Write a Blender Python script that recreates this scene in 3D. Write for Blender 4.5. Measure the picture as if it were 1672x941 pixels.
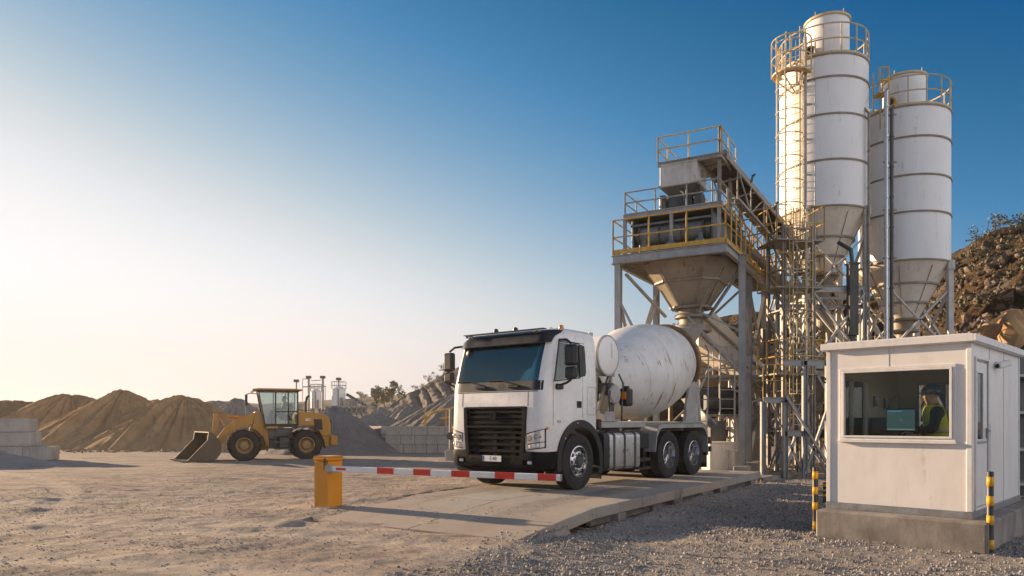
import bpy, bmesh, math, random
import numpy as np
from mathutils import Vector, Matrix, noise as mnoise
R = math.radians
for o in list(bpy.data.objects): bpy.data.objects.remove(o)
sc = bpy.context.scene
COL = sc.collection
random.seed(7); RNG = np.random.default_rng(7)

# ---------------------------------------------------------------- camera, sky, sun, exposure
F, CX, HY, CAMH = 1200.0, 836.0, 688.0, 1.6
cd = bpy.data.cameras.new('camera'); cam = bpy.data.objects.new('camera', cd); COL.objects.link(cam)
cam.location = (0, 0, CAMH); cam.rotation_euler = (R(90), 0, 0)
cd.sensor_width = 36; cd.lens = 36*F/1672; cd.shift_y = (HY-470.5)/1672
cd.clip_start = .05; cd.clip_end = 6000
sc.camera = cam
sc.render.resolution_x = 1024; sc.render.resolution_y = 576

SUN_AZ = math.atan2(-.842, .54)       # clockwise from +Y, towards the sun
SUN_EL = R(12.5)
SKY_STRENGTH = .1; SUN_STRENGTH = 4.0; EXPOSURE = 1.4
sd = bpy.data.lights.new('sun', 'SUN'); sun = bpy.data.objects.new('sun', sd); COL.objects.link(sun)
sd.energy = SUN_STRENGTH; sd.angle = R(.53); sd.color = (1, .72, .45)
sdir = Vector((math.sin(SUN_AZ)*math.cos(SUN_EL), math.cos(SUN_AZ)*math.cos(SUN_EL), math.sin(SUN_EL)))
sun.rotation_euler = sdir.to_track_quat('Z', 'Y').to_euler(); sun.location = (-20, 10, 20)
w = bpy.data.worlds.new('World'); sc.world = w; w.use_nodes = True
wn = w.node_tree.nodes; wl = w.node_tree.links
bg = wn['Background']; bg.inputs[1].default_value = SKY_STRENGTH
sky = wn.new('ShaderNodeTexSky'); sky.sky_type = 'NISHITA'; sky.sun_disc = False
sky.sun_elevation = SUN_EL; sky.sun_rotation = SUN_AZ
sky.altitude = 0; sky.air_density = 2.0; sky.dust_density = .6; sky.ozone_density = 4.0
# grade the sky in world space: deeper blue with height and away from the sun, warmer near the horizon
def wm(op, a, b=None):
    x = wn.new('ShaderNodeMath'); x.operation = op
    for i, v in enumerate((a, b)):
        if v is None: continue
        if isinstance(v, (int, float)): x.inputs[i].default_value = v
        else: wl.new(v, x.inputs[i])
    return x.outputs[0]
wtc = wn.new('ShaderNodeTexCoord'); wdot = wn.new('ShaderNodeVectorMath'); wdot.operation = 'DOT_PRODUCT'
wl.new(wtc.outputs['Generated'], wdot.inputs[0]); wdot.inputs[1].default_value = tuple(sdir)
mup = wm('MAXIMUM', wdot.outputs['Value'], 0); mun = wm('MAXIMUM', wm('MULTIPLY', wdot.outputs['Value'], -1), 0)
wsx = wn.new('ShaderNodeSeparateXYZ'); wl.new(wtc.outputs['Generated'], wsx.inputs[0]); zz = wm('MAXIMUM', wsx.outputs[2], 0)
zz = wm('MINIMUM', zz, .55)
wsc = wn.new('ShaderNodeSeparateColor'); wl.new(sky.outputs[0], wsc.inputs[0])
SKYC = (.68, 1.034, -2.60, 1.09, -.22)
mu2 = wm('MULTIPLY', mup, mup); ka, kg, ke, km, kq = SKYC
v_ = wm('POWER', wm('MAXIMUM', wm('MULTIPLY', wsc.outputs[1], .1), .001), kg)
e_ = wm('EXPONENT', wm('ADD', wm('ADD', wm('MULTIPLY', zz, ke), wm('ADD', wm('MULTIPLY', mup, km), wm('MULTIPLY', mu2, kq))), ka))
lum = wm('MULTIPLY', v_, e_)
lum = wm('DIVIDE', lum, wm('POWER', wm('ADD', wm('POWER', lum, 4), 1), .25))     # soft shoulder
wcr = wn.new('ShaderNodeValToRGB'); ce = wcr.color_ramp.elements; L_ = lambda c: tuple((x/255/12.92 if x/255 < .04045 else ((x/255+.055)/1.055)**2.4) for x in c)
STOPS = ((0, 60, 110), (1, 88, 145), (40, 108, 155), (72, 135, 183), (108, 156, 193), (140, 175, 203), (182, 201, 214), (214, 221, 226), (230, 233, 238), (246, 245, 246), (255, 255, 255))
ce[0].position = L_(STOPS[0])[1]; ce[0].color = (*L_(STOPS[0]), 1); ce[1].position = 1; ce[1].color = (1, 1, 1, 1)
for c_ in STOPS[1:-1]: x_ = ce.new(L_(c_)[1]); x_.color = (*L_(c_), 1)
wl.new(wm('MINIMUM', lum, 1), wcr.inputs[0])
over = wm('MAXIMUM', lum, 1)
ww = wn.new('ShaderNodeMapRange'); ww.interpolation_type = 'SMOOTHSTEP'; ww.inputs[1].default_value = .20; ww.inputs[2].default_value = .03; wl.new(zz, ww.inputs[0])
wt = wn.new('ShaderNodeMix'); wt.data_type = 'RGBA'; wt.inputs[6].default_value = (1, 1, 1, 1); wt.inputs[7].default_value = (1.0, .90, .83, 1); wl.new(ww.outputs[0], wt.inputs[0])
wv = wn.new('ShaderNodeMix'); wv.data_type = 'RGBA'; wv.blend_type = 'MULTIPLY'; wv.inputs[0].default_value = 1; wl.new(wcr.outputs[0], wv.inputs[6]); wl.new(wt.outputs[2], wv.inputs[7])
wsca = wn.new('ShaderNodeVectorMath'); wsca.operation = 'SCALE'; wl.new(wv.outputs[2], wsca.inputs[0]); wl.new(wm('MULTIPLY', over, 1/(SKY_STRENGTH*2**EXPOSURE)), wsca.inputs['Scale'])
# unseen pale sky behind the camera, brightened as added fill for shaded faces
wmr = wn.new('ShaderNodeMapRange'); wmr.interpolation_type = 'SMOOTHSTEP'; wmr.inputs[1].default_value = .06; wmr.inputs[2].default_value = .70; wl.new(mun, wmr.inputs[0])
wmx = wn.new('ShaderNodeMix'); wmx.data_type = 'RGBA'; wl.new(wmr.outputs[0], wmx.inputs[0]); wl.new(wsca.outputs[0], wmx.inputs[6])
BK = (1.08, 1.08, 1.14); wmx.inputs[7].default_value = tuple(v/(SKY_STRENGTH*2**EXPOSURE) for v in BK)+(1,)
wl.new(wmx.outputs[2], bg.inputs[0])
sc.view_settings.view_transform = 'Standard'; sc.view_settings.look = 'None'
sc.view_settings.exposure = EXPOSURE; sc.view_settings.gamma = 1
sc.cycles.use_denoising = True
sc.cycles.max_bounces = 6; sc.cycles.diffuse_bounces = 3; sc.cycles.glossy_bounces = 3
sc.cycles.transmission_bounces = 6; sc.cycles.transparent_max_bounces = 12
sc.cycles.caustics_reflective = False; sc.cycles.caustics_refractive = False
sc.cycles.sample_clamp_indirect = 6

# ---------------------------------------------------------------- helpers
def X(px, Y): return (px-CX)/F*Y
def Z(py, Y): return CAMH+(HY-py)/F*Y
def tagp(o, label=None, cat=None, group=None, kind=None):
    for k, v in (('label', label), ('category', cat), ('group', group), ('kind', kind)):
        if v: o[k] = v
    return o
def thing(name, label, cat, loc=(0, 0, 0), rz=0, group=None):
    o = bpy.data.objects.new(name, None); COL.objects.link(o)
    o.empty_display_size = .2
    o.location = loc; o.rotation_euler = (0, 0, rz)
    return tagp(o, label, cat, group)
def copy_tree(o, parent=None):
    c = o.copy(); COL.objects.link(c)
    if parent: c.parent = parent
    for ch in [x for x in COL.objects if x.parent == o]: copy_tree(ch, c)
    return c
def frame_m(p, q, up=(0, 0, 1)):
    p = Vector(p); q = Vector(q); d = (q-p); L = d.length; d.normalize()
    u = Vector(up)
    if abs(d.dot(u)) > .98: u = Vector((1, 0, 0)) if abs(d.x) < .9 else Vector((0, 1, 0))
    s = d.cross(u).normalized(); t = s.cross(d).normalized()
    return p, d, s, t, L
class MB:
    def __init__(s): s.v = []; s.f = []; s.m = None
    def add(s, vs, fs):
        n = len(s.v)
        if s.m is not None: vs = [s.m @ Vector(a) for a in vs]
        s.v += [tuple(a) for a in vs]; s.f += [tuple(i+n for i in f) for f in fs]; return s
    def box(s, x0, x1, y0, y1, z0, z1, c=.0, M=None):
        x0, x1 = min(x0, x1), max(x0, x1); y0, y1 = min(y0, y1), max(y0, y1); z0, z1 = min(z0, z1), max(z0, z1)
        ce = Vector(((x0+x1)/2, (y0+y1)/2, (z0+z1)/2)); h = ((x1-x0)/2, (y1-y0)/2, (z1-z0)/2)
        vs, fs = s._cbox(h, c)
        vs = [Vector(a)+ce for a in vs]
        if M is not None: vs = [M @ a for a in vs]
        return s.add(vs, fs)
    def _cbox(s, h, c):
        a, b, d = h; c = min(c, min(h)*.9)
        if c <= 0:
            vs = [(x*a, y*b, z*d) for x in (-1, 1) for y in (-1, 1) for z in (-1, 1)]
            return vs, [(0, 1, 3, 2), (4, 6, 7, 5), (0, 4, 5, 1), (2, 3, 7, 6), (0, 2, 6, 4), (1, 5, 7, 3)]
        vs = []; idx = {}
        for x in (-1, 1):
            for y in (-1, 1):
                for z in (-1, 1):
                    idx[(x, y, z)] = len(vs)
                    vs += [(x*a, y*(b-c), z*(d-c)), (x*(a-c), y*b, z*(d-c)), (x*(a-c), y*(b-c), z*d)]
        g = lambda x, y, z, k: idx[(x, y, z)]+k
        fs = []
        for q in (-1, 1):
            fs.append((g(q, -1, -1, 0), g(q, 1, -1, 0), g(q, 1, 1, 0), g(q, -1, 1, 0)))
            fs.append((g(-1, q, -1, 1), g(1, q, -1, 1), g(1, q, 1, 1), g(-1, q, 1, 1)))
            fs.append((g(-1, -1, q, 2), g(1, -1, q, 2), g(1, 1, q, 2), g(-1, 1, q, 2)))
            for r in (-1, 1):
                fs.append((g(q, r, -1, 0), g(q, r, 1, 0), g(q, r, 1, 1), g(q, r, -1, 1)))
                fs.append((g(q, -1, r, 0), g(q, 1, r, 0), g(q, 1, r, 2), g(q, -1, r, 2)))
                fs.append((g(-1, q, r, 1), g(1, q, r, 1), g(1, q, r, 2), g(-1, q, r, 2)))
        for k, i in idx.items(): fs.append((i, i+1, i+2))
        return vs, fs
    def bar(s, p, q, w, h=None, up=(0, 0, 1), c=0):
        h = h or w; p, d, sd_, t, L = frame_m(p, q, up)
        vs, fs = s._cbox((L/2, w/2, h/2), c); ce = p+d*(L/2)
        return s.add([ce+d*a[0]+sd_*a[1]+t*a[2] for a in vs], fs)
    def chan(s, p, q, w, h, th=.012, up=(0, 0, 1)):     # I / channel section beam
        p, d, sd_, t, L = frame_m(p, q, up)
        for (w2, h2, ot) in ((w/2, th/2, h/2-th/2), (w/2, th/2, -h/2+th/2), (th/2, h/2-th, 0)):
            vs, fs = s._cbox((L/2, w2, h2), 0); ce = p+d*(L/2)+t*ot
            s.add([ce+d*a[0]+sd_*a[1]+t*a[2] for a in vs], fs)
        return s
    def tube(s, pts, r, n=8, closed=False, caps=True):
        pts = [Vector(p) for p in pts]; N = len(pts)
        rr = r if isinstance(r, (list, tuple)) else [r]*N
        vs = []; prev = None
        for i, p in enumerate(pts):
            if closed: d = (pts[(i+1) % N]-pts[i-1])
            else: d = (pts[min(i+1, N-1)]-pts[max(i-1, 0)])
            d.normalize()
            if prev is None:
                u = Vector((0, 0, 1)) if abs(d.z) < .9 else Vector((1, 0, 0))
                a = d.cross(u).normalized()
            else:
                a = (prev-d*prev.dot(d)).normalized()
            prev = a; b = d.cross(a)
            k = 1.0
            if 0 < i < N-1 or closed:
                d1 = (pts[i]-pts[i-1]).normalized(); k = 1/max(.5, abs(d1.dot(d)))
            vs += [p+(a*math.cos(2*math.pi*j/n)+b*math.sin(2*math.pi*j/n))*rr[i]*(1 if k < 1.02 else min(k, 1.3)) for j in range(n)]
        fs = []
        for i in range(N if closed else N-1):
            i2 = (i+1) % N
            for j in range(n): fs.append((i*n+j, i*n+(j+1) % n, i2*n+(j+1) % n, i2*n+j))
        if caps and not closed: fs += [tuple(range(n))[::-1], tuple(range((N-1)*n, N*n))]
        return s.add(vs, fs)
    def lathe(s, prof, n=32, M=None, a0=0, a1=2*math.pi, capped=True):
        full = abs(a1-a0-2*math.pi) < 1e-6; m = n if full else n+1
        vs = []
        for r, z in prof:
            for j in range(m):
                a = a0+(a1-a0)*j/n; vs.append(Vector((r*math.cos(a), r*math.sin(a), z)))
        fs = []
        for i in range(len(prof)-1):
            for j in range(n): fs.append((i*m+j, i*m+(j+1) % m, (i+1)*m+(j+1) % m, (i+1)*m+j))
        if capped and full:
            if prof[0][0] > 1e-4: fs.append(tuple(range(n))[::-1])
            if prof[-1][0] > 1e-4: fs.append(tuple(range((len(prof)-1)*m, len(prof)*m)))
        if M is not None: vs = [M @ a for a in vs]
        return s.add(vs, fs)
    def cyl(s, p, q, r, n=16, r2=None):
        p, d, sd_, t, L = frame_m(p, q); r2 = r if r2 is None else r2
        vs = [p+(sd_*math.cos(2*math.pi*j/n)+t*math.sin(2*math.pi*j/n))*r for j in range(n)]
        vs += [p+d*L+(sd_*math.cos(2*math.pi*j/n)+t*math.sin(2*math.pi*j/n))*r2 for j in range(n)]
        return s.add(vs, [(j, (j+1) % n, n+(j+1) % n, n+j) for j in range(n)]+[tuple(range(n))[::-1], tuple(range(n, 2*n))])
    def prism(s, poly, a, b, axis='y', M=None):        # poly 2D extruded from a to b along axis
        n = len(poly)
        def mk(u, v, t): return {'y': (u, t, v), 'x': (t, u, v), 'z': (u, v, t)}[axis]
        vs = [Vector(mk(u, v, a)) for u, v in poly]+[Vector(mk(u, v, b)) for u, v in poly]
        if M is not None: vs = [M @ p for p in vs]
        return s.add(vs, [tuple(range(n))[::-1], tuple(range(n, 2*n))]+[(i, (i+1) % n, n+(i+1) % n, n+i) for i in range(n)])
    def loft(s, secs, closed=True, caps=True):
        n = len(secs[0]); vs = [p for c in secs for p in c]; fs = []
        for i in range(len(secs)-1):
            for j in range(n if closed else n-1):
                fs.append((i*n+j, i*n+(j+1) % n, (i+1)*n+(j+1) % n, (i+1)*n+j))
        if caps: fs += [tuple(range(n))[::-1], tuple(range((len(secs)-1)*n, len(secs)*n))]
        return s.add(vs, fs)
    def quad(s, *p): return s.add(p, [tuple(range(len(p)))])
    def build(s, name, mat, parent=None, smooth=None, bevel=0, solid=0, label=None):
        me = bpy.data.meshes.new(name); me.from_pydata(s.v, [], s.f)
        bm = bmesh.new(); bm.from_mesh(me); bmesh.ops.recalc_face_normals(bm, faces=bm.faces); bm.to_mesh(me); bm.free()
        if mat: me.materials.append(mat)
        if smooth is not None:
            for p in me.polygons: p.use_smooth = True
            me.set_sharp_from_angle(angle=R(smooth))
        o = bpy.data.objects.new(name, me); COL.objects.link(o)
        if parent: o.parent = parent
        if solid:
            md = o.modifiers.new('s', 'SOLIDIFY'); md.thickness = solid; md.offset = -1
        if bevel:
            md = o.modifiers.new('b', 'BEVEL'); md.width = bevel; md.segments = 2; md.limit_method = 'ANGLE'; md.angle_limit = R(40)
        if label: o['label'] = label
        return o
def cut(o, cutters):
    """boolean-subtract closed MB shapes and bake the result"""
    tmp = []; par = o.parent; o.parent = None
    for c in cutters:
        k = c.build('cutter', None); tmp.append(k)
        md = o.modifiers.new('c', 'BOOLEAN'); md.operation = 'DIFFERENCE'; md.solver = 'EXACT'; md.object = k
    dg = bpy.context.evaluated_depsgraph_get(); dg.update()
    me = bpy.data.meshes.new_from_object(o.evaluated_get(dg))
    o.modifiers.clear(); old = o.data; o.data = me; me.name = old.name
    for k in tmp: bpy.data.objects.remove(k)
    o.parent = par
    return o
def text_mesh(name, s, size, mat, parent, M, ext=.002):
    cu = bpy.data.curves.new('t', 'FONT'); cu.body = s; cu.size = size; cu.extrude = ext; cu.align_x = 'CENTER'; cu.align_y = 'CENTER'
    cu.resolution_u = 3
    t = bpy.data.objects.new('t', cu); COL.objects.link(t)
    dg = bpy.context.evaluated_depsgraph_get(); dg.update()
    me = bpy.data.meshes.new_from_object(t.evaluated_get(dg)); bpy.data.objects.remove(t)
    me.transform(M); me.materials.clear(); me.materials.append(mat)
    o = bpy.data.objects.new(name, me); COL.objects.link(o); o.parent = parent
    return o
def blob(mb, c, r, seed=0, amp=.25, sub=2, sc_=(1, 1, 1), freq=1.6):
    bm = bmesh.new(); bmesh.ops.create_icosphere(bm, subdivisions=sub, radius=1)
    for v in bm.verts:
        n = mnoise.noise(v.co*freq+Vector((seed*3.1, seed*1.7, seed)))
        v.co = v.co*(1+amp*n*1.6)
    mb.add([Vector((v.co.x*r*sc_[0], v.co.y*r*sc_[1], v.co.z*r*sc_[2]))+Vector(c) for v in bm.verts],
           [tuple(v.index for v in f.verts) for f in bm.faces]); bm.free()

# ---------------------------------------------------------------- value noise in numpy
_T = RNG.random((256, 256))
def vnoise(x, y):
    xi = np.floor(x).astype(int); yi = np.floor(y).astype(int); fx = x-xi; fy = y-yi
    fx = fx*fx*(3-2*fx); fy = fy*fy*(3-2*fy); g = lambda a, b: _T[a % 256, b % 256]
    return (g(xi, yi)*(1-fx)+g(xi+1, yi)*fx)*(1-fy)+(g(xi, yi+1)*(1-fx)+g(xi+1, yi+1)*fx)*fy
def fbm(x, y, o=4, lac=2.1, gain=.5):
    t = 0; a = 1; s = 0
    for i in range(o): t = t+a*(vnoise(x+i*17.3, y+i*9.7)-.5)*2; s += a; a *= gain; x = x*lac; y = y*lac
    return t/s
def grid_mesh(name, P, mat, smooth=True):             # P : (m, n, 3) array
    m, n, _ = P.shape; me = bpy.data.meshes.new(name)
    idx = np.arange(m*n).reshape(m, n)
    q = np.stack([idx[:-1, :-1], idx[1:, :-1], idx[1:, 1:], idx[:-1, 1:]], -1).reshape(-1, 4)
    me.vertices.add(m*n); me.vertices.foreach_set('co', P.reshape(-1).astype(np.float32))
    me.loops.add(q.size); me.loops.foreach_set('vertex_index', q.reshape(-1).astype(np.int32))
    me.polygons.add(len(q)); me.polygons.foreach_set('loop_start', np.arange(0, q.size, 4, dtype=np.int32))
    me.update(calc_edges=True); me.validate()
    if smooth: me.polygons.foreach_set('use_smooth', np.ones(len(me.polygons), dtype=bool))
    me.materials.append(mat); o = bpy.data.objects.new(name, me); COL.objects.link(o); return o

# ---------------------------------------------------------------- materials
class NT:
    def __init__(s, name):
        s.m = bpy.data.materials.new(name); s.m.use_nodes = True; s.t = s.m.node_tree
        s.b = s.t.nodes['Principled BSDF']; s.out = s.t.nodes['Material Output']
        s.tc = s.t.nodes.new('ShaderNodeTexCoord').outputs['Object']
    def n(s, typ, **k):
        x = s.t.nodes.new(typ)
        for a, b in k.items(): setattr(x, a, b)
        return x
    def l(s, a, b): s.t.links.new(a, b)
    def map(s, scale=(1, 1, 1), rot=(0, 0, 0), loc=(0, 0, 0), src=None):
        x = s.n('ShaderNodeMapping'); x.inputs['Scale'].default_value = scale; x.inputs['Rotation'].default_value = rot; x.inputs['Location'].default_value = loc
        s.l(src or s.tc, x.inputs[0]); return x.outputs[0]
    def noise(s, scale, detail=4, rough=.55, src=None, dist=0):
        x = s.n('ShaderNodeTexNoise'); x.inputs['Scale'].default_value = scale; x.inputs['Detail'].default_value = detail
        x.inputs['Roughness'].default_value = rough; x.inputs['Distortion'].default_value = dist
        s.l(src or s.tc, x.inputs['Vector']); return x.outputs[0]
    def ramp(s, fac, a, b, ca=0, cb=1):
        x = s.n('ShaderNodeMapRange'); x.interpolation_type = 'SMOOTHSTEP'
        x.inputs[1].default_value = a; x.inputs[2].default_value = b; x.inputs[3].default_value = ca; x.inputs[4].default_value = cb
        s.l(fac, x.inputs[0]); return x.outputs[0]
    def math(s, op, a, b=None):
        x = s.n('ShaderNodeMath', operation=op)
        for i, v in enumerate((a, b)):
            if v is None: continue
            if isinstance(v, (int, float)): x.inputs[i].default_value = v
            else: s.l(v, x.inputs[i])
        return x.outputs[0]
    def mix(s, fac, a, b, mode='MIX'):
        x = s.n('ShaderNodeMix', data_type='RGBA', blend_type=mode)
        for i, v in ((0, fac), (6, a), (7, b)):
            if isinstance(v, (int, float)): x.inputs[i].default_value = v
            elif isinstance(v, tuple): x.inputs[i].default_value = (*v[:3], 1)
            else: s.l(v, x.inputs[i])
        return x.outputs[2]
    def bump(s, h, strength=.3, dist=.02):
        x = s.n('ShaderNodeBump'); x.inputs['Strength'].default_value = strength; x.inputs['Distance'].default_value = dist
        s.l(h, x.inputs['Height']); s.l(x.outputs[0], s.b.inputs['Normal']); return x
def pmat(name, col, rough=.5, metal=0, var=.12, vs=1.5, bump=0, bs=30, dirt=0, dcol=(.20, .15, .11), rust=0, rcol=(.16, .06, .02), low=0, coat=0, spec=.5):
    k = NT(name); col = tuple(col)
    n1 = k.noise(vs, 6, .6)
    c = k.mix(k.ramp(n1, .3, .7), tuple(a*(1-var) for a in col), tuple(min(1, a*(1+var)) for a in col))
    if dirt:
        d = k.noise(vs*2.3, 8, .65, src=k.map((1, 1, .35), loc=(3, 1, 2)))
        c = k.mix(k.math('MULTIPLY', k.ramp(d, .42, .72), dirt), c, dcol)
    if rust:
        s1 = k.noise(2.0, 7, .7, src=k.map((4, 4, .45), loc=(7, 5, 1))); s2 = k.noise(9, 5, .7)
        m = k.math('MULTIPLY', k.ramp(s1, .58, .66), k.ramp(s2, .40, .60))
        c = k.mix(k.math('MULTIPLY', m, rust), c, rcol)
    k.l(c, k.b.inputs['Base Color'])
    r = k.ramp(k.noise(vs*4, 4), .3, .7, max(.02, rough-.08), min(1, rough+.1)); k.l(r, k.b.inputs['Roughness'])
    k.b.inputs['Metallic'].default_value = metal
    k.b.inputs['Coat Weight'].default_value = coat; k.b.inputs['Coat Roughness'].default_value = .08
    k.b.inputs['Specular IOR Level'].default_value = spec
    if bump: k.bump(k.noise(bs, 6, .65), bump, .01)
    return k.m
def glass(name, tint=(.55, .75, .68), opac=.25, rough=.02, body=(.02, .05, .05), refl=.03):
    k = NT(name); t = k.t
    tr = k.n('ShaderNodeBsdfTransparent'); tr.inputs[0].default_value = (*tint, 1)
    k.b.inputs['Base Color'].default_value = (*body, 1); k.b.inputs['Roughness'].default_value = rough
    gl = k.n('ShaderNodeBsdfGlossy'); gl.inputs['Roughness'].default_value = rough; gl.inputs[0].default_value = (1, 1, 1, 1)
    fr = k.n('ShaderNodeFresnel'); fr.inputs[0].default_value = 1.5
    m1 = k.n('ShaderNodeMixShader'); m1.inputs[0].default_value = opac; k.l(tr.outputs[0], m1.inputs[1]); k.l(k.b.outputs[0], m1.inputs[2])
    m2 = k.n('ShaderNodeMixShader'); k.l(k.ramp(fr.outputs[0], 0, 1, refl, 1), m2.inputs[0]); k.l(m1.outputs[0], m2.inputs[1]); k.l(gl.outputs[0], m2.inputs[2])
    k.l(m2.outputs[0], k.out.inputs[0]); return k.m
def emis(name, col, st):
    k = NT(name); k.b.inputs['Base Color'].default_value = (*col, 1); k.b.inputs['Emission Color'].default_value = (*col, 1); k.b.inputs['Emission Strength'].default_value = st; return k.m

M = {}
M['white'] = pmat('white_truck_paint', (.80, .78, .76), .3, var=.03, dirt=.16, coat=.4)
M['drum'] = pmat('drum_paint', (.74, .72, .69), .42, var=.05, dirt=.35, dcol=(.42, .37, .33), rust=.75, rcol=(.30, .14, .05), vs=1.0)
M['silo'] = pmat('silo_paint', (.88, .86, .835), .45, var=.03, dirt=.16, dcol=(.50, .45, .40), rust=.35, rcol=(.25, .13, .06), vs=.6)
M['band'] = pmat('silo_band', (.30, .24, .18), .6, dirt=.5, rust=.8, vs=4)
M['cream'] = pmat('hopper_paint', (.30, .26, .205), .55, var=.12, dirt=.6, dcol=(.17, .135, .095), rust=1, bump=.1)
M['steel'] = pmat('galvanised_steel', (.38, .38, .37), .5, metal=.25, var=.12, dirt=.4, dcol=(.25, .21, .17), rust=.6, vs=3)
M['steel_warm'] = pmat('weathered_steel', (.31, .285, .245), .6, metal=.1, var=.2, dirt=.6, dcol=(.23, .17, .11), rust=.8, vs=3)
M['yellow'] = pmat('yellow_rail_paint', (.62, .36, .06), .5, var=.15, dirt=.4, rust=.8, vs=4)
M['cyellow'] = pmat('loader_yellow', (.50, .24, .03), .42, var=.08, dirt=.45, dcol=(.26, .18, .10), rust=.3)
M['barrier'] = pmat('barrier_yellow', (.70, .27, .010), .42, var=.05, dirt=.25, dcol=(.40, .25, .10), vs=2)
M['black'] = pmat('black_plastic', (.020, .021, .024), .42, var=.2, dirt=.12, dcol=(.07, .065, .06), spec=.4)
M['dark'] = pmat('dark_machinery', (.085, .088, .088), .5, metal=.2, var=.3, dirt=.5, dcol=(.13, .11, .09), vs=3)
M['grill'] = pmat('grille_plastic', (.010, .011, .013), .6, var=.2, dirt=.08, dcol=(.04, .038, .036), spec=.06)
M['rubber'] = pmat('tyre_rubber', (.022, .022, .023), .85, var=.3, dirt=.45, dcol=(.07, .06, .05), vs=3, bump=.2, bs=40)
M['chrome'] = pmat('polished_aluminium', (.62, .62, .62), .22, metal=1, var=.06, dirt=.2)
M['alu'] = pmat('brushed_aluminium', (.60, .59, .58), .34, metal=.9, var=.05, dirt=.12, dcol=(.3, .26, .22), vs=3)
M['conc'] = pmat('concrete', (.40, .37, .33), .85, var=.16, dirt=.5, dcol=(.24, .20, .16), bump=.35, bs=14, vs=1.2)
M['conc_dark'] = pmat('stained_concrete', (.24, .215, .19), .88, var=.3, dirt=.6, dcol=(.11, .09, .075), bump=.4, bs=12, vs=2.0)
M['panel'] = pmat('white_panel', (.76, .72, .69), .45, var=.03, dirt=.28, dcol=(.55, .48, .42), rust=.3, rcol=(.40, .26, .15), vs=1.6)
M['panel_in'] = pmat('booth_interior', (.88, .82, .66), .7, var=.05)
M['trim'] = pmat('white_trim', (.72, .70, .68), .4, var=.04, dirt=.3, dcol=(.5, .42, .35), vs=5)
M['skirt'] = pmat('grey_skirt_metal', (.30, .31, .32), .4, metal=.5, dirt=.4, vs=4)
M['white_stripe'] = pmat('white_film', (.80, .79, .77), .35, var=.03, dirt=.2)
M['red_stripe'] = pmat('red_film', (.62, .035, .02), .35, var=.06, dirt=.15)
M['blk_stripe'] = pmat('black_film', (.025, .024, .022), .45, dirt=.35)
M['yel_stripe'] = pmat('yellow_film', (.78, .40, .01), .42, dirt=.25)
M['amber'] = pmat('amber_lens', (.75, .22, .01), .25, var=.05)
M['redl'] = pmat('red_lens', (.5, .02, .01), .25, var=.05)
M['lens'] = glass('clear_lens', (.9, .9, .9), .1)
M['ws'] = glass('windscreen_glass', (.66, .82, .78), .12, body=(.05, .12, .11), refl=.09)
M['cabglass'] = glass('loader_glass', (.80, .86, .84), .06, refl=.08)
M['boothglass'] = glass('booth_glass', (.96, .97, .93), .0, refl=.010)
M['seat'] = pmat('seat_fabric', (.09, .09, .092), .85)
M['seat_light'] = pmat('grey_seat_fabric', (.25, .24, .23), .85)
M['bucket'] = pmat('worn_bucket_steel', (.10, .08, .06), .45, metal=.4, var=.25, dirt=.5, dcol=(.13, .09, .06), rust=.5, vs=2.5)
M['navy'] = pmat('navy_plastic', (.02, .045, .12), .3, var=.05, coat=.3)
M['skin'] = pmat('skin', (.50, .28, .18), .5, var=.05)
M['hair'] = pmat('hair', (.02, .014, .01), .7)
M['cloth'] = pmat('black_cloth', (.022, .021, .024), .85, var=.3, bump=.3, bs=60)
M['hivis'] = pmat('hi_vis_fabric', (.66, .62, .03), .7, var=.08)
M['reflect'] = pmat('reflective_tape', (.55, .56, .55), .45)
M['rubberbelt'] = pmat('conveyor_belt', (.035, .030, .028), .8, dirt=.5, dcol=(.14, .10, .07))
M['plate'] = pmat('number_plate_white', (.75, .75, .74), .4, var=.02, dirt=.2)
M['blue'] = pmat('plate_blue', (.02, .07, .35), .4)
M['mixer'] = pmat('mixer_green_grey', (.16, .185, .19), .45, metal=.1, var=.2, dirt=.35, dcol=(.10, .10, .09), vs=3)
M['steel_dark'] = pmat('dark_painted_steel', (.07, .068, .066), .55, var=.2, dirt=.5, dcol=(.14, .11, .08), vs=3)
M['bandrust'] = pmat('rusty_ring', (.20, .12, .06), .5, metal=.4, var=.3, dirt=.5, dcol=(.10, .07, .05), rust=.8, vs=5)
M['hub_dusty'] = pmat('dusty_hub', (.34, .21, .085), .6, var=.15, dirt=.6, dcol=(.20, .15, .10), vs=4)
M['screen'] = emis('monitor_screen', (.06, .12, .125), .16)
M['bark'] = pmat('bark', (.10, .075, .05), .9, bump=.3)
def leafmat(name, a, b):
    k = NT(name); g = k.n('ShaderNodeNewGeometry')
    c = k.mix(g.outputs['Random Per Island'], a, b); k.l(c, k.b.inputs['Base Color']); k.b.inputs['Roughness'].default_value = .6
    k.b.inputs['Subsurface Weight'].default_value = 0
    return k.m
M['leaf'] = leafmat('dusty_foliage', (.055, .060, .028), (.12, .11, .05))
M['leaf_dry'] = leafmat('dry_foliage', (.12, .085, .04), (.20, .14, .07))
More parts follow.
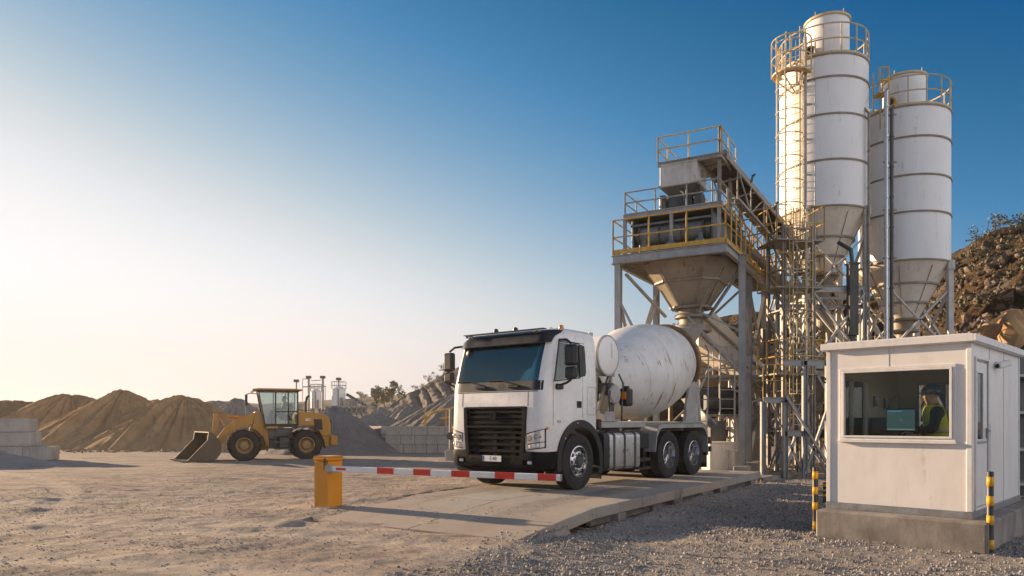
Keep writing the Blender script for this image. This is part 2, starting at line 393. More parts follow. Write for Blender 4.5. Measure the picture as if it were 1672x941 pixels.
# ================================================================ the land
PO = np.array([1.27, 11.06]); PE = np.array([.545, .838]); PN = np.array([-.838, .545])   # weighbridge near edge
def pst(x, y): dx = x-PO[0]; dy = y-PO[1]; return dx*PE[0]+dy*PE[1], dx*PN[0]+dy*PN[1]
def P2(s, t): v = PO+PE*s+PN*t; return float(v[0]), float(v[1])
def sst(a, b, x): t = np.clip((x-a)/(b-a), 0, 1); return t*t*(3-2*t)
TRACKS = ((-14, 34, 20.5), (2, 42, 31.0), (-30, 4, 22.5), (-9, -12, 21.5))
def gh(x, y):
    x = np.asarray(x, float); y = np.asarray(y, float)
    d = np.hypot(x, y-4); near = 1-sst(18, 45, d)
    z = fbm(x*.35, y*.35, 3)*.05+fbm(x*1.3+9, y*1.3, 3)*.022*near+fbm(x*5, y*5+3, 4)*.020*near
    s, t = pst(x, y)
    # churned wheel ruts running across the yard
    u = x*.93+y*.36+fbm(x*.12, y*.12, 2)*2.5; v = -x*.36+y*.93+fbm(x*.1+4, y*.1, 2)*2.0
    z = z+(fbm(u*.35, v*3.2, 4)*.012+fbm(u*.9+7, v*6.5, 3)*.007)*near*sst(0, 1.5, t)
    top = .30*sst(-2.6, .1, s)
    tz = np.where(s >= 0, .30, .30-.19*(np.clip(-s, 0, 2.2)/2.2)**1.2)
    side = sst(-4.0, -1, s)*(1-sst(8.5, 13, s))
    z = z+np.where(t > 3.5, (tz-.02)*(1-sst(3.6, 9.0, t))*side, 0)
    apron = .10*sst(-9, -2.4, s)*np.where(t > 0, 1-sst(3.6, 10, t), sst(-1.8, 0, t))
    z = z+apron*np.where((t > 0) & (t <= 3.6), s <= 99, np.where(t > 3.6, (1-sst(-3.8, -1.0, s))*sst(3.6, 3.9, t)+(s <= -2.3)*(1-sst(3.6, 3.9, t)), s <= -2.3))+np.where((t <= 0) & (s > -2.3), .10*(1-sst(-2.3, .3, s))*sst(-1.8, 0, t), 0)
    # dirt carried onto the front and the left edge of the slabs
    inside = (t > -.1) & (t <= 3.6) & (s > -3.05) & (s < 9.8)
    cover = np.maximum(1-sst(-2.3, -.9, s), .75*sst(2.9, 3.55, t)*(1-sst(2.5, 6, s)))
    zi = tz-.065+cover*(.062+.03*fbm(x*1.7, y*1.7+5, 4))
    zi = np.where(cover > .02, zi+fbm(x*5, y*5+3, 4)*.008, -.03)
    wb = np.where(inside, sst(-3.0, -2.25, s), 0); z = z*(1-wb)+zi*wb
    # shallow wheel tracks sweeping across the yard
    for (cx, cy, r) in TRACKS:
        d_ = np.hypot(x-cx, y-cy)-r
        for o_ in (-1.0, 1.0):
            q = (d_-o_)/.24; z = z-.022*np.exp(-q*q)*near+.012*np.exp(-((np.abs(q)-1.6)/.5)**2)*near
    # low gravel bank on the right of the weighbridge
    z = z+(.085+.05*fbm(x*1.5+3, y*1.5, 3))*np.exp(-((t+.22)/.30)**2)*sst(-.8, .6, s)*(1-sst(8, 9.4, s))*(t < .02)
    return z
def densegrid(lo, hi, a, b, st, g=1.13):
    c = list(np.arange(a, b, st)); k = st; v = b
    while v < hi: k *= g; c.append(v); v += k
    k = st; v = a-st; l = []
    while v > lo: l.append(v); k *= g; v -= k
    return np.array([lo-50]+l[::-1]+c+[hi+50])
k = NT('yard_ground'); pos = k.tc
big = k.noise(.22, 5, .6); mid = k.noise(1.1, 6, .62, src=k.map((.45, 1.6, 1), rot=(0, 0, R(-14)))); fine = k.noise(9, 6, .7); mic = k.noise(60, 4, .7)
c = k.mix(k.ramp(mid, .40, .60), (.46, .36, .275), (.31, .25, .205))
c = k.mix(k.math('MULTIPLY', k.ramp(big, .42, .60), .7), c, (.40, .34, .285))
c = k.mix(k.math('MULTIPLY', k.ramp(k.noise(.9, 7, .7, src=k.map((.5, 1.5, 1), rot=(0, 0, R(-20)), loc=(5, 9, 0))), .50, .64), .8), c, (.17, .14, .12))
c = k.mix(k.math('MULTIPLY', k.ramp(fine, .48, .62), .6), c, (.20, .165, .14)); c = k.mix(k.math('MULTIPLY', k.ramp(k.noise(24, 5, .8), .58, .68), .6), c, (.52, .44, .36))
# crushed grey gravel to the right of the weighbridge
dp = k.n('ShaderNodeVectorMath', operation='DOT_PRODUCT'); k.l(pos, dp.inputs[0]); dp.inputs[1].default_value = (-PN[0], -PN[1], 0)
off = float(-(PO[0]*PN[0]+PO[1]*PN[1]))
dist = k.math('SUBTRACT', dp.outputs['Value'], off)
dist = k.math('ADD', dist, k.ramp(k.noise(.8, 5), .2, .8, -.5, .5))
gm = k.ramp(dist, -.25, .35)
sx = k.n('ShaderNodeSeparateXYZ'); k.l(pos, sx.inputs[0])
gm = k.math('MULTIPLY', gm, k.ramp(sx.outputs[0], -2.6, -.2))
gc = k.mix(k.ramp(k.noise(26, 5, .75), .35, .65), (.17, .155, .145), (.42, .375, .33))
gc = k.mix(k.math('MULTIPLY', k.ramp(k.noise(.9, 5), .42, .68), .55), gc, (.38, .30, .225))
c = k.mix(gm, c, gc)
an = k.n('ShaderNodeAttribute'); an.attribute_name = 'track'
c = k.mix(k.math('MULTIPLY', an.outputs['Fac'], .8), c, (.50, .42, .34))
vor = k.n('ShaderNodeTexVoronoi'); vor.inputs['Scale'].default_value = 34; k.l(k.tc, vor.inputs['Vector'])
peb = k.math('MULTIPLY', k.ramp(vor.outputs['Distance'], .12, .30, 1, 0), k.ramp(k.noise(3, 4), .42, .6))
c = k.mix(k.math('MULTIPLY', peb, .6), c, k.mix(k.noise(13), (.16, .14, .13), (.50, .44, .38)))
k.l(c, k.b.inputs['Base Color']); k.b.inputs['Roughness'].default_value = .95; k.b.inputs['Specular IOR Level'].default_value = .2
h = k.math('ADD', k.math('MULTIPLY', fine, .7), k.math('MULTIPLY', mic, .35)); h = k.math('ADD', h, k.math('MULTIPLY', peb, .6))
k.bump(h, 1.0, .05)
M['ground'] = k.m
gx = densegrid(-2500, 2500, -11, 9, .055); gy = densegrid(-60, 3500, 6.4, 22, .05)
GX, GY = np.meshgrid(gx, gy, indexing='ij')
ground = grid_mesh('ground', np.stack([GX, GY, gh(GX, GY)], -1), M['ground'])
tagp(ground, kind='structure')
tr_ = np.zeros_like(GX)
for (cx, cy, r) in TRACKS:
    d_ = np.hypot(GX-cx, GY-cy)-r
    for o_ in (-1, 1): tr_ = np.maximum(tr_, np.exp(-((d_-o_)/.30)**2)*(.45+.55*np.clip(fbm(GX*.5, GY*.5, 3)*1.5+.5, 0, 1)))
at = ground.data.attributes.new('track', 'FLOAT', 'POINT'); at.data.foreach_set('value', tr_.reshape(-1).astype(np.float32))

# ---- loose stones
def stones(name, n, xr, yr, smin, smax, dens, mat, zf=gh, cam_clear=True):
    bm = bmesh.new(); bmesh.ops.create_icosphere(bm, subdivisions=1, radius=1)
    bv = np.array([v.co for v in bm.verts]); bf = np.array([[v.index for v in f.verts] for f in bm.faces]); bm.free()
    x = RNG.uniform(*xr, n*4); y = RNG.uniform(*yr, n*4); keep = RNG.random(n*4) < dens(x, y); x = x[keep][:n]; y = y[keep][:n]; n = len(x)
    s = smin*(smax/smin)**(RNG.random(n)**2.2)
    sc3 = RNG.uniform(.6, 1.25, (n, 3)); sc3[:, 2] *= .7
    q = RNG.normal(size=(n, 4)); q /= np.linalg.norm(q, axis=1)[:, None]; a, b, c_, d = q.T
    # yaw plus a mild tilt
    Rm = np.stack([1-2*(c_*c_+d*d), 2*(b*c_-a*d), 2*(b*d+a*c_), 2*(b*c_+a*d), 1-2*(b*b+d*d), 2*(c_*d-a*b), 2*(b*d-a*c_), 2*(c_*d+a*b), 1-2*(b*b+c_*c_)], -1).reshape(n, 3, 3)
    var = bv[None]*(1+RNG.uniform(-.4, .4, (n, 12, 1)))
    V = np.einsum('nij,nkj->nki', Rm, var*sc3[:, None, :])*s[:, None, None]
    V += np.stack([x, y, zf(x, y)+s*.18], -1)[:, None, :]
    Fc = (bf[None]+(np.arange(n)*12)[:, None, None]).reshape(-1, 3)
    me = bpy.data.meshes.new(name); me.vertices.add(n*12); me.vertices.foreach_set('co', V.reshape(-1).astype(np.float32))
    me.loops.add(Fc.size); me.loops.foreach_set('vertex_index', Fc.reshape(-1).astype(np.int32))
    me.polygons.add(len(Fc)); me.polygons.foreach_set('loop_start', np.arange(0, Fc.size, 3, dtype=np.int32)); me.update(calc_edges=True)
    me.materials.append(mat); o = bpy.data.objects.new(name, me); COL.objects.link(o); return o
k = NT('gravel_stone'); g = k.n('ShaderNodeNewGeometry'); cr = k.n('ShaderNodeValToRGB'); e = cr.color_ramp.elements
e[0].color = (.12, .11, .10, 1); e[1].color = (.46, .41, .36, 1)
for p_, c_ in ((.3, (.24, .22, .205, 1)), (.6, (.33, .28, .235, 1)), (.8, (.36, .33, .31, 1))): x_ = e.new(p_); x_.color = c_
k.l(g.outputs['Random Per Island'], cr.inputs[0]); k.l(k.mix(k.ramp(k.noise(40), .3, .7, .15, 0), cr.outputs[0], (.1, .09, .08)), k.b.inputs['Base Color']); k.b.inputs['Roughness'].default_value = .9
M['stone'] = k.m
def offslab(x, y): s, t = pst(x, y); return ~((s > -1.2) & (s < 10) & (t > -.02) & (t < 3.6))
def dens_right(x, y):
    s, t = pst(x, y); g = sst(.6, -.4, t+fbm(x*.6, y*.6, 3)*.9) if False else 1-sst(-.6, .5, t+fbm(x*.6, y*.6, 3)*.8)
    patch = .25+.75*sst(-.35, .25, fbm(x*.45+5, y*.45, 3)+.15)
    nearw = np.clip(1.5-(y-7)/9, .25, 1)
    return g*patch*nearw*sst(-2.8, -.2, x)*offslab(x, y)
def dens_left(x, y):
    s, t = pst(x, y); p = sst(.05, .5, fbm(x*.35+2, y*1.1, 4)+.12)
    return (.22+.78*p)*np.clip(1.3-(y-7)/12, .15, 1)*offslab(x, y)*(1-.6*(t < 0)*(x > 0))
g1 = stones('gravel', 48000, (-2.8, 9), (6.6, 20), .006, .026, dens_right, M['stone']); tagp(g1, 'loose crushed grey gravel beside the weighbridge', 'gravel', kind='stuff')
g2 = stones('loose_stones', 30000, (-11, 6), (6.4, 22), .004, .015, dens_left, M['stone']); tagp(g2, 'small stones strewn over the dusty yard', 'stones', kind='stuff')

def slabz(x, y):
    s, t = pst(x, y); return np.where(s >= 0, .30, .30-.19*(np.clip(-s, 0, 2.2)/2.2)**1.2)
def dens_slab(x, y):
    s, t = pst(x, y); p = sst(.0, .45, fbm(x*.8+8, y*.8, 3)+.1); return ((s > -1.6) & (s < 9.3) & (t > .03) & (t < 3.55))*(.08+.9*p*(1-sst(1, 6, s)))
g3 = stones('grit', 3600, (-3.5, 6.5), (8.5, 20), .004, .012, dens_slab, M['stone'], slabz); tagp(g3, 'fine grit and crumbs of dirt lying on the concrete slabs', 'grit', kind='stuff')
# ---------------------------------------------------------------- stockpiles
def sandmat(name, a, b, c2, bs=9, sc_=1.0, bstr=.9):
    k = NT(name); n1 = k.noise(.5*sc_, 6, .65); n2 = k.noise(3*sc_, 7, .7, src=k.map((1, 1, .5)))
    c = k.mix(k.ramp(n1, .35, .65), a, b); c = k.mix(k.math('MULTIPLY', k.ramp(n2, .5, .7), .6), c, c2)
    k.l(c, k.b.inputs['Base Color']); k.b.inputs['Roughness'].default_value = .95; k.b.inputs['Specular IOR Level'].default_value = .15
    k.bump(k.noise(bs, 8, .75), bstr, .12); return k.m
M['sand'] = sandmat('brown_sand', (.50, .32, .17), (.37, .235, .125), (.20, .125, .07), 6, bstr=1)
M['sand2'] = sandmat('dark_sand', (.28, .175, .10), (.22, .14, .08), (.15, .095, .055), 5)
M['greyagg'] = sandmat('grey_aggregate', (.29, .275, .26), (.22, .205, .19), (.13, .12, .115), 14)
M['greyagg2'] = sandmat('far_grey_aggregate', (.24, .22, .20), (.18, .165, .15), (.13, .12, .11), 5)
M['greyagg3'] = sandmat('pale_grey_gravel', (.40, .385, .37), (.31, .30, .29), (.20, .195, .19), 16)
def pile(name, label, cat, px, py, Y, py0=None, wl=1, wr=1, wd=1, mat='sand', seed=0, gully=.10, slope=.70, group=None, flat=.05, z0=-.15, nt=230, nr=90):
    x0 = X(px, Y); H = Z(py, Y)
    rad = H/slope
    th = np.linspace(0, 2*np.pi, nt+1); r = np.linspace(0, 1.12, nr)
    TH, RR = np.meshgrid(th, r, indexing='ij')
    nx = np.cos(TH); ny = np.sin(TH)
    wx = np.where(nx < 0, wl, wr)
    px_ = nx*RR*rad*wx; py_ = ny*RR*rad*wd
    edge = 1+.12*fbm(nx*1.5+seed, ny*1.5+seed, 2)
    rr = RR/edge
    prof = (1-np.sqrt(rr**2+flat**2))/(1-flat)
    per = np.arctan2(ny, nx)*6
    gl = fbm(nx*4.5+seed*2, ny*4.5+rr*.6, 3)+.6*fbm(nx*11+seed, ny*11+rr*.8, 2)
    z = H*prof+gl*gully*H*rr*(1.12-rr)*2.4+fbm(px_*1.6+seed, py_*1.6, 4)*.12*np.clip(1.1-rr, 0, 1)+(fbm(px_*2.6, py_*2.6+seed, 3)*.11+np.abs(fbm(px_*6, py_*6+seed, 3))*.09)*np.clip(1.1-rr, 0, 1)
    z = np.where(rr > 1.0, np.minimum(z, .02), z); z = np.maximum(z, z0)
    P = np.stack([px_, py_, z], -1); P[-1] = P[0]
    o = grid_mesh(name, P, M[mat]); o.location = (x0, Y, 0); tagp(o, label, cat, group); return o
pg = 'brown sand stockpiles across the yard'
pile('sand_pile', 'long low ridge of dark brown sand at the far left, beyond the concrete blocks', 'sand pile', 15, 655, 60, wl=3, wr=2.6, mat='sand2', seed=3, flat=.25, group=pg)
pile('sand_pile', 'furrowed brown sand heap just right of the stacked concrete blocks', 'sand pile', 116, 646, 52, wl=1.45, wr=1.5, seed=11, gully=.38, flat=.10, group=pg)
pile('sand_pile', 'low brown mound filling the gap between two taller sand heaps', 'sand pile', 160, 655, 58, wl=1.2, wr=1.4, seed=21, flat=.2, group=pg)
pile('sand_pile', 'tallest pointed brown sand heap, in the middle of the row', 'sand pile', 203, 638, 47, wl=1.35, wr=1.35, seed=5, gully=.22, group=pg)
pile('sand_pile', 'low sand ridge behind and between the pointed heap and the heap by the loader', 'sand pile', 258, 655, 56, wl=1.4, wr=1.4, seed=8, flat=.2, group=pg)
pile('sand_pile', 'broad brown sand heap directly behind the loader bucket', 'sand pile', 303, 649, 44, wl=1.75, wr=1.2, seed=14, gully=.30, flat=.1, group=pg)
gg = 'grey aggregate heaps behind the block wall'
pile('gravel_pile', 'distant grey heap showing between the brown sand and the loader cab', 'gravel pile', 388, 650, 85, mat='greyagg2', seed=31, group=gg)
pile('gravel_pile', 'faint far heap on the skyline left of the loader cab', 'gravel pile', 352, 655, 120, wl=2.2, wr=1.6, mat='greyagg2', seed=32, flat=.2, group=gg)
pile('gravel_pile', 'large dark grey gravel heap right behind the yellow loader', 'gravel pile', 545, 664, 37.5, wl=1.15, wr=1.18, mat='greyagg', seed=33, gully=.04, flat=.1, slope=.74, group=gg)
pile('gravel_pile', 'small grey heap behind the left end of the block wall', 'gravel pile', 610, 676, 52, mat='greyagg', wl=1.2, wr=1.7, seed=34, flat=.15, group=gg)
pile('gravel_pile', 'dark peaked heap in front of the far plant deck', 'gravel pile', 622, 665, 66, mat='greyagg', seed=35, group=gg)
pile('gravel_pile', 'wide grey heap at the foot of the ridge', 'gravel pile', 668, 662, 62, mat='greyagg2', wl=1.1, wr=1.6, seed=36, flat=.15, group=gg)
pile('gravel_pile', 'tall grey heap rising behind the truck mirrors', 'gravel pile', 752, 640, 50, mat='greyagg2', wl=1.25, wr=1.1, seed=37, gully=.14, group=gg)
pile('gravel_pile', 'low dark rubble heap behind the yellow railing', 'gravel pile', 722, 688, 41, mat='greyagg', wl=1.6, wr=1.6, seed=38, flat=.2, group=gg)
pile('gravel_pile', 'flat bluish grey gravel spill in front of the stacked blocks at the left edge', 'gravel pile', -30, 736, 26, mat='greyagg3', wl=1.6, wr=1.9, wd=1.3, slope=.36, seed=39, flat=.2)
# small gravel bank beyond the frame edge shades part of the yard
def foot(n):
    out = []
    for (px, Y, r) in ((116, 52, 8), (203, 47, 7), (303, 44, 7), (250, 45, 9), (60, 50, 9)):
        a = RNG.uniform(-np.pi, 0, n); rr = r*RNG.uniform(.82, 1.12, n); x = X(px, Y)+np.cos(a)*rr; y = Y+np.sin(a)*rr*.8; out.append(np.stack([x, y, gh(x, y)+.02], -1))
    return np.concatenate(out)
def rocks(name, pts, smin, smax, mat, p=2.5):
    bm = bmesh.new(); bmesh.ops.create_icosphere(bm, subdivisions=1, radius=1); bv = np.array([v.co for v in bm.verts]); bf = np.array([[v.index for v in f.verts] for f in bm.faces]); bm.free()
    n = len(pts); s = smin+(smax-smin)*RNG.random(n)**p; V = bv[None]*(1+RNG.uniform(-.32, .32, (n, 12, 1)))*RNG.uniform(.6, 1.3, (n, 1, 3))*s[:, None, None]+pts[:, None, :]
    mb = MB(); mb.v = [tuple(a) for a in V.reshape(-1, 3)]; mb.f = [tuple(a) for a in (bf[None]+(np.arange(n)*12)[:, None, None]).reshape(-1, 3)]
    return mb.build(name, mat)
M['clod'] = pmat('sand_clod', (.30, .20, .12), .95, var=.4)
tagp(rocks('sand_clods', foot(260), .03, .16, M['clod'], 4), 'loose clods along the foot of the sand heaps', 'clods', kind='stuff')
# ---------------------------------------------------------------- hills
def hill(name, prof, mat, amp=1.0, freq=.25, nv=70, nu=260, seed=0, back=40, rough=1.0, vexp=1.0, gull=0):
    prof = np.array(prof, float); px = np.linspace(prof[0, 0], prof[-1, 0], nu)
    top = np.interp(px, prof[:, 0], prof[:, 1]); Yt = np.interp(px, prof[:, 0], prof[:, 2]); Yb = np.interp(px, prof[:, 0], prof[:, 3])
    Ht = CAMH+(HY-top)/F*Yt
    k_ = (px-CX)/F
    v = np.linspace(0, 1, nv); V, _ = np.meshgrid(v, px, indexing='ij')
    Yv = Yb+(Yt-Yb)*V; Xv = k_*Yv
    Zv = -.6+(Ht+.6)*V**vexp
    back_v = np.linspace(.1, 1, 10); B, _ = np.meshgrid(back_v, px, indexing='ij')
    Yk = Yt+back*B; Xk = k_*Yt+B*back*k_*.6; Zk = Ht*(1-.9*B**1.5)
    XX = np.vstack([Xv, Xk]); YY = np.vstack([Yv, Yk]); ZZ = np.vstack([Zv, Zk]); W = np.vstack([np.sin(np.pi*np.clip(V, 0, 1))**.5*.9+.1*V, .3+0*B])
    n = fbm(XX*freq+seed, ZZ*freq*1.3+YY*freq*.5, 5, gain=.55)
    rg = 1-np.abs(fbm(XX*freq*2+seed*3, ZZ*freq*2+YY*freq, 4, gain=.6))*2
    d = amp*(n*1.2+(rg-.5)*.5*rough)*W
    if gull:
        gq = (1-np.abs(fbm(XX*.55+ZZ*.5+seed, YY*.05, 3))*2.2); d = d-gull*gq*W
    P = np.stack([XX-d*.25, YY-d, ZZ+d*.45*W+fbm(XX*1.2, YY*1.2+ZZ, 3)*.12*rough], -1)
    o = grid_mesh(name, P, mat); tagp(o, kind='structure'); return o, P, nv
k = NT('rock_face'); n1 = k.noise(.35, 7, .7); n2 = k.noise(2.2, 8, .75); n3 = k.noise(.12, 4)
c = k.mix(k.ramp(n2, .38, .62), (.055, .036, .022), (.18, .115, .065)); c = k.mix(k.math('MULTIPLY', k.ramp(n1, .52, .66), .8), c, (.24, .205, .18))
c = k.mix(k.math('MULTIPLY', k.ramp(k.noise(6, 6, .8), .6, .68), .7), c, (.36, .25, .15)); c = k.mix(k.math('MULTIPLY', k.ramp(k.noise(.6, 7, .7, src=k.map(loc=(4, 4, 4))), .52, .62), .7), c, (.075, .065, .03))
k.l(c, k.b.inputs['Base Color']); k.b.inputs['Roughness'].default_value = .95; k.b.inputs['Specular IOR Level'].default_value = .15
k.bump(k.noise(2.4, 9, .8), 1.0, .5); M['rock'] = k.m
M['farhill'] = sandmat('far_hillside', (.085, .080, .055), (.16, .13, .09), (.06, .06, .04), .8, .3)
M['spoil'] = sandmat('spoil_bank', (.20, .175, .155), (.13, .115, .10), (.08, .072, .065), 2.5, .5)
rh, rP, rnv = hill('rocky_hill', [(1030, 556, 66, 50), (1090, 536, 66, 50), (1170, 518, 64, 48), (1250, 508, 62, 46), (1350, 500, 58, 42), (1450, 478, 54, 38), (1540, 420, 50, 34), (1575, 404, 48, 33), (1610, 384, 47, 32), (1650, 370, 46, 31), (1720, 350, 45, 30), (1850, 330, 44, 28), (2100, 320, 42, 26)], M['rock'], amp=2.2, freq=.22, nv=150, nu=420, seed=4, rough=1.3)
hill('spoil_ridge', [(628, 672, 96, 80), (640, 660, 98, 80), (667, 641, 100, 78), (682, 636, 102, 78), (702, 624, 104, 78), (734, 605, 106, 78), (790, 582, 108, 78), (850, 575, 108, 78), (930, 585, 106, 78), (1000, 600, 100, 78), (1100, 640, 96, 80)], M['spoil'], amp=1.6, freq=.12, nv=70, nu=260, seed=9, rough=.9, gull=1.1)
hill('far_hill', [(300, 664, 330, 250), (370, 655, 330, 250), (430, 660, 330, 250), (560, 652, 300, 220), (600, 648, 290, 200), (640, 646, 270, 200), (700, 640, 250, 190), (800, 630, 250, 190), (900, 640, 250, 190)], M['farhill'], amp=5, freq=.03, nv=30, nu=160, seed=2)
hill('far_ridge', [(-500, 668, 700, 500), (-200, 664, 700, 500), (0, 668, 700, 500), (200, 664, 700, 500), (400, 661, 650, 480), (560, 658, 600, 450), (700, 655, 600, 450)], M['farhill'], amp=8, freq=.02, nv=24, nu=140, seed=6)
# scree on the rocky hill
def on_hill(n, rows=(0, 1), cols=(0, 1), pw=1):
    m_, n_, _ = rP.shape; u = (rows[0]+(rows[1]-rows[0])*RNG.random(n))*(rnv-2); v = (cols[0]+(cols[1]-cols[0])*RNG.random(n))*(n_-2)
    return rP[u.astype(int), v.astype(int)]+RNG.normal(scale=.12, size=(n, 3))
k = NT('scree_rock'); g = k.n('ShaderNodeNewGeometry')
c = k.mix(g.outputs['Random Per Island'], (.05, .036, .026), (.21, .15, .105)); k.l(c, k.b.inputs['Base Color']); k.b.inputs['Roughness'].default_value = .95; M['scree'] = k.m
k = NT('grey_scree'); g = k.n('ShaderNodeNewGeometry')
c = k.mix(g.outputs['Random Per Island'], (.13, .12, .115), (.42, .38, .35)); k.l(c, k.b.inputs['Base Color']); k.b.inputs['Roughness'].default_value = .95; M['gscree'] = k.m
tagp(rocks('scree', on_hill(9000, (.05, .98), (.38, 1)), .04, .34, M['scree'], 6), 'broken brown rock scattered over the hillside', 'scree', kind='stuff')
tagp(rocks('grey_scree', on_hill(2600, (.25, .5), (.5, .85)), .04, .24, M['gscree'], 3), 'band of pale grey broken rock across the hillside', 'scree', kind='stuff')
M['tanrock'] = pmat('tan_boulder', (.42, .25, .12), .9, var=.3, dirt=.5, dcol=(.22, .13, .07), bump=1, bs=3, vs=.8)
for i, (px, py, Y, r, lb) in enumerate(((1662, 541, 24, .52, 'large tan boulder at the right edge above the booth roof'), (1632, 543, 24.5, .38, 'middle tan boulder above the booth roof'), (1608, 548, 25, .30, 'leftmost tan boulder peeking over the booth roof'), (1590, 553, 26, .24, 'smallest tan boulder, lowest on the slope behind the booth roof'))):
    m = MB(); blob(m, (0, 0, 0), r, seed=i+3, amp=.55, sub=3, sc_=(1.1, .9, 1.05), freq=1.3)
    o = m.build('boulder', M['tanrock'], smooth=25); o.location = (X(px, Y), Y, Z(py, Y)); tagp(o, lb, 'boulder', 'tan boulders above the booth')
# bank that carries them
P = []
for i, u in enumerate(np.linspace(0, 1, 90)):
    row = []
    for j, v in enumerate(np.linspace(0, 1, 30)):
        px = 1530+620*u; Y = 21+10*v; zt = Z(568-90*min(u*2, 1)**1.2, 25)*math.sin(math.pi*min(1, u+.0)*.97+.03)**.35*min(1, .75+u)
        x = X(px, 24)+(v-.5)*1.5; z = -.3+(zt+.35)*math.sin(min(1, v*1.45)*math.pi/2)
        row.append((x, Y, z+float(fbm(x*1.1, Y*1.1+z, 4))*.35))
    P.append(row)
tagp(grid_mesh('rock_bank', np.array(P), M['rock']), kind='structure')

# ---------------------------------------------------------------- trees and shrubs
def leafy(mb, c, rx, rz, n, ls, seed):
    rg = np.random.default_rng(seed); cl = [(rg.normal(size=3)*.42, rg.uniform(.3, .55)) for _ in range(9)]
    for i in range(n):
        cc, cr_ = cl[rg.integers(9)]; d = rg.normal(size=3); d /= np.linalg.norm(d); p = cc+d*cr_*rg.random()**.4
        p = np.array(c)+p*np.array([rx, rx, rz]); a = rg.normal(size=3); a /= np.linalg.norm(a); b = np.cross(a, rg.normal(size=3)); b /= np.linalg.norm(b); s = ls*rg.uniform(.6, 1.4)
        mb.add([tuple(p-a*s), tuple(p+b*s*.6), tuple(p+a*s), tuple(p-b*s*.6)], [(0, 1, 2, 3)])
def tree(name, label, cat, x, y, z, h, w, seed, leaf='leaf', n=500, trunk=.35, group=None):
    t = thing(name, label, cat, (x, y, z), 0, group); rg = random.Random(seed); m = MB()
    m.tube([(0, 0, -.3), (rg.uniform(-.05, .05)*h, 0, h*.35), (rg.uniform(-.1, .1)*h, 0, h*.75)], [h*.035, h*.025, h*.01], 6)
    for i in range(5):
        a = rg.uniform(0, 6.28); z1 = h*rg.uniform(.2, .55); m.tube([(0, 0, z1), (math.cos(a)*w*.35, math.sin(a)*w*.35, z1+h*.25)], [h*.015, h*.005], 5)
    m.build('trunk', M['bark'], t); c = MB(); leafy(c, (0, 0, h*(.5+trunk*.4)), w*.6, h*(1-trunk)*.6, n, h*.055, seed); c.build('crown', M[leaf], t); return t
hi = 'trees on the skyline left of the truck'
for i, (px, py, Y, h, w_, lb) in enumerate(((614, 662, 150, 4.2, 2.6, 'left one of three rounded trees on the skyline left of the ridge'), (628, 662, 152, 3.3, 2.4, 'lower middle tree between two taller ones on the skyline'), (639, 662, 145, 4.6, 3.0, 'biggest full green tree at the foot of the grey ridge'),
        (590, 653, 200, 2.2, 2.6, 'tiny faint tree on the far skyline left of the rounded trees'), (652, 641, 200, 1.6, 1.8, 'tiny tree on the skyline right of the big green tree'))):
    tree('tree', lb, 'tree', X(px, Y), Y, Z(py, Y), h, w_, 50+i, n=700, trunk=.15, group=hi)
for i, (px, py, Y, h, w_, lb) in enumerate(((678, 638, 101, 1.0, .9, 'lowest small shrub on the crest of the grey ridge'), (689, 632, 102, .8, .9, 'second lowest tiny shrub on the ridge crest'), (700, 626, 103, 1.5, 1.5, 'middle rounded shrub on the ridge crest'), (713, 619, 104, 1.2, 1.3, 'small shrub below the topmost bush on the ridge'), (725, 612, 105, 2.0, 1.6, 'topmost and tallest bush on the ridge left of the truck mirror'))):
    tree('shrub', lb, 'shrub', X(px, Y), Y, Z(py, Y)-.2, h, w_, 70+i, n=200, trunk=.1, group='shrubs along the grey ridge')
for i, (px, py, Y, h, w_, lb) in enumerate(((1594, 396, 46.5, 1.3, 1.6, 'thin wispy shrub lowest on the rocky skyline'), (1627, 381, 46, 1.5, 1.8, 'flat topped little pine on the rocky skyline'), (1664, 371, 45, 1.5, 1.8, 'small pine on the rocky skyline at the right edge'))):
    tree('pine_shrub', lb, 'shrub', X(px, Y), Y, Z(py, Y)-.35, h, w_, 90+i, n=170, trunk=.35, group='shrubs on the rocky skyline')
bush = MB()
for i, p in enumerate(on_hill(150, (.6, 1), (0, .62))): leafy(bush, tuple(p), .7, .45, 60, .12, 400+i)
tagp(bush.build('scrub', M['leaf']), 'low dark scrub covering the hill behind the plant', 'scrub', kind='stuff')
dry = MB()
for i, p in enumerate(on_hill(150, (.72, 1), (.45, 1))): leafy(dry, tuple(p), .34, .18, 36, .06, 800+i)
tagp(dry.build('dry_scrub', M['leaf_dry']), 'dry brown brush along the rocky hilltop', 'scrub', kind='stuff')
# ================================================================ weighbridge slabs, block walls
PL_RZ = math.atan2(PE[1], PE[0])
wb = thing('weighbridge', 'long raised concrete weighbridge deck of jointed slabs under the mixer truck', 'weighbridge', (PO[0], PO[1], 0), PL_RZ)
js = [-2.2, -1.2, 0, 1.75, 3.6, 5.4, 7.3, 9.47]
def topz(s): return .30 if s >= 0 else .30-.19*((-s)/2.2)**1.2
k = NT('dusty_concrete_slab'); n1 = k.noise(.9, 7, .65); c = k.mix(k.ramp(n1, .35, .65), (.37, .345, .31), (.29, .27, .245))
st_ = k.noise(.8, 7, .7, src=k.map((.35, 2.2, 1))); c = k.mix(k.math('MULTIPLY', k.ramp(st_, .46, .62), .75), c, (.40, .315, .235))       # dust dragged lengthwise by tyres
c = k.mix(k.math('MULTIPLY', k.ramp(k.noise(1.6, 8, .75, src=k.map(loc=(3, 8, 1))), .56, .68), .7), c, (.17, .15, .13))                  # oil and cement spills
c = k.mix(k.math('MULTIPLY', k.ramp(k.noise(14, 6, .8), .55, .68), .5), c, (.20, .175, .15))
sp = k.n('ShaderNodeSeparateXYZ'); k.l(k.tc, sp.inputs[0])
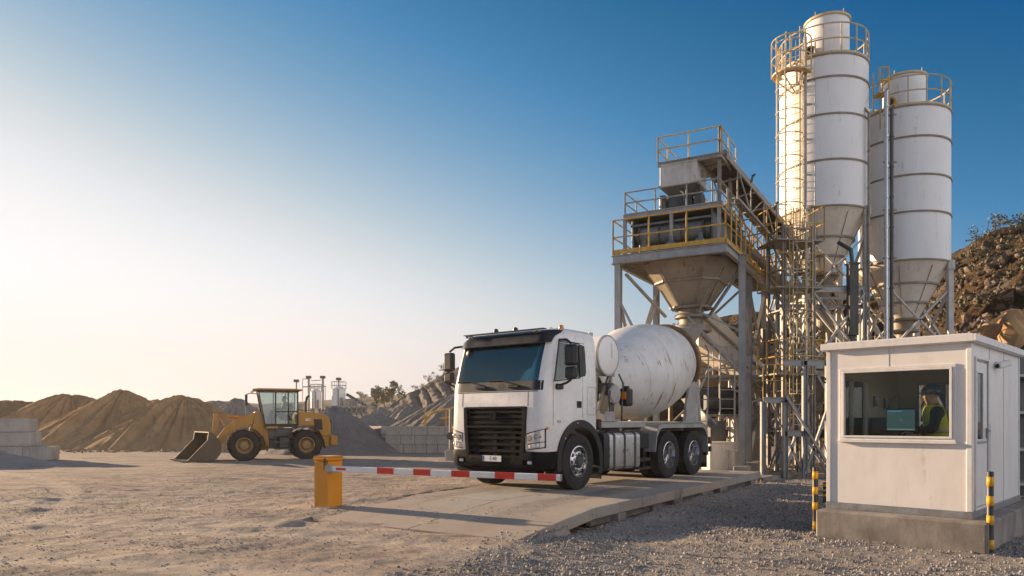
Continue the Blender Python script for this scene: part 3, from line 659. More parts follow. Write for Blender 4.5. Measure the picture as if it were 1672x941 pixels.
for y0 in (.95, 3.1):
    tm = k.math('ABSOLUTE', k.math('SUBTRACT', sp.outputs[1], y0)); c = k.mix(k.math('MULTIPLY', k.math('MULTIPLY', k.ramp(tm, .34, .18), k.ramp(k.noise(1.3, 6, .7, src=k.map((.5, 2, 1))), .3, .55)), .7), c, (.17, .15, .13))
c = k.mix(k.math('MULTIPLY', k.math('ADD', k.ramp(sp.outputs[0], .6, -1.8), k.ramp(sp.outputs[1], 2.7, 3.6)), .75), c, k.mix(k.noise(3, 5), (.42, .33, .25), (.30, .245, .20)))
k.l(c, k.b.inputs['Base Color']); k.b.inputs['Roughness'].default_value = .9; k.bump(k.noise(16, 8, .75), .5, .02); M['slab'] = k.m
for i in range(len(js)-1):
    for j, (t0, t1) in enumerate(((0.0, 1.80), (1.815, 3.60))):
        m = MB(); a, b = js[i]+.008, js[i+1]-.008; za, zb = topz(js[i]), topz(js[i+1]); dz = random.uniform(-.004, .004); th = .17
        za += dz; zb += dz
        m.add([(a, t0, za), (b, t0, zb), (b, t1, zb), (a, t1, za), (a, t0, za-th), (b, t0, zb-th), (b, t1, zb-th), (a, t1, za-th)], [(0, 1, 2, 3), (4, 7, 6, 5), (0, 4, 5, 1), (1, 5, 6, 2), (2, 6, 7, 3), (3, 7, 4, 0)])
        m.build('slab', M['slab'], wb, bevel=.012)
for s in (.9, 2.6, 3.5, 5.1, 6.3, 8.6):
    m = MB(); L = random.uniform(.25, .6); m.box(s-L/2, s+L/2, random.uniform(-.04, .06), .5, -.05, .128, .01); m.build('support_block', M['conc_dark'], wb)
m = MB(); m.box(0.05, 9.4, .12, .2, .0, .128); m.build('edge_beam', M['conc_dark'], wb)
def blockrow(x0, y0, ang, lens, z0, h, d, labels, group, mat='conc', gap=.012):
    s = 0
    for L, lb in zip(lens, labels):
        cx = x0+math.cos(ang)*(s+L/2); cy = y0+math.sin(ang)*(s+L/2)
        m = MB(); m.box(-L/2+gap/2, L/2-gap/2, -d/2, d/2, 0, h-.008, .018); m.box(-L*.18, L*.18, -.06, .06, h-.012, h+.004)
        o = m.build('concrete_block', M[mat]); o.location = (cx, cy, z0); o.rotation_euler = (0, 0, ang+random.uniform(-.012, .012)); tagp(o, lb, 'concrete block', group); s += L
hb = .45; Yw = 37.0
def lens_from(px): return [(b-a)/F*Yw for a, b in zip(px[:-1], px[1:])]
ordn = ['first', 'second', 'third', 'fourth', 'fifth', 'sixth']
for row, (nm, px) in enumerate((('bottom', [630, 660, 679, 697.6, 715, 737]), ('middle', [630, 655, 678, 696, 714, 737]), ('top', [632, 652, 673, 698, 727, 741]))):
    blockrow(X(px[0], Yw), Yw, 0, lens_from(px), row*hb, hb, .5, [f'{ordn[i]} block from the left in the {nm} course of the grey block wall' for i in range(5)], 'concrete blocks of the bay wall')
for row, nm in enumerate(('bottom', 'middle', 'top')):
    blockrow(X(630, Yw)-.1, Yw+.6, R(128), [1.2, 1.3], row*hb, hb, .5, [f'{w_} block in the {nm} course of the side wall behind the grey gravel heap' for w_ in ('near', 'far')], 'concrete blocks of the bay side wall')
Yl = 30.4; bl = 'stacked concrete blocks at the left edge'
lx = lambda px: [(b-a)/F*Yl for a, b in zip(px[:-1], px[1:])]
blockrow(X(-60, Yl), Yl, 0, lx([-60, 1, 52]), 1.16, .56, .8, ['top course block cut by the left edge of the picture', 'top course block at the right end of the stack'], bl)
blockrow(X(-60, Yl), Yl, 0, lx([-60, -2, 58.5]), .58, .575, .8, ['middle course block at the left edge of the picture', 'middle course block at the right end of the stack'], bl)
blockrow(X(-60, Yl), Yl, 0, lx([-60, 0, 47, 58, 88]), 0, .575, .8, ['bottom course block cut by the left edge of the picture', 'bottom course block half buried in grey gravel', 'narrow infill block in the bottom course', 'single low block standing out to the right of the stack'], bl)
# ================================================================ concrete mixer truck
TR = thing('mixer_truck', 'white concrete mixer truck with rust stained drum and black grille, standing on the slabs', 'concrete mixer truck', (.334, 14.71, .302), math.atan2(-.7796, -.6263))
YC = .05; HW = 1.17
def rrect(xf, xr, hw, z, rf=.26, rb=.06, yc=YC, n=6):
    pts = []
    for (cx, cy, r, a0) in ((xf-rf, yc+hw-rf, rf, 0), (xr+rb, yc+hw-rb, rb, 90), (xr+rb, yc-hw+rb, rb, 180), (xf-rf, yc-hw+rf, rf, 270)):
        for i in range(n+1): a = R(a0+90*i/n); pts.append((cx+r*math.cos(a), cy+r*math.sin(a), z))
    return pts
CS = [(.70, 1.13, HW-.01), (.80, 1.15, HW), (1.3, 1.15, HW), (1.85, 1.12, HW), (2.02, 1.09, HW), (2.4, .99, HW-.015), (2.76, .87, HW-.03), (2.90, .79, HW-.06), (3.0, .62, HW-.11), (3.05, .40, HW-.20), (3.07, .15, HW-.4)]
def cs_at(z):
    for (z0, x0, h0), (z1, x1, h1) in zip(CS[:-1], CS[1:]):
        if z0 <= z <= z1: t = (z-z0)/(z1-z0); return x0+(x1-x0)*t, h0+(h1-h0)*t
    return CS[0][1:] if z < CS[0][0] else CS[-1][1:]
cab = MB(); cab.loft([rrect(x, -.62, h, z, rf=min(.26, h)) for z, x, h in CS])
cabo = cab.build('cab', M['white'], TR, smooth=35)
inn = MB(); inn.loft([rrect(cs_at(z)[0]-.06, -.56, cs_at(z)[1]-.06, z, rf=.22) for z in (1.3, 1.9, 2.4, 2.76, 2.9)])
c_ws = MB(); c_ws.box(.55, 1.6, YC-.99, YC+.99, 2.03, 2.745)
c_wl = MB(); c_wl.prism([(.80, 2.05), (.62, 2.74), (-.02, 2.74), (-.02, 2.14), (.45, 2.09)], .9, 1.6); c_wr = MB(); c_wr.prism([(.80, 2.05), (.62, 2.74), (-.02, 2.74), (-.02, 2.14), (.45, 2.09)], -1.6, -.8)
c_arch = MB(); c_arch.lathe([(.70, -1.6), (.70, 1.6)], 32, Matrix.Translation((0, 0, .53)) @ Matrix.Rotation(R(90), 4, 'X'))
c_gr = MB(); c_gr.box(1.02, 1.4, YC-.72, YC+.76, .60, 1.56)
cut(cabo, [inn, c_ws, c_wl, c_wr, c_arch, c_gr])
for p in cabo.data.polygons: p.use_smooth = True
cabo.data.set_sharp_from_angle(angle=R(35))
def front_strip(name, mat, z0, z1, y0, y1, off, thick=.02, n=28, nz=4, bevel=0, lab=None):
    """a panel following the cab's front surface"""
    rows = []
    for k in range(nz+1):
        z = z0+(z1-z0)*k/nz; xf, hw = cs_at(z); rf = .26; row = []
        for i in range(n+1):
            y = y0+(y1-y0)*i/n; d = abs(y-YC)-(hw-rf); x = xf
            if d > 0: x = xf-rf+math.sqrt(max(0, rf*rf-min(d, rf)**2))
            row.append((x, y, z))
        rows.append(row)
    m = MB(); f = [[(x+off, y, z) for x, y, z in r] for r in rows]; b = [[(x+off-thick, y, z) for x, y, z in r] for r in rows]
    vs = [p for r in f for p in r]+[p for r in b for p in r]; N = (n+1)*(nz+1); fs = []
    for q in range(nz):
        for i in range(n):
            a = q*(n+1)+i; fs.append((a, a+1, a+n+2, a+n+1)); fs.append((N+a, N+a+n+1, N+a+n+2, N+a+1))
    for i in range(n): fs.append((i, N+i, N+i+1, i+1)); a = nz*(n+1)+i; fs.append((a, a+1, N+a+1, N+a))
    for q in range(nz): a = q*(n+1); fs.append((a, a+n+1, N+a+n+1, N+a)); a += n; fs.append((a, N+a, N+a+n+1, a+n+1))
    m.add(vs, fs); return m.build(name, mat, TR, smooth=40, label=lab)
ws = front_strip('windscreen', M['ws'], 2.015, 2.76, YC-1.0, YC+1.0, -.012, .008)
front_strip('windscreen_surround', M['black'], 1.86, 2.035, YC-1.08, YC+1.08, .004, .012)
m = MB()
for s in (-1, 1): m.loft([[(cs_at(z)[0]-.045+dx, YC+s*(1.03+.0*z)+dy, z) for dx, dy in ((.02, -s*.05), (-.05, s*.045), (-.07, s*.04), (0, -s*.05))] for z in (2.0, 2.4, 2.78)])
m.build('windscreen_pillar', M['black'], TR)
front_strip('sun_visor', M['black'], 2.74, 2.99, YC-1.10, YC+1.10, .085, .03)
m = MB(); m.box(.80, .915, YC-.98, YC+.98, 2.985, 3.0); m.build('visor_top', M['black'], TR)
for s in (-1, 1):
    m = MB(); m.box(.86, .955, YC+s*.82-.07, YC+s*.82+.07, 2.93, 2.975, .01); m.build('marker_lamp', M['lens'], TR)
# front bodywork
front_strip('front_panel_seam', M['black'], 1.835, 1.85, YC-1.0, YC+1.0, .003, .006)
m = MB()
for y0, y1, z0, z1 in ((-.72, .76, 1.52, 1.57), (-.72, .76, 1.16, 1.215), (-.70, .74, .60, .66)): m.box(1.10, 1.17, YC+y0, YC+y1, z0, z1, .012)
for s in (-1, 1): m.loft([[(1.09, YC+.02+s*(o_-.05), z), (1.168, YC+.02+s*(o_-.05), z), (1.168, YC+.02+s*(o_+.035), z), (1.09, YC+.02+s*(o_+.035), z)] for z, o_ in ((.62, .66), (1.15, .72), (1.56, .73))])
m.build('grille_frame', M['grill'], TR, bevel=.004)
m = MB()
for z in (1.27, 1.375, 1.47): m.box(1.07, 1.15, YC-.68, YC+.72, z-.030, z+.030, .010)
for z in (.74, .865, .985, 1.09): m.box(1.06, 1.14, YC-.68, YC+.72, z-.030, z+.030, .010)
for y in (-.42, .02, .46): m.box(1.055, 1.13, YC+y-.05, YC+y+.05, .64, 1.14, .008)
m.build('grille_slats', M['grill'], TR)
m = MB(); m.box(1.0, 1.03, YC-.70, YC+.74, .62, 1.55)
for i in range(30): m.box(1.03, 1.037, YC-.68+i*.047, YC-.665+i*.047, .63, 1.54)
m.build('radiator', M['black'], TR)
m = MB(); m.lathe([(.085, 0), (.092, .02), (.082, .035), (.0, .038)], 28, Matrix.Translation((1.15, YC+.02, 1.40)) @ Matrix.Rotation(R(90), 4, 'Y')); m.tube([(1.188, YC+.02+.055*math.cos(a), 1.40+.055*math.sin(a)) for a in np.linspace(0, 6.28, 17)[:-1]], .004, 5, closed=True); m.build('round_badge', M['grill'], TR, smooth=30)
for s in (-1, 1): front_strip('panel_gap', M['black'], 1.57, 1.84, YC+s*.80-.005, YC+s*.80+.005, .0025, .006, n=2)
# white headlamp surrounds are the cab itself; lamps
for s in (-1, 1):
    yy = YC+s*.955
    def fx(y, z):
        xf, hw = cs_at(z); d = abs(y-YC)-(hw-.26); return xf-.26+math.sqrt(max(0, .26**2-min(max(d, 0), .26)**2)) if d > 0 else xf
    y_in, y_out = YC+s*.80, YC+s*1.10
    def panel(mb, pts, off, th):
        f = [(fx(y, z)+off, y+s*off*.4, z) for y, z in pts]; b = [(fx(y, z)+off-th, y, z) for y, z in pts]; n = len(pts)
        mb.add(f+b, [tuple(range(n)), tuple(range(n, 2*n))[::-1]]+[(i, (i+1) % n, n+(i+1) % n, n+i) for i in range(n)])
    m = MB(); o_ = [(y_in-s*.02, .79), (y_in-s*.0, 1.055), (YC+s*.95, 1.095), (y_out+s*.012, 1.115), (y_out+s*.005, .86), (YC+s*1.0, .80)]
    # split in vertical facets so the lamp follows the rounded corner
    def strip(mb, off, th, a, b, zlo, zhi, n=6, sl=.05, sh_=.09):
        for i in range(n):
            ya = a+(b-a)*i/n; yb = a+(b-a)*(i+1)/n
            u0, u1 = i/n, (i+1)/n; panel(mb, [(ya, zlo+sl*u0), (yb, zlo+sl*u1), (yb, zhi+sh_*u0), (ya, zhi+sh_*u1)] if False else [(ya, zlo+sl*u0), (yb, zlo+sl*u1), (yb, zhi+sh_*u1), (ya, zhi+sh_*u0)], off, th)
    strip(m, .004, .03, y_in-s*.03, y_out+s*.03, .765, 1.075); hl = m.build('headlight', M['black'], TR)
    m = MB(); strip(m, .009, .01, y_in-s*.012, y_out+s*.016, .785, .870, 6, .05, .05); strip(m, .009, .01, y_in-s*.012, y_out+s*.016, .885, 1.057, 6, .05, .09); m.build('reflector', M['chrome'], hl)
    for dy, z, r_ in ((.06, .985, .055), (.19, 1.015, .05), (.26, 1.02, .025), (.07, .84, .03), (.15, .855, .03), (.22, .865, .03)):
        m = MB(); y = YC+s*(.80+dy); x = fx(y, z); m.lathe([(r_, 0), (r_*.9, .015), (r_*.4, .02), (0, .02)], 16, Matrix.Translation((x+.006, y, z)) @ Matrix.Rotation(R(s*28 if dy > .1 else 0), 4, 'Z') @ Matrix.Rotation(R(90), 4, 'Y')); m.build('lamp_bulb', M['amber'] if (dy == .26) else M['lens'] if z > .9 else M['plate'], hl, smooth=40)
    m = MB(); m.lathe([(.028, 0), (.022, .02), (0, .024)], 12, Matrix.Translation((fx(YC+s*1.13, 1.15), YC+s*1.155, 1.17)) @ Matrix.Rotation(R(s*70), 4, 'Z') @ Matrix.Rotation(R(90), 4, 'Y')); m.build('side_marker', M['amber'], TR)
# bumper
def bsec(z, g): return rrect(1.17+g, .62, HW+.02+g, z, rf=.30, n=8)
bm_ = MB(); bm_.loft([bsec(.40, -.09), bsec(.44, -.02), bsec(.52, .0), bsec(.66, .005), bsec(.74, -.01), bsec(.76, -.04)])
bo = bm_.build('bumper', M['grill'], TR, smooth=40)
cb = MB(); cb.box(1.05, 1.4, YC-.62, YC+.66, .655, .9); cb2 = MB(); cb2.box(1.10, 1.4, YC-.5, YC+.5, .39, .46, .02)
cc3 = MB(); cc3.lathe([(.70, -1.6), (.70, 1.6)], 32, Matrix.Translation((0, 0, .53)) @ Matrix.Rotation(R(90), 4, 'X'))
cf = [cb, cb2, cc3]
for s in (-1, 1): q = MB(); q.box(1.12, 1.35, YC+s*.80-.10, YC+s*.80+.12, .50, .60, .02); cf.append(q)
cut(bo, cf)
for s in (-1, 1):
    m = MB(); m.box(1.115, 1.145, YC+s*.84-.055, YC+s*.84+.055, .515, .58, .015); m.build('fog_lamp', M['plate'], TR)
m = MB(); m.box(1.0, 1.10, YC-.95, YC+.93, .31, .41, .02); m.box(.7, 1.0, YC-.9, YC+.85, .33, .42); m.build('lower_valance', M['grill'], TR, bevel=.01)
pl = MB(); pl.box(1.183, 1.195, YC-.24, YC+.22, .545, .655, .003); plo = pl.build('number_plate', M['plate'], TR)
m = MB(); m.box(1.195, 1.1975, YC-.235, YC-.195, .55, .65); m.build('blue_band', M['blue'], plo)
RX = lambda x, y, z, rz=0: Matrix.Translation((x, y, z)) @ Matrix.Rotation(rz, 4, 'Z') @ Matrix.Rotation(R(90), 4, 'X')
text_mesh('plate_digits', '-2 60', .095, M['black'], plo, RX(1.1962, YC+.01, .602, R(90)), .001)
for y in (-.55, .33, .50):
    m = MB(); m.cyl((1.16, YC+y, .60), (1.182, YC+y, .60), .013, 10); m.build('parking_sensor', M['black'], TR)
# windscreen wipers
for y in (-.55, .25):
    m = MB(); m.tube([(1.13, YC+y+.30, 1.95), (1.10, YC+y-.1, 2.06), (1.09, YC+y-.42, 2.06)], .012, 6); m.box(1.10, 1.15, YC+y+.08, YC+y+.34, 1.91, 1.965, .015); m.build('wiper', M['black'], TR)
# interior
m = MB(); m.box(.55, .98, YC-1.0, YC+1.0, 1.75, 2.06, .05); m.build('dashboard', M['seat'], TR)
for y in (-.55, .6):
    m = MB(); m.box(-.1, .35, y-.22, y+.26, 1.62, 1.75, .04); m.box(-.22, -.08, y-.22, y+.26, 1.7, 2.4, .05); m.box(-.2, -.1, y-.12, y+.16, 2.42, 2.62, .04); m.build('seat', M['seat_light'], TR)
m = MB(); st = Matrix.Translation((.46, .60, 2.02)) @ Matrix.Rotation(R(-38), 4, 'Y'); m.tube([st @ Vector((.21*math.cos(a), .21*math.sin(a), 0)) for a in np.linspace(0, 6.28, 25)[:-1]], .015, 6, closed=True); m.tube([st @ Vector((.2, 0, 0)), st @ Vector((-.2, 0, 0))], .02, 6); m.tube([st @ Vector((0, 0, 0)), st @ Vector((0, 0, -.3))], .03, 6); m.build('steering_wheel', M['seat'], TR)
m = MB(); m.box(-.555, -.54, YC-1.0, YC+1.0, 1.4, 2.85); m.build('rear_lining', M['seat_light'], TR)
m = MB(); blob(m, (.90, -.78, 2.62), .09, 3, .1, 2, (.4, 1, 1)); m.build('inner_mirror', M['black'], TR, smooth=60)
# side windows, door seams, handle
for s in (-1, 1):
    Y0 = YC+s*(HW+.0005)
    def wy(z): return YC+s*(cs_at(z)[1]-.03)
    m = MB(); P_ = [(.80, 2.05), (.62, 2.74), (-.03, 2.74), (-.03, 2.14), (.45, 2.09)]; m.add([(x, wy(z), z) for x, z in P_]+[(x, wy(z)-s*.006, z) for x, z in P_], [(0, 1, 2, 3, 4), (9, 8, 7, 6, 5)]); m.build('side_window', M['ws'], TR)
    def sidepoly(mb, P_, off, th):
        n = len(P_); mb.add([(x, YC+s*(cs_at(z)[1]+off), z) for x, z in P_]+[(x, YC+s*(cs_at(z)[1]+off-th), z) for x, z in P_], [tuple(range(n)), tuple(range(2*n-1, n-1, -1))]+[(i, (i+1) % n, n+(i+1) % n, n+i) for i in range(n)])
    m = MB(); sidepoly(m, [(-.015, 2.13), (-.015, 2.76), (-.19, 2.74), (-.215, 2.6), (-.225, 2.25), (-.2, 2.165)], .006, .03)
    for a, b in (((.83, 2.03), (.64, 2.765)), ((.64, 2.765), (-.02, 2.765)), ((.83, 2.03), (.45, 2.07)), ((.45, 2.07), (-.02, 2.125))):
        m.bar((a[0], YC+s*(cs_at(a[1])[1]+.001), a[1]), (b[0], YC+s*(cs_at(b[1])[1]+.001), b[1]), .022, .022)
    m.build('window_surround', M['black'], TR)
    m = MB()
    for a, b in (((.86, 2.05), (.87, 1.22)), ((-.10, 2.13), (-.10, 1.36)), ((-.2, 2.78), (.60, 2.79))):
        m.bar((a[0], YC+s*(cs_at(a[1])[1]-.001), a[1]), (b[0], YC+s*(cs_at(b[1])[1]-.001), b[1]), .009, .009)
    for P_ in ([(-.26, 1.95), (-.57, 1.95), (-.57, 1.42), (-.26, 1.42)],):
        for i in range(4): a, b = P_[i], P_[(i+1) % 4]; m.bar((a[0], YC+s*(HW-.001), a[1]), (b[0], YC+s*(HW-.001), b[1]), .006, .006)
    m.build('door_seam', M['seat'], TR)
    m = MB(); m.box(-.06, .10, YC+s*(HW-.01), YC+s*(HW+.012), 1.55, 1.68, .012); m.box(-.02, .02, YC+s*(HW+.012), YC+s*(HW+.03), 1.56, 1.66, .008); m.build('door_handle', M['black'], TR)
    m = MB(); m.box(.60, .80, YC+s*(HW-.01), YC+s*(HW+.06), 1.88, 1.98, .02); m.build('mirror_base', M['black'], TR)
    # wheel arch lip, steps, mud guard
    m = MB(); ri, ro = .655, .78; A = np.linspace(R(-12), R(200), 26)
    y0, y1 = YC+s*(HW-.30), YC+s*(HW+.035)
    sec = [[(math.cos(a)*ri*1.0, y1, .53+math.sin(a)*ri), (math.cos(a)*ro, y1, .53+math.sin(a)*ro*1.02), (math.cos(a)*ro, y0, .53+math.sin(a)*ro), (math.cos(a)*ri, y0, .53+math.sin(a)*ri)] for a in A]
    m.loft(sec); m.box(-.74, -.62, min(YC+s*.75, y1), max(YC+s*.75, y1), 1.12, 1.34, .02); m.build('wheel_arch', M['black'], TR, smooth=40)
    m = MB(); m.box(-.80, -.77, YC+s*.85, YC+s*1.16, .16, .9); m.build('mud_flap', M['rubber'], TR)
    m = MB(); m.box(.55, .88, YC+s*1.0, YC+s*1.19, .33, .38, .01); m.box(.55, .9, YC+s*1.0, YC+s*1.15, .42, .70, .02); m.build('cab_step', M['grill'], TR)
for x, z in ((.12, 1.262), (.53, .98)):
    m = MB(); m.box(x-.022, x+.022, YC+HW+.03, YC+HW+.045, z-.015, z+.015, .006); m.build('side_marker', M['amber'], TR)
text_mesh('door_number', '8X3', .07, M['seat'], TR, RX(.68, YC+HW+.002, 1.29, R(180)), .001)
# mirrors
for s, x, yy in ((1, .70, 1.50), (-1, .86, -1.36)):
    m = MB(); m.box(x-.07, x+.07, yy-.13, yy+.13, 2.30, 2.68, .04); m.box(x-.06, x+.07, yy-.12, yy+.12, 2.06, 2.285, .04); mo = m.build('wing_mirror', M['black'], TR, bevel=.012)
    m = MB(); m.tube([(x, yy, 2.70), (x-.02, yy-s*.12, 2.78), (x-.1, YC+s*1.08, 2.80)], .022, 6); m.build('mirror_arm', M['black'], mo); m = MB(); m.tube([(x, yy, 2.05), (x-.02, yy-s*.1, 2.0), (x-.0, YC+s*1.16, 1.94)], .022, 6); m.build('mirror_arm', M['black'], mo)
# roof lamps and horn
for x, y, mt in ((.3, 1.0, 'tanlens'), (.1, .62, 'tanlens'), (.55, .1, 'black'), (.6, -.35, 'black')):
    m = MB(); m.lathe([(.05, 0), (.052, .03), (.04, .07), (0, .085)], 14, Matrix.Translation((x, y, 3.035))); m.build('roof_beacon', M['amber'] if mt == 'tanlens' else M['black'], TR, smooth=50)
m = MB(); m.box(-.3, .05, .35, .75, 3.07, 3.10, .01); m.build('roof_hatch', M['black'], TR)
# wheels
def wheel(x, y, s, kind, w=.30, r=.53):
    e = bpy.data.objects.new('wheel', None); COL.objects.link(e); e.parent = TR; e.location = (x, y, r); e.empty_display_size = .1
    Mx = Matrix.Rotation(R(-90*s), 4, 'X')
    m = MB(); h = w/2
    prof = [(r*.56, -h*.8), (r*.66, -h), (r*.84, -h*1.02), (r*.96, -h*.88)]
    for i in range(5):
        a = -h*.84+i*h*.42-.21*h*0; prof += [(r, a-h*0.0+.002), (r, a+h*.28-.0)] if i < 4 else [(r, h*.84)]
        if i < 4: prof += [(r-.018, a+h*.30), (r-.018, a+h*.40)]
    prof += [(r*.96, h*.88), (r*.84, h*1.02), (r*.66, h), (r*.56, h*.8)]
    m.lathe(prof, 48, Mx, capped=False); m.lathe([(r*.80, h*1.02), (r*.80, h*1.045), (r*.78, h*1.045), (r*.78, h*1.02)], 48, Mx, capped=False)
    m.build('tyre', M['rubber'], e, smooth=30)
    m = MB(); rr = r*.555
    if kind == 'front':
        m.lathe([(rr, h*.72), (rr*1.03, h*.95), (rr*.97, h*.98), (rr*.93, h*.8), (rr*.88, h*.55), (rr*.80, h*.62), (rr*.66, h*.93), (rr*.50, h*1.0), (rr*.47, h*.98), (rr*.47, h*.6), (0, h*.6)], 40, Mx, capped=False)
    else:
        m.lathe([(rr, h*.72), (rr*1.03, h*.95), (rr*.97, h*.98), (rr*.92, h*.6), (rr*.86, -h*.3), (rr*.62, -h*.55), (rr*.46, -h*.55), (rr*.45, -h*.3), (rr*.40, -h*.1), (0, -h*.1)], 40, Mx, capped=False)
    m.build('rim', M['chrome'], e, smooth=30)
    m = MB()
    if kind == 'front':
        m.lathe([(rr*.40, h*.6), (rr*.40, h*.98), (rr*.30, h*1.25), (rr*.15, h*1.3), (0, h*1.3)], 20, Mx, capped=False)
        for i in range(10): a = i*math.pi/5; c_ = Vector((rr*.74*math.cos(a), rr*.74*math.sin(a), h*.76)); vs = []; m.lathe([(.036, 0), (.036, .012), (0, .012)], 12, Mx @ Matrix.Translation(c_) @ Matrix.Rotation(a, 4, 'Z') @ Matrix.Rotation(R(40), 4, 'Y'))
    else:
        m.lathe([(rr*.42, -h*.3), (rr*.36, h*.1), (rr*.2, h*.25), (0, h*.28)], 20, Mx, capped=False)
        for i in range(8): a = i*math.pi/4; c_ = Vector((rr*.72*math.cos(a), rr*.72*math.sin(a), -h*.42)); m.lathe([(.034, 0), (.034, .012), (0, .012)], 12, Mx @ Matrix.Translation(c_))
    m.build('hub', M['dark'] if kind != 'front' else M['seat'], e, smooth=30)
    m = MB()
    for i in range(10): a = (i+.5)*math.pi/5; rad = rr*(.56 if kind == 'front' else .54); m.lathe([(.016, 0), (.016, .03), (.010, .035), (0, .035)], 6, Mx @ Matrix.Translation((rad*math.cos(a), rad*math.sin(a), h*.96 if kind == 'front' else -h*.5)))
    m.build('wheel_nuts', M['chrome'], e)
for s in (-1, 1):
    ys = (lambda d: YC+s*(HW-d))
    wheel(0, ys(.16), s, 'front')
    for x in (-3.74, -5.06):
        wheel(x, ys(.15), s, 'rear', .27); wheel(x, ys(.47), s, 'inner', .27)
m = MB()
for x in (0, -3.74, -5.06): m.cyl((x, -.9, .53), (x, .95, .53), .09, 14)
for x in (-3.74, -5.06): blob(m, (x, 0, .55), .26, 1, .05, 2)
m.build('axle', M['dark'], TR, smooth=40)
m = MB()
for y in (-.40, .48): m.chan((-6.15, y, .92), (.9, y, .92), .09, .27, .02)
for x in (-5.9, -4.4, -3.0, -1.8, -.7): m.box(x-.05, x+.05, -.38, .46, .82, 1.02)
m.build('chassis', M['dark'], TR)
# tanks and boxes between axles
def rbox_y(m, x0, x1, y0, y1, z0, z1, r=.09, n=5):
    pts = []
    for (cx, cz, a0) in ((y1-r, z1-r, 0), (y0+r, z1-r, 90), (y0+r, z0+r, 180), (y1-r, z0+r, 270)):
        for i in range(n+1): a = R(a0+90*i/n); pts.append((cx+r*math.cos(a), cz+r*math.sin(a)))
    m.prism(pts, x0, x1, 'x')
m = MB(); rbox_y(m, -2.36, -1.12, .62, 1.20, .30, 1.06); ft = m.build('fuel_tank', M['alu'], TR, smooth=30)
for x in (-2.16, -1.72, -1.30):
    m = MB(); rbox_y(m, x-.03, x+.03, .61, 1.212, .288, 1.072); m.build('tank_strap', M['seat'], ft)
m = MB(); rbox_y(m, -1.11, -.90, .62, 1.20, .30, 1.06); m.build('tank_end_box', M['black'], TR, smooth=30)
m = MB(); m.cyl((-1.45, .95, 1.06), (-1.45, .95, 1.10), .045, 14); m.build('fuel_cap', M['black'], ft)
m = MB(); rbox_y(m, -2.9, -2.42, .75, 1.12, .70, 1.04, .03); m.box(-2.75, -2.70, .8, 1.1, .3, .7); m.box(-2.95, -2.4, .85, 1.15, .42, .5, .01); m.box(-2.95, -2.4, .85, 1.15, .25, .30, .01); m.build('battery_box', M['black'], TR)
m = MB(); rbox_y(m, -2.6, -1.0, -1.08, -.6, .35, 1.0); m.build('air_tank', M['dark'], TR, smooth=30)
# rear mudguards : steel sheet with folded front and rear
for s in (-1, 1):
    y0, y1 = YC+s*(HW-.62), YC+s*(HW+.02); m = MB(); P_ = [(-3.02, .62), (-3.10, 1.05), (-3.22, 1.20), (-3.34, 1.235), (-5.45, 1.235), (-5.62, 1.18), (-5.74, 1.0), (-5.78, .45)]
    Q_ = [(x+(.03 if i < 3 else 0)-(.03 if i > 4 else 0), z+(.0 if i in (0, 7) else .03)) for i, (x, z) in enumerate(P_)]
    for i in range(7): m.add([(P_[i][0], y0, P_[i][1]), (P_[i+1][0], y0, P_[i+1][1]), (P_[i+1][0], y1, P_[i+1][1]), (P_[i][0], y1, P_[i][1]), (Q_[i][0], y0, Q_[i][1]), (Q_[i+1][0], y0, Q_[i+1][1]), (Q_[i+1][0], y1, Q_[i+1][1]), (Q_[i][0], y1, Q_[i][1])], [(0, 1, 2, 3), (4, 7, 6, 5), (0, 4, 5, 1), (2, 6, 7, 3), (1, 5, 6, 2), (0, 3, 7, 4)])
    # side valance
    for i in range(1, 6): (a, b), (c, d) = P_[i], P_[i+1]; m.add([(a, y1, b-.09), (c, y1, d-.09), (c, y1, d+.03), (a, y1, b+.03), (a, y1-s*.01, b-.09), (c, y1-s*.01, d-.09), (c, y1-s*.01, d+.03), (a, y1-s*.01, b+.03)], [(0, 1, 2, 3), (4, 7, 6, 5), (0, 4, 5, 1), (2, 6, 7, 3), (1, 5, 6, 2), (0, 3, 7, 4)])
    m.build('rear_mudguard', M['steel'], TR)
    m = MB(); m.box(-5.80, -5.775, YC+s*.62, YC+s*1.15, .14, .95); m.build('mud_flap', M['rubber'], TR)
for x in (-3.12, -4.6, -5.5):
    m = MB(); m.box(x-.02, x+.02, YC+HW+.02, YC+HW+.03, 1.16, 1.19, .004); m.build('side_marker', M['amber'], TR)
m = MB(); m.box(-6.2, -6.1, -1.05, 1.15, .52, .66, .01); m.box(-6.2, -5.8, .3, .38, .6, 1.1); m.box(-6.15, -6.05, .75, 1.15, .72, .9, .01); m.build('rear_underrun_bar', M['black'], TR)
# subframe
m = MB()
for y in (-.42, .50): m.box(-6.0, -.85, y-.06, y+.06, 1.06, 1.22, .005)
m.box(-2.9, -.9, .5, 1.05, 1.16, 1.28, .01); m.box(-.95, -.78, -.9, 1.0, 1.1, 1.42, .02); m.box(-1.6, -1.2, .7, 1.05, 1.28, 1.5, .02)
for x in (-1.0, -1.9, -2.8): m.box(x-.04, x+.04, -.9, 1.0, 1.1, 1.2)
m.build('subframe', M['steel'], TR)
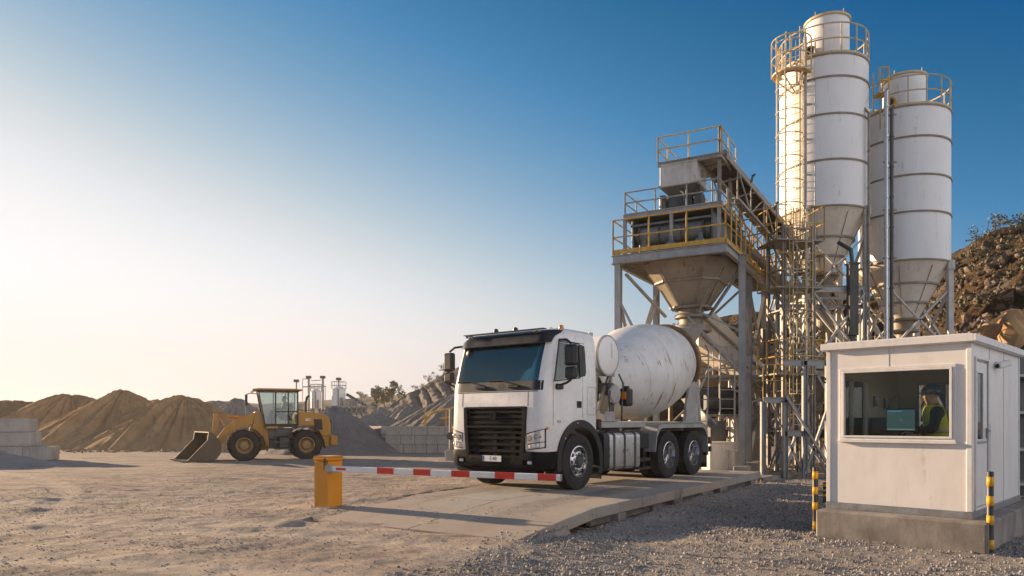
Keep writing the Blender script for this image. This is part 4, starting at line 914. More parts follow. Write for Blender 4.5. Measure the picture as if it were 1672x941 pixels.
# water tank across the chassis
def ycyl(m, x, z, r, y0, y1, dome=.08):
    Mx = Matrix.Translation((x, 0, z)) @ Matrix.Rotation(R(-90), 4, 'X')
    m.lathe([(0, y0-dome), (r*.5, y0-dome*.8), (r*.85, y0-dome*.35), (r, y0), (r, y1), (r*.85, y1+dome*.35), (r*.5, y1+dome*.8), (0, y1+dome)], 36, Mx)
m = MB(); ycyl(m, -1.42, 2.66, .41, -.98, .98); wt = m.build('water_tank', M['silo'], TR, smooth=50)
m = MB(); m.lathe([(.415, -.02), (.425, -.02), (.425, .02), (.415, .02)], 36, Matrix.Translation((-1.42, .97, 2.66)) @ Matrix.Rotation(R(90), 4, 'X')); m.lathe([(.415, -.02), (.425, -.02), (.425, .02), (.415, .02)], 36, Matrix.Translation((-1.42, .3, 2.66)) @ Matrix.Rotation(R(90), 4, 'X')); m.build('tank_band', M['steel'], wt)
m = MB(); m.cyl((-1.42, .55, 3.05), (-1.42, .55, 3.16), .05, 12); m.tube([(-1.42, 1.07, 2.9), (-1.42, 1.075, 2.6)], .006, 5); m.build('filler_cap', M['steel'], wt)
for y in (.85, -.85):
    m = MB(); m.bar((-1.1, y, 1.3), (-1.15, y, 2.4), .07); m.bar((-1.75, y, 1.3), (-1.7, y, 2.4), .07); m.bar((-1.1, y, 1.4), (-1.7, y, 2.3), .05); m.box(-1.8, -1.05, y-.06, y+.06, 2.24, 2.32); m.build('tank_bracket', M['steel_warm'], TR)
m = MB(); m.lathe([(.20, 0), (.21, .04), (.19, .07), (.05, .08), (0, .08)], 28, Matrix.Translation((-1.62, .98, 1.86)) @ Matrix.Rotation(R(-90), 4, 'X')); m.build('hose_reel', M['steel'], TR, smooth=30)
m = MB(); m.box(-1.72, -1.5, .70, .96, 1.40, 2.1, .02); m.tube([(-1.5, 1.0, 2.0), (-1.35, 1.05, 1.8), (-1.4, 1.02, 1.5), (-1.55, 1.0, 1.35)], .02, 6); m.tube([(-1.9, .95, 2.3), (-2.0, 1.0, 2.1), (-1.95, 1.0, 1.6), (-2.1, .9, 1.3)], .018, 6); m.build('hydraulic_hoses', M['dark'], TR)
m = MB(); m.box(-2.24, -2.0, .88, 1.12, 1.62, 2.0, .04); m.cyl((-2.12, 1.0, 2.0), (-2.12, 1.0, 2.05), .07, 14); m.box(-2.05, -1.8, .8, .95, 1.7, 1.9, .02); m.build('oil_reservoir', M['black'], TR, bevel=.01)
m = MB(); m.box(-1.95, -1.93, 1.0, 1.10, 1.76, 1.92); m.build('reflector_plate', M['amber'], TR)
# drum
AX = math.radians(12.4); DX, DZ = -4.25, 2.50
Md = Matrix.Translation((DX, YC, DZ)) @ Matrix.Rotation(-AX*0, 4, 'Y')
dirv = Vector((-math.cos(AX), 0, math.sin(AX))); q = dirv.to_track_quat('Z', 'Y').to_matrix().to_4x4(); Md = Matrix.Translation((DX, YC, DZ)) @ q
m = MB(); dp_ = [(.0, -2.22), (.40, -2.20), (.46, -2.12), (.62, -1.85), (.80, -1.45), (.945, -1.05), (1.06, -.65), (1.125, -.25), (1.14, .10), (1.125, .45), (1.07, .85), (.99, 1.22), (.90, 1.50), (.80, 1.78), (.68, 2.05), (.55, 2.3), (.50, 2.36)]
m.lathe(dp_, 64, Md, capped=False); dr = m.build('drum', M['drum'], TR, smooth=50)
def dr_r(u):
    for (r0, u0), (r1, u1) in zip(dp_[:-1], dp_[1:]):
        if u0 <= u <= u1: return r0+(r1-r0)*(u-u0)/(u1-u0)
for u in (-1.05, -.25, .45, 1.22):
    m = MB(); r_ = dr_r(u); m.tube([Md @ Vector((r_*math.cos(a), r_*math.sin(a), u)) for a in np.linspace(0, 2*math.pi, 65)[:-1]], .007, 5, closed=True); m.build('weld_seam', M['drum'], dr, smooth=60)
m = MB(); m.lathe([(.90, 1.50), (.985, 1.50), (.985, 1.62), (.86, 1.62)], 64, Md, capped=False); m.build('roller_ring', M['bandrust'] if 'bandrust' in M else M['band'], dr, smooth=30)
m = MB(); m.lathe([(.86, 1.66), (.90, 1.70), (.83, 1.98), (.70, 2.18)], 48, Md, capped=False); m.build('drum_rear_cover', M['steel'], dr, smooth=40)
k = NT('rust_streak'); k.l(k.mix(k.ramp(k.noise(9, 5), .3, .7), (.33, .19, .09), (.46, .31, .17)), k.b.inputs['Base Color']); k.b.inputs['Roughness'].default_value = .7; M['streak'] = k.m
m = MB()
rg = random.Random(5)
# rust runs that follow the drum's turning direction
AN = lambda yy, zz: min(np.linspace(0, 2*math.pi, 721), key=lambda a: (Md @ Vector((math.cos(a), math.sin(a), 0))-Md @ Vector((0, 0, 0))-Vector((0, yy, zz))).length)
for (u, yy, zz, L, w_) in ((-.15, .85, -.5, .55, .035), (-.62, .8, -.6, .5, .03), (.95, .98, -.2, .22, .02), (.55, .99, -.05, .12, .025), (.7, .97, -.25, .22, .014), (1.2, .97, .1, .3, .014), (-.3, .95, .3, .3, .012), (1.3, .9, -.4, .3, .012))+tuple((rg.uniform(-1.2, 1.4), 1, rg.uniform(-.9, .35), rg.uniform(.03, .22), rg.uniform(.004, .014)) for _ in range(30)):
    n = 10; row = []; a0 = -AN(yy, zz)
    for i in range(n+1):
        a = -a0+L*(i/n-.5); ww = w_*(.4+.6*math.sin(math.pi*i/n))*(1-.4*rg.random()); r_ = dr_r(u)+.004
        row.append([Md @ Vector((math.cos(a)*(dr_r(u-ww)+.004), math.sin(a)*(dr_r(u-ww)+.004), u-ww)), Md @ Vector((math.cos(a)*(dr_r(u+ww)+.004), math.sin(a)*(dr_r(u+ww)+.004), u+ww))])
    m.loft(row, closed=False, caps=False)
m.build('rust_run', M['streak'], dr)
m = MB(); m.lathe([(.42, -2.24), (.30, -2.26), (.30, -2.55), (0, -2.55)], 24, Md); m.box(-2.35, -1.95, -.35, .45, 1.2, 1.9, .03); m.build('drum_gearbox', M['dark'], TR, smooth=30)
# rear pedestal, rollers, charge hopper, chute, ladder
m = MB()
for s in (-1, 1):
    y = YC+s*.78
    m.prism([(-5.35, 1.22), (-6.05, 1.22), (-6.05, 2.1), (-5.9, 2.35), (-5.55, 2.2), (-5.35, 1.7)], y-.03, y+.03, 'y')
    m.bar((-5.3, y, 1.24), (-6.1, YC+s*.6, 3.0), .08); m.bar((-6.15, y, 1.24), (-6.35, YC+s*.55, 3.3), .09)
    m.bar((-6.1, YC+s*.7, 2.2), (-6.6, YC+s*.35, 3.3), .06)
m.box(-6.1, -5.9, -.75, .85, 1.95, 2.15, .01); m.box(-6.1, -4.95, YC-.9, YC+.9, 1.235, 1.30, .01); m.build('drum_pedestal', M['steel'], TR)
for s in (-1, 1):
    m = MB(); c_ = Md @ Vector((s*.55, -.9, 1.56)); c_ = Vector((-5.62, YC+s*.55, 2.0)); m.cyl(c_+Vector((.07, 0, 0)), c_-Vector((.07, 0, 0)), .13, 16); m.build('drum_roller', M['dark'], TR)
m = MB(); HXc = -6.75
def fun(m, pts):  m.loft(pts)
m.loft([[(HXc+.62, YC-.55, 3.75), (HXc-.2, YC-.55, 3.75), (HXc-.2, YC+.55, 3.75), (HXc+.62, YC+.55, 3.75)], [(HXc+.45, YC-.25, 3.2), (HXc+.05, YC-.25, 3.2), (HXc+.05, YC+.25, 3.2), (HXc+.45, YC+.25, 3.2)]], caps=False); m.build('charge_hopper', M['steel'], TR, solid=.02)
m = MB(); cp = [(-6.45, 0, 2.95), (-6.75, 0, 2.5), (-6.85, .1, 2.0), (-6.6, .55, 1.55), (-6.35, 1.05, 1.25)]
for p in [None]:
    secs = []
    for i, c_ in enumerate(cp):
        w_ = .30-.03*i; secs.append([(c_[0]+math.cos(a)*.12, c_[1]+YC+math.cos(a)*w_*1.0, c_[2]+math.sin(a)*w_*.7) for a in np.linspace(math.pi, 2*math.pi, 8)])
    m.loft(secs, closed=False, caps=False)
m.build('discharge_chute', M['steel'], TR, solid=.02, smooth=40)
m = MB()
for y in (.62, 1.0): m.tube([(-6.25, y, 1.1), (-6.35, y, 3.1), (-6.15, y, 3.25)], .022, 6)
for z in np.arange(1.3, 3.1, .28): m.tube([(-6.26-.05*(z-1.1), .62, z), (-6.26-.05*(z-1.1), 1.0, z)], .015, 5)
m.build('rear_ladder', M['steel'], TR)
for s in (-1, 1):
    m = MB(); m.box(-6.24, -6.2, YC+s*.95-.14, YC+s*.95+.14, .72, .84, .01); m.build('tail_lamp', M['redl'], TR)
# ================================================================ wheel loader
a_ = R(22)
LD = thing('wheel_loader', 'yellow wheel loader with its worn steel bucket lowered, parked before the sand heaps', 'wheel loader', (-11.10, 30.38, float(gh(-11.1, 30.4))+.0), math.atan2(-math.sin(a_), -math.cos(a_)))
def lwheel(x, y, s, r=.63, w=.46):
    e = bpy.data.objects.new('wheel', None); COL.objects.link(e); e.parent = LD; e.location = (x, y, r-.02)
    Mx = Matrix.Rotation(R(-90*s), 4, 'X'); h = w/2
    m = MB(); m.lathe([(r*.50, -h*.8), (r*.62, -h), (r*.82, -h), (r*.93, -h*.85), (r*.96, 0), (r*.93, h*.85), (r*.82, h), (r*.62, h), (r*.50, h*.8)], 44, Mx, capped=False)
    for i in range(20):
        for sd_ in (-1, 1):
            a = 2*math.pi*(i+.25*sd_)/20; pts = []
            for t, da in ((.1, -.10), (.95, .04)):
                for d_ in (-.055, .055):
                    for rr in (.93, 1.0):
                        aa = a+sd_*0+da+d_; pts.append(Mx @ Vector((r*rr*math.cos(aa), r*rr*math.sin(aa), sd_*h*t)))
            m.add(pts, [(0, 1, 3, 2), (4, 6, 7, 5), (0, 4, 5, 1), (2, 3, 7, 6), (0, 2, 6, 4), (1, 5, 7, 3)])
    m.build('tyre', M['rubber'], e, smooth=30)
    m = MB(); m.lathe([(r*.50, h*.6), (r*.52, h*.9), (r*.47, h*.93), (r*.43, h*.5), (r*.36, h*.2), (r*.34, h*.2), (r*.30, h*.45), (r*.24, h*.62), (0, h*.64)], 32, Mx, capped=False); m.build('rim', M['hub_dusty'], e, smooth=30)
for s in (-1, 1):
    for x in (0, -2.42): lwheel(x, s*.83, s)
m = MB()
for x in (0, -2.42): m.cyl((x, -.7, .61), (x, .7, .61), .12, 14); blob(m, (x, 0, .61), .24, 2, .05, 2)
m.build('axle', M['cyellow'], LD, smooth=40)
# bucket (turned a little towards the camera)
Mb = Matrix.Translation((1.2, 0, 0)) @ Matrix.Rotation(R(13), 4, 'Z') @ Matrix.Translation((-1.2, 0, 0))
sh = [(1.52, 1.12), (1.36, .98), (1.22, .78), (1.16, .55), (1.20, .32), (1.34, .13), (1.55, .045), (2.45, .02)]
m = MB(); out = [(x-.03, z-.02) for x, z in sh]
for i in range(len(sh)-1):
    (a, b), (c, d) = sh[i], sh[i+1]; (e, f), (g, h) = out[i], out[i+1]
    m.add([Mb @ Vector(p) for p in [(a, -1.24, b), (c, -1.24, d), (c, 1.24, d), (a, 1.24, b), (e, -1.24, f), (g, -1.24, h), (g, 1.24, h), (e, 1.24, f)]], [(0, 1, 2, 3), (4, 7, 6, 5), (0, 4, 5, 1), (2, 6, 7, 3), (1, 5, 6, 2), (0, 3, 7, 4)])
for s in (-1, 1): m.prism([(1.49, 1.15), (1.62, 1.15), (1.66, .85), (2.42, .03), (2.45, .0), (1.53, .02), (1.31, .11), (1.17, .3), (1.13, .56), (1.19, .80), (1.33, 1.0)], s*1.24-.018, s*1.24+.018, 'y', Mb)
m.prism([(2.38, .05), (2.52, .0), (2.38, -.01)], -1.26, 1.26, 'y', Mb); m.prism([(1.47, 1.10), (1.62, 1.17), (1.62, 1.13), (1.47, 1.06)], -1.25, 1.25, 'y', Mb)
bk = m.build('bucket', M['bucket'], LD, smooth=25)
for i in range(9):
    y = -1.2+.3*i; m = MB(); m.prism([(2.40, .055), (2.62, .01), (2.40, -.01)], y-.05, y+.05, 'y', Mb); m.build('bucket_tooth', M['bucket'], bk)
# boom arms
arm = [(-.62, 1.92), (-.42, 1.95), (-.1, 1.80), (.35, 1.63), (.72, 1.32), (1.0, .92), (1.22, .45), (1.10, .36), (.93, .48), (.66, .95), (.35, 1.22), (-.15, 1.42), (-.55, 1.62)]
for s in (-1, 1):
    m = MB(); m.prism(arm, s*.42-.045, s*.42+.045, 'y'); m.build('boom_arm', M['cyellow'], LD, bevel=.01)
m = MB(); m.box(.45, .65, -.42, .42, 1.12, 1.3, .02); m.cyl((-.5, -.5, 1.78), (-.5, .5, 1.78), .06, 12); m.cyl((1.12, -.5, .45), (1.12, .5, .45), .05, 12); m.build('boom_crossmember', M['cyellow'], LD)
m = MB(); m.prism([(1.02, 1.90), (1.14, 1.88), (1.20, 1.3), (1.22, .85), (1.10, .82), (1.0, 1.2), (.95, 1.5)], -.1, .1, 'y'); m.prism([(.98, 1.88), (1.06, 1.92), (.78, 1.36), (.66, 1.4)], -.06, .06, 'y'); m.build('bell_crank', M['cyellow'], LD, bevel=.01)
m = MB(); m.tube([(1.03, 0, 1.84), (.55, 0, 1.80)], .035, 8); m.tube([(.6, 0, 1.80), (-.15, 0, 1.74)], .075, 10); m.tube([(1.18, 0, .9), (1.25, 0, .95), (1.40, 0, 1.0)], .05, 8); m.build('tilt_cylinder', M['cyellow'], LD, smooth=40)
for s in (-1, 1):
    m = MB(); m.tube([(-.75, s*.3, .9), (-.1, s*.3, 1.12)], .07, 10); m.tube([(-.1, s*.3, 1.12), (.3, s*.3, 1.28)], .035, 8); m.build('lift_cylinder', M['steel'], LD, smooth=40)
m = MB(); m.prism([(.35, .35), (.35, .75), (-.2, 1.1), (-.42, 1.98), (-.66, 1.98), (-.85, 1.35), (-.98, 1.2), (-.98, .40)], -.36, .36, 'y')
for s in (-1, 1): m.prism([(-.42, 1.98), (-.66, 1.98), (-.98, 1.15), (-.98, .55), (-.70, .55), (-.62, 1.1), (-.35, 1.3)], s*.50-.03, s*.50+.03, 'y')
m.build('front_frame', M['cyellow'], LD, bevel=.015)
for s in (-1, 1):
    m = MB(); secs = []
    for a in np.linspace(R(-8 if False else 5), R(165), 16):
        x, z = -math.cos(math.pi-a)*.0, 0
        xx = math.cos(math.pi-a)*-.0
    pts = [(.35, 1.24), (-.1, 1.30), (-.45, 1.22), (-.72, .98), (-.86, .62), (-.90, .38)]
    for i in range(5):
        (a, b), (c, d) = pts[i], pts[i+1]; m.add([(a, s*.55, b), (c, s*.55, d), (c, s*1.02, d), (a, s*1.02, b), (a, s*.55, b-.03), (c+.03, s*.55, d-.03), (c+.03, s*1.02, d-.03), (a, s*1.02, b-.03)], [(0, 1, 2, 3), (4, 7, 6, 5), (0, 4, 5, 1), (2, 6, 7, 3), (1, 5, 6, 2), (0, 3, 7, 4)])
    m.build('front_mudguard', M['dark'], LD)
    m = MB(); pts = [(-1.72, .95), (-1.86, 1.25), (-2.1, 1.37), (-2.72, 1.37), (-2.95, 1.18), (-3.12, .8), (-3.18, .5)]
    for i in range(6):
        (a, b), (c, d) = pts[i], pts[i+1]; m.add([(a, s*.55, b), (c, s*.55, d), (c, s*1.04, d), (a, s*1.04, b), (a, s*.55, b-.05), (c, s*.55, d-.05), (c, s*1.04, d-.05), (a, s*1.04, b-.05)], [(0, 1, 2, 3), (4, 7, 6, 5), (0, 4, 5, 1), (2, 6, 7, 3), (1, 5, 6, 2), (0, 3, 7, 4)])
    m.build('rear_mudguard', M['dark'], LD)
# rear body
hood = [(-2.05, 1.40), (-2.05, 1.98), (-2.7, 1.97), (-3.15, 1.90), (-3.38, 1.75), (-3.46, 1.45), (-3.46, .95), (-3.0, .95), (-2.75, 1.38)]
m = MB(); m.prism(hood, -.60, .60, 'y'); ho = m.build('engine_hood', M['cyellow'], LD, bevel=.04)
for s in (-1, 1):
    m = MB(); m.prism([(-2.74, 1.68), (-3.08, 1.66), (-3.12, 1.22), (-2.86, 1.24), (-2.78, 1.36)], s*.602-.004, s*.602+.006, 'y'); m.build('air_grille', M['black'], ho)
    m = MB(); m.box(-2.42, -2.62, s*.60-.002, s*.60+.006, 1.60, 1.70); m.build('sticker', M['plate'], ho)
    m = MB(); m.box(-2.55, -2.60, s*.607-.001, s*.607+.002, 1.62, 1.68); m.build('red_square', M['red_stripe'], ho)
m = MB(); m.box(-3.47, -3.50, -.45, .45, 1.1, 1.65); m.build('rear_grille', M['black'], LD)
m = MB(); m.box(-3.40, -3.72, -.80, .80, .55, .98, .05); m.box(-3.0, -3.45, -.62, .62, .50, .95, .03); m.build('counterweight', M['cyellow'], LD, bevel=.02)
m = MB(); m.box(-1.0, -3.1, -.42, .42, .45, .95, .02); m.box(-.95, -1.9, -.6, .6, .85, 1.30, .02); m.build('rear_frame', M['dark'], LD)
m = MB(); m.box(-1.0, -1.2, -.62, .62, 1.28, 1.38, .01); m.box(-.85, -1.3, .5, .74, 1.28, 1.38, .01); m.build('cab_sill', M['cyellow'], LD)
m = MB(); m.tube([(-2.45, .38, 1.95), (-2.45, .38, 2.35), (-2.5, .38, 2.6), (-2.6, .38, 2.66)], .045, 8); m.build('exhaust_pipe', M['dark'], LD)
m = MB(); m.tube([(-2.12, .5, 1.97), (-2.12, .5, 2.05), (-2.75, .5, 2.05), (-2.75, .5, 1.96)], .015, 6); m.tube([(-2.72, .5, 2.05), (-2.70, .5, 2.55)], .012, 5); m.cyl((-3.02, .3, 1.93), (-3.02, .3, 2.05), .03, 8); m.build('hood_rail', M['dark'], LD)
m = MB()
for z in (.45, .72, 1.0): m.box(-1.18, -1.78, .62, .98, z-.02, z+.02, .005)
for x in (-1.2, -1.76): m.tube([(x, .96, .42), (x, .96, 1.15), (x, .8, 1.3)], .018, 6)
m.box(-1.35, -1.75, .55, .85, .5, .95, .02); m.build('steps', M['dark'], LD)
# cab: frame posts, glass, roof
m = MB(); yb, yt = .68, .64
posts = [((-.82, 1.40), (-.55, 2.84)), ((-1.22, 1.36), (-1.22, 2.84)), ((-1.72, 1.36), (-1.72, 2.84)), ((-2.10, 1.36), (-2.10, 2.84))]
for s in (-1, 1):
    for i, (a, b) in enumerate(posts): m.bar((a[0], s*yb, a[1]), (b[0], s*yt, b[1]), .09 if i else .05, .05)
    m.bar((-.82, s*yb, 1.42), (-2.12, s*yb, 1.42), .06, .12); m.bar((-.55, s*yt, 2.82), (-2.12, s*yt, 2.82), .05, .06); m.bar((-1.22, s*yb, 1.98), (-2.1, s*yb, 1.98), .035, .05)
m.bar((-.82, -yb, 1.42), (-.82, yb, 1.42), .06, .1); m.bar((-.55, -yt, 2.82), (-.55, yt, 2.82), .05, .06); m.bar((-2.1, -yb, 1.42), (-2.1, yb, 1.42), .06, .1); m.bar((-2.1, -yt, 2.82), (-2.1, yt, 2.82), .05, .06)
m.box(-.8, -2.1, -.66, .66, 1.34, 1.40); m.box(-2.06, -2.12, -.66, .66, 1.4, 2.0)
cf_ = m.build('cab_frame', M['black'], LD)
def pane(pts, nm='cab_window'): m = MB(); n = Vector(pts[1])-Vector(pts[0]); u = Vector(pts[2])-Vector(pts[1]); n = n.cross(u).normalized()*.004; m.add([Vector(p)+n for p in pts]+[Vector(p)-n for p in pts], [tuple(range(len(pts))), tuple(range(2*len(pts)-1, len(pts)-1, -1))]); m.build(nm, M['cabglass'], LD)
for s in (-1, 1):
    pane([(-.83, s*yb, 1.48), (-1.2, s*yb, 1.45), (-1.2, s*yt, 2.8), (-.58, s*yt, 2.8)]); pane([(-1.24, s*yb, 1.45), (-1.7, s*yb, 1.45), (-1.7, s*yt, 2.8), (-1.24, s*yt, 2.8)]); pane([(-1.74, s*yb, 1.45), (-2.08, s*yb, 1.45), (-2.08, s*yt, 2.8), (-1.74, s*yt, 2.8)])
pane([(-.82, -.66, 1.48), (-.82, .66, 1.48), (-.56, .62, 2.8), (-.56, -.62, 2.8)], 'windscreen'); pane([(-2.1, -.6, 2.0), (-2.1, .6, 2.0), (-2.1, .6, 2.78), (-2.1, -.6, 2.78)], 'rear_window')
m = MB(); m.box(-.32, -2.28, -.78, .78, 2.85, 2.915, .02); m.box(-.5, -2.1, -.6, .6, 2.91, 2.94, .01); m.build('cab_roof', M['cyellow'], LD, bevel=.01)
for y in (-.55, .55):
    m = MB(); m.box(-.30, -.40, y-.09, y+.09, 2.79, 2.85, .01); m.build('work_lamp', M['plate'], LD)
m = MB(); m.tube([(-.5, .62, 2.70), (-.2, .85, 2.72), (-.08, .9, 2.66)], .018, 6); m.tube([(-.08, .9, 2.66), (-.05, .9, 1.7)], .010, 5); m.build('mirror_arm', M['black'], LD)
m = MB(); m.box(-.12, -.02, .82, 1.0, 2.22, 2.66, .02); m.build('wing_mirror', M['black'], LD)
m = MB(); m.box(-1.4, -1.9, -.25, .25, 1.62, 1.75, .04); m.box(-1.8, -1.92, -.25, .25, 1.7, 2.35, .04); m.build('seat', M['seat'], LD)
m = MB(); m.tube([(-.95, 0, 1.4), (-1.12, 0, 2.0)], .05, 8); st = Matrix.Translation((-1.15, 0, 2.05)) @ Matrix.Rotation(R(25), 4, 'Y'); m.tube([st @ Vector((.18*math.cos(a), .18*math.sin(a), 0)) for a in np.linspace(0, 6.28, 21)[:-1]], .015, 6, closed=True); m.build('steering_wheel', M['seat'], LD)

# ================================================================ barrier gate
bx, by = X(535, 12.2), 12.25
BG = thing('barrier_gate', 'yellow barrier cabinet with a lowered red and white striped arm in front of the truck', 'barrier gate', (bx, by, float(gh(bx, by))), 0)
g0 = float(gh(bx, by)); h_ = Z(747, 12.1)-g0
ang = R(-31); Mc = Matrix.Rotation(ang, 4, 'Z')
m = MB(); m.box(-.165, .165, -.165, .165, -.05, h_-.06, .012, M=Mc); m.build('cabinet', M['barrier'], BG)
m = MB(); m.box(-.18, .18, -.18, .18, h_-.055, h_-.005, .015, M=Mc); m.prism([(-.18, h_-.005), (.18, h_-.005), (.15, h_+.02), (-.15, h_+.02)], -.17, .17, 'y', Mc); m.build('lid', M['barrier'], BG)
m = MB(); m.box(.08, .12, -.19, -.178, h_-.14, h_-.01, .004, M=Mc); m.tube([Mc @ Vector((.10, -.2, h_-.05)), Mc @ Vector((.10, -.2, h_-.2))], .008, 6); m.build('hasp', M['dark'], BG)
for z, r_ in ((h_*.22, .022), (h_*.77, .010)):
    m = MB(); c_ = Mc @ Vector((-.17, 0, 0)); n_ = Mc @ Vector((-1, 0, 0)); m.cyl(Vector((c_.x, c_.y, z))+n_*-.01, Vector((c_.x, c_.y, z))+n_*.006, r_, 14); m.build('key_lock', M['chrome'], BG)
m = MB(); m.box(-.172, -.166, -.10, -.02, h_*.80, h_*.875, 0, M=Mc); m.build('sticker', M['plate'], BG)
m = MB(); m.box(-.20, .20, -.20, .20, -.02, .012, .003, M=Mc)
for a_x in (-.185, .185):
    for a_y in (-.185, .185): q_ = Mc @ Vector((a_x, a_y, .01)); m.cyl(q_, q_+Vector((0, 0, .025)), .012, 6)
m.build('base_plate', M['steel'], BG)
m = MB()
for u0, u1, v0, v1 in ((-.135, .135, .10, .104), (-.135, .135, h_-.13, h_-.126), (-.135, -.131, .10, h_-.13), (.131, .135, .10, h_-.13)): m.box(-.1662, -.1652, u0, u1, v0, v1, M=Mc)
m.build('door_seam', M['dark'], BG)
# arm
A0 = Vector((X(543, 12.02), 12.02, Z(765.5, 12.02))); A1 = Vector((X(916, 9.98), 9.98, Z(780.5, 9.98))); base = Vector((bx, by, g0)); A0 -= base; A1 -= base
d_ = (A1-A0).normalized(); Ln = (A1-A0).length; sdv = d_.cross(Vector((0, 0, 1))).normalized()
arm_ = MB(); arm_.bar(A0-d_*.05, A1, .045, .09, c=.008); ar = arm_.build('barrier_arm', M['white_stripe'], BG)
m = MB(); m.bar(A1-d_*.0, A1+d_*.006, .05, .096); m.build('arm_cap', M['alu'], ar)
for a, b in ((550, 566), (617, 644), (676, 704), (738, 768), (809, 841), (879, 909)):
    # positions along the arm from their angle in view
    def tpos(px):
        k_ = (px-CX)/F; o = A0+base; return (k_*o.y-o.x)/(d_.x-k_*d_.y)
    t0, t1 = tpos(a), tpos(b); hh = .094 if a > 600 else .05
    m = MB(); m.bar(A0+d_*t0, A0+d_*t1, .0486, hh if a > 600 else .04, c=.002); m.build('red_band', M['red_stripe'], ar)
m = MB(); m.bar(A0+Vector((0, 0, -.05)), A0+d_*.16+Vector((0, 0, -.05)), .06, .02); m.bar(A0-d_*.12, A0-d_*.0, .10, .12, c=.01); m.build('arm_bracket', M['steel'], BG)
# ================================================================ weighbridge booth
BX, BY, BZ = 5.755, 9.22, .37
brz = math.atan2(.718, .696); BMAT = Matrix.Translation((BX, BY, 0)) @ Matrix.Rotation(brz, 4, 'Z')
def bw(x, y, z=0): return BMAT @ Vector((x, y, z))
D, W_, HT = 3.0, 1.76, 2.22
PLN = thing('concrete_plinth', 'stained concrete plinth under the white booth', 'plinth', (BX, BY, 0), brz)
m = MB(); m.box(-.30, D+.3, -.24, W_+.06, -.2, BZ, .02); m.build('plinth_block', M['conc_dark'], PLN, bevel=.01)
BO = thing('weighbridge_booth', 'white panelled weighbridge booth with a wide window showing a worker inside', 'booth', (BX, BY, BZ), brz)
m = MB(); m.box(0, D, 0, W_, .09, HT); wo = m.build('walls', M['panel'], BO)
cin = MB(); cin.box(.06, D-.06, .06, W_-.06, .12, HT-.06)
wy0, wy1, wz0, wz1 = .20, 1.555, 1.005, 1.925
cs = [cin]
q = MB(); q.box(-.2, .3, wy0, wy1, wz0, wz1); cs.append(q)
q = MB(); q.box(.25, 1.43, W_-.3, W_+.2, .95, 1.87); cs.append(q)
q = MB(); q.box(D-.3, D+.2, .12, 1.42, .95, 1.87); cs.append(q)
q = MB(); q.box(.20, .92, -.2, .03, .115, 2.02); cs.append(q)
q = MB(); q.box(.28, .68, -.2, .3, .95, 1.90); cs.append(q)
cut(wo, cs)
# interior lining
m = MB()
m.box(.062, D-.062, .062, .066, .12, HT-.06); 
m.build('lining', M['panel_in'], BO) if False else None
wo.data.materials.append(M['panel_in'])
for p in wo.data.polygons:
    c_ = p.center; n_ = p.normal
    if .055 < c_.x < D-.055 and .055 < c_.y < W_-.055 and (abs(c_.x-.06) < .004 or abs(c_.x-D+.06) < .004 or abs(c_.y-.06) < .004 or abs(c_.y-W_+.06) < .004 or c_.z > HT-.07 or c_.z < .13): p.material_index = 1
    if (abs(c_.y-W_+.06) < .004 or abs(c_.x-D+.06) < .004 or abs(c_.z-HT+.06) < .004 or abs(c_.z-.12) < .004 or abs(c_.x-.06) < .004 or abs(c_.y-.06) < .004): p.material_index = 1
m = MB(); m.box(.07, D-.07, .07, W_-.07, .121, .135); m.build('floor_panel', M['conc_dark'], BO)
m = MB(); m.box(-.022, D+.02, -.022, W_+.02, .0, .088, .004); m.build('base_skirt', M['skirt'], BO)
m = MB(); m.loft([[(-.07, -.06, HT-.002), (D+.08, -.06, HT-.002), (D+.08, W_+.05, HT-.002), (-.07, W_+.05, HT-.002)], [(-.07, -.06, HT+.085), (D+.08, -.06, HT+.085), (D+.08, W_+.05, HT+.085), (-.07, W_+.05, HT+.085)], [(0, 0, HT+.12), (D, 0, HT+.12), (D, W_, HT+.12), (0, W_, HT+.12)]])
m.box(-.092, D+.09, -.082, -.058, HT+.01, HT+.10); m.box(-.092, -.068, -.057, W_+.07, HT+.01, HT+.10); m.build('roof', M['trim'], BO, bevel=.004)
for bx_ in ((-.018, .043, -.018, .043), (-.02, .04, W_-.04, W_+.015), (D-.04, D+.012, -.012, .04)):
    m = MB(); m.box(*bx_, .09, HT-.005, .005); m.build('corner_trim', M['trim'], BO)
# window frames
def wframe(nm, fx0, fx1, y0, y1, z0, z1, w_, axis='x', mat='trim', parent=BO):
    m = MB()
    for a, b, c, d in ((y0-w_, y1+w_, z1, z1+w_), (y0-w_, y1+w_, z0-w_, z0), (y0-w_, y0, z0, z1), (y1, y1+w_, z0, z1)):
        if axis == 'x': m.box(fx0, fx1, a, b, c, d, .003)
        else: m.box(a, b, fx0, fx1, c, d, .003)
    return m.build(nm, M[mat], parent)
wf = wframe('window_frame', -.035, .05, wy0+.028, wy1-.028, wz0+.028, wz1-.028, .028); wframe('frame_trim', -.02, .001, wy0-.002, wy1+.002, wz0-.002, wz1+.002, .036, parent=wf)
m = MB(); m.box(-.065, .0, wy0-.05, wy1+.05, wz0-.065, wz0-.04, .003); m.build('window_sill', M['trim'], wf)
m = MB(); m.box(.012, .018, wy0+.028, wy1-.028, wz0+.028, wz1-.028); m.build('window_pane', M['boothglass'], wf)
wf2 = wframe('side_window_frame', W_-.075, W_+.015, .29, 1.39, .99, 1.83, .04, 'y'); m = MB(); m.box(.29, 1.39, W_-.03, W_-.024, .99, 1.83); m.build('window_pane', M['boothglass'], wf2)
m = MB(); m.box(.80, .85, W_-.06, W_+.0, .99, 1.83); m.build('mullion', M['trim'], wf2)
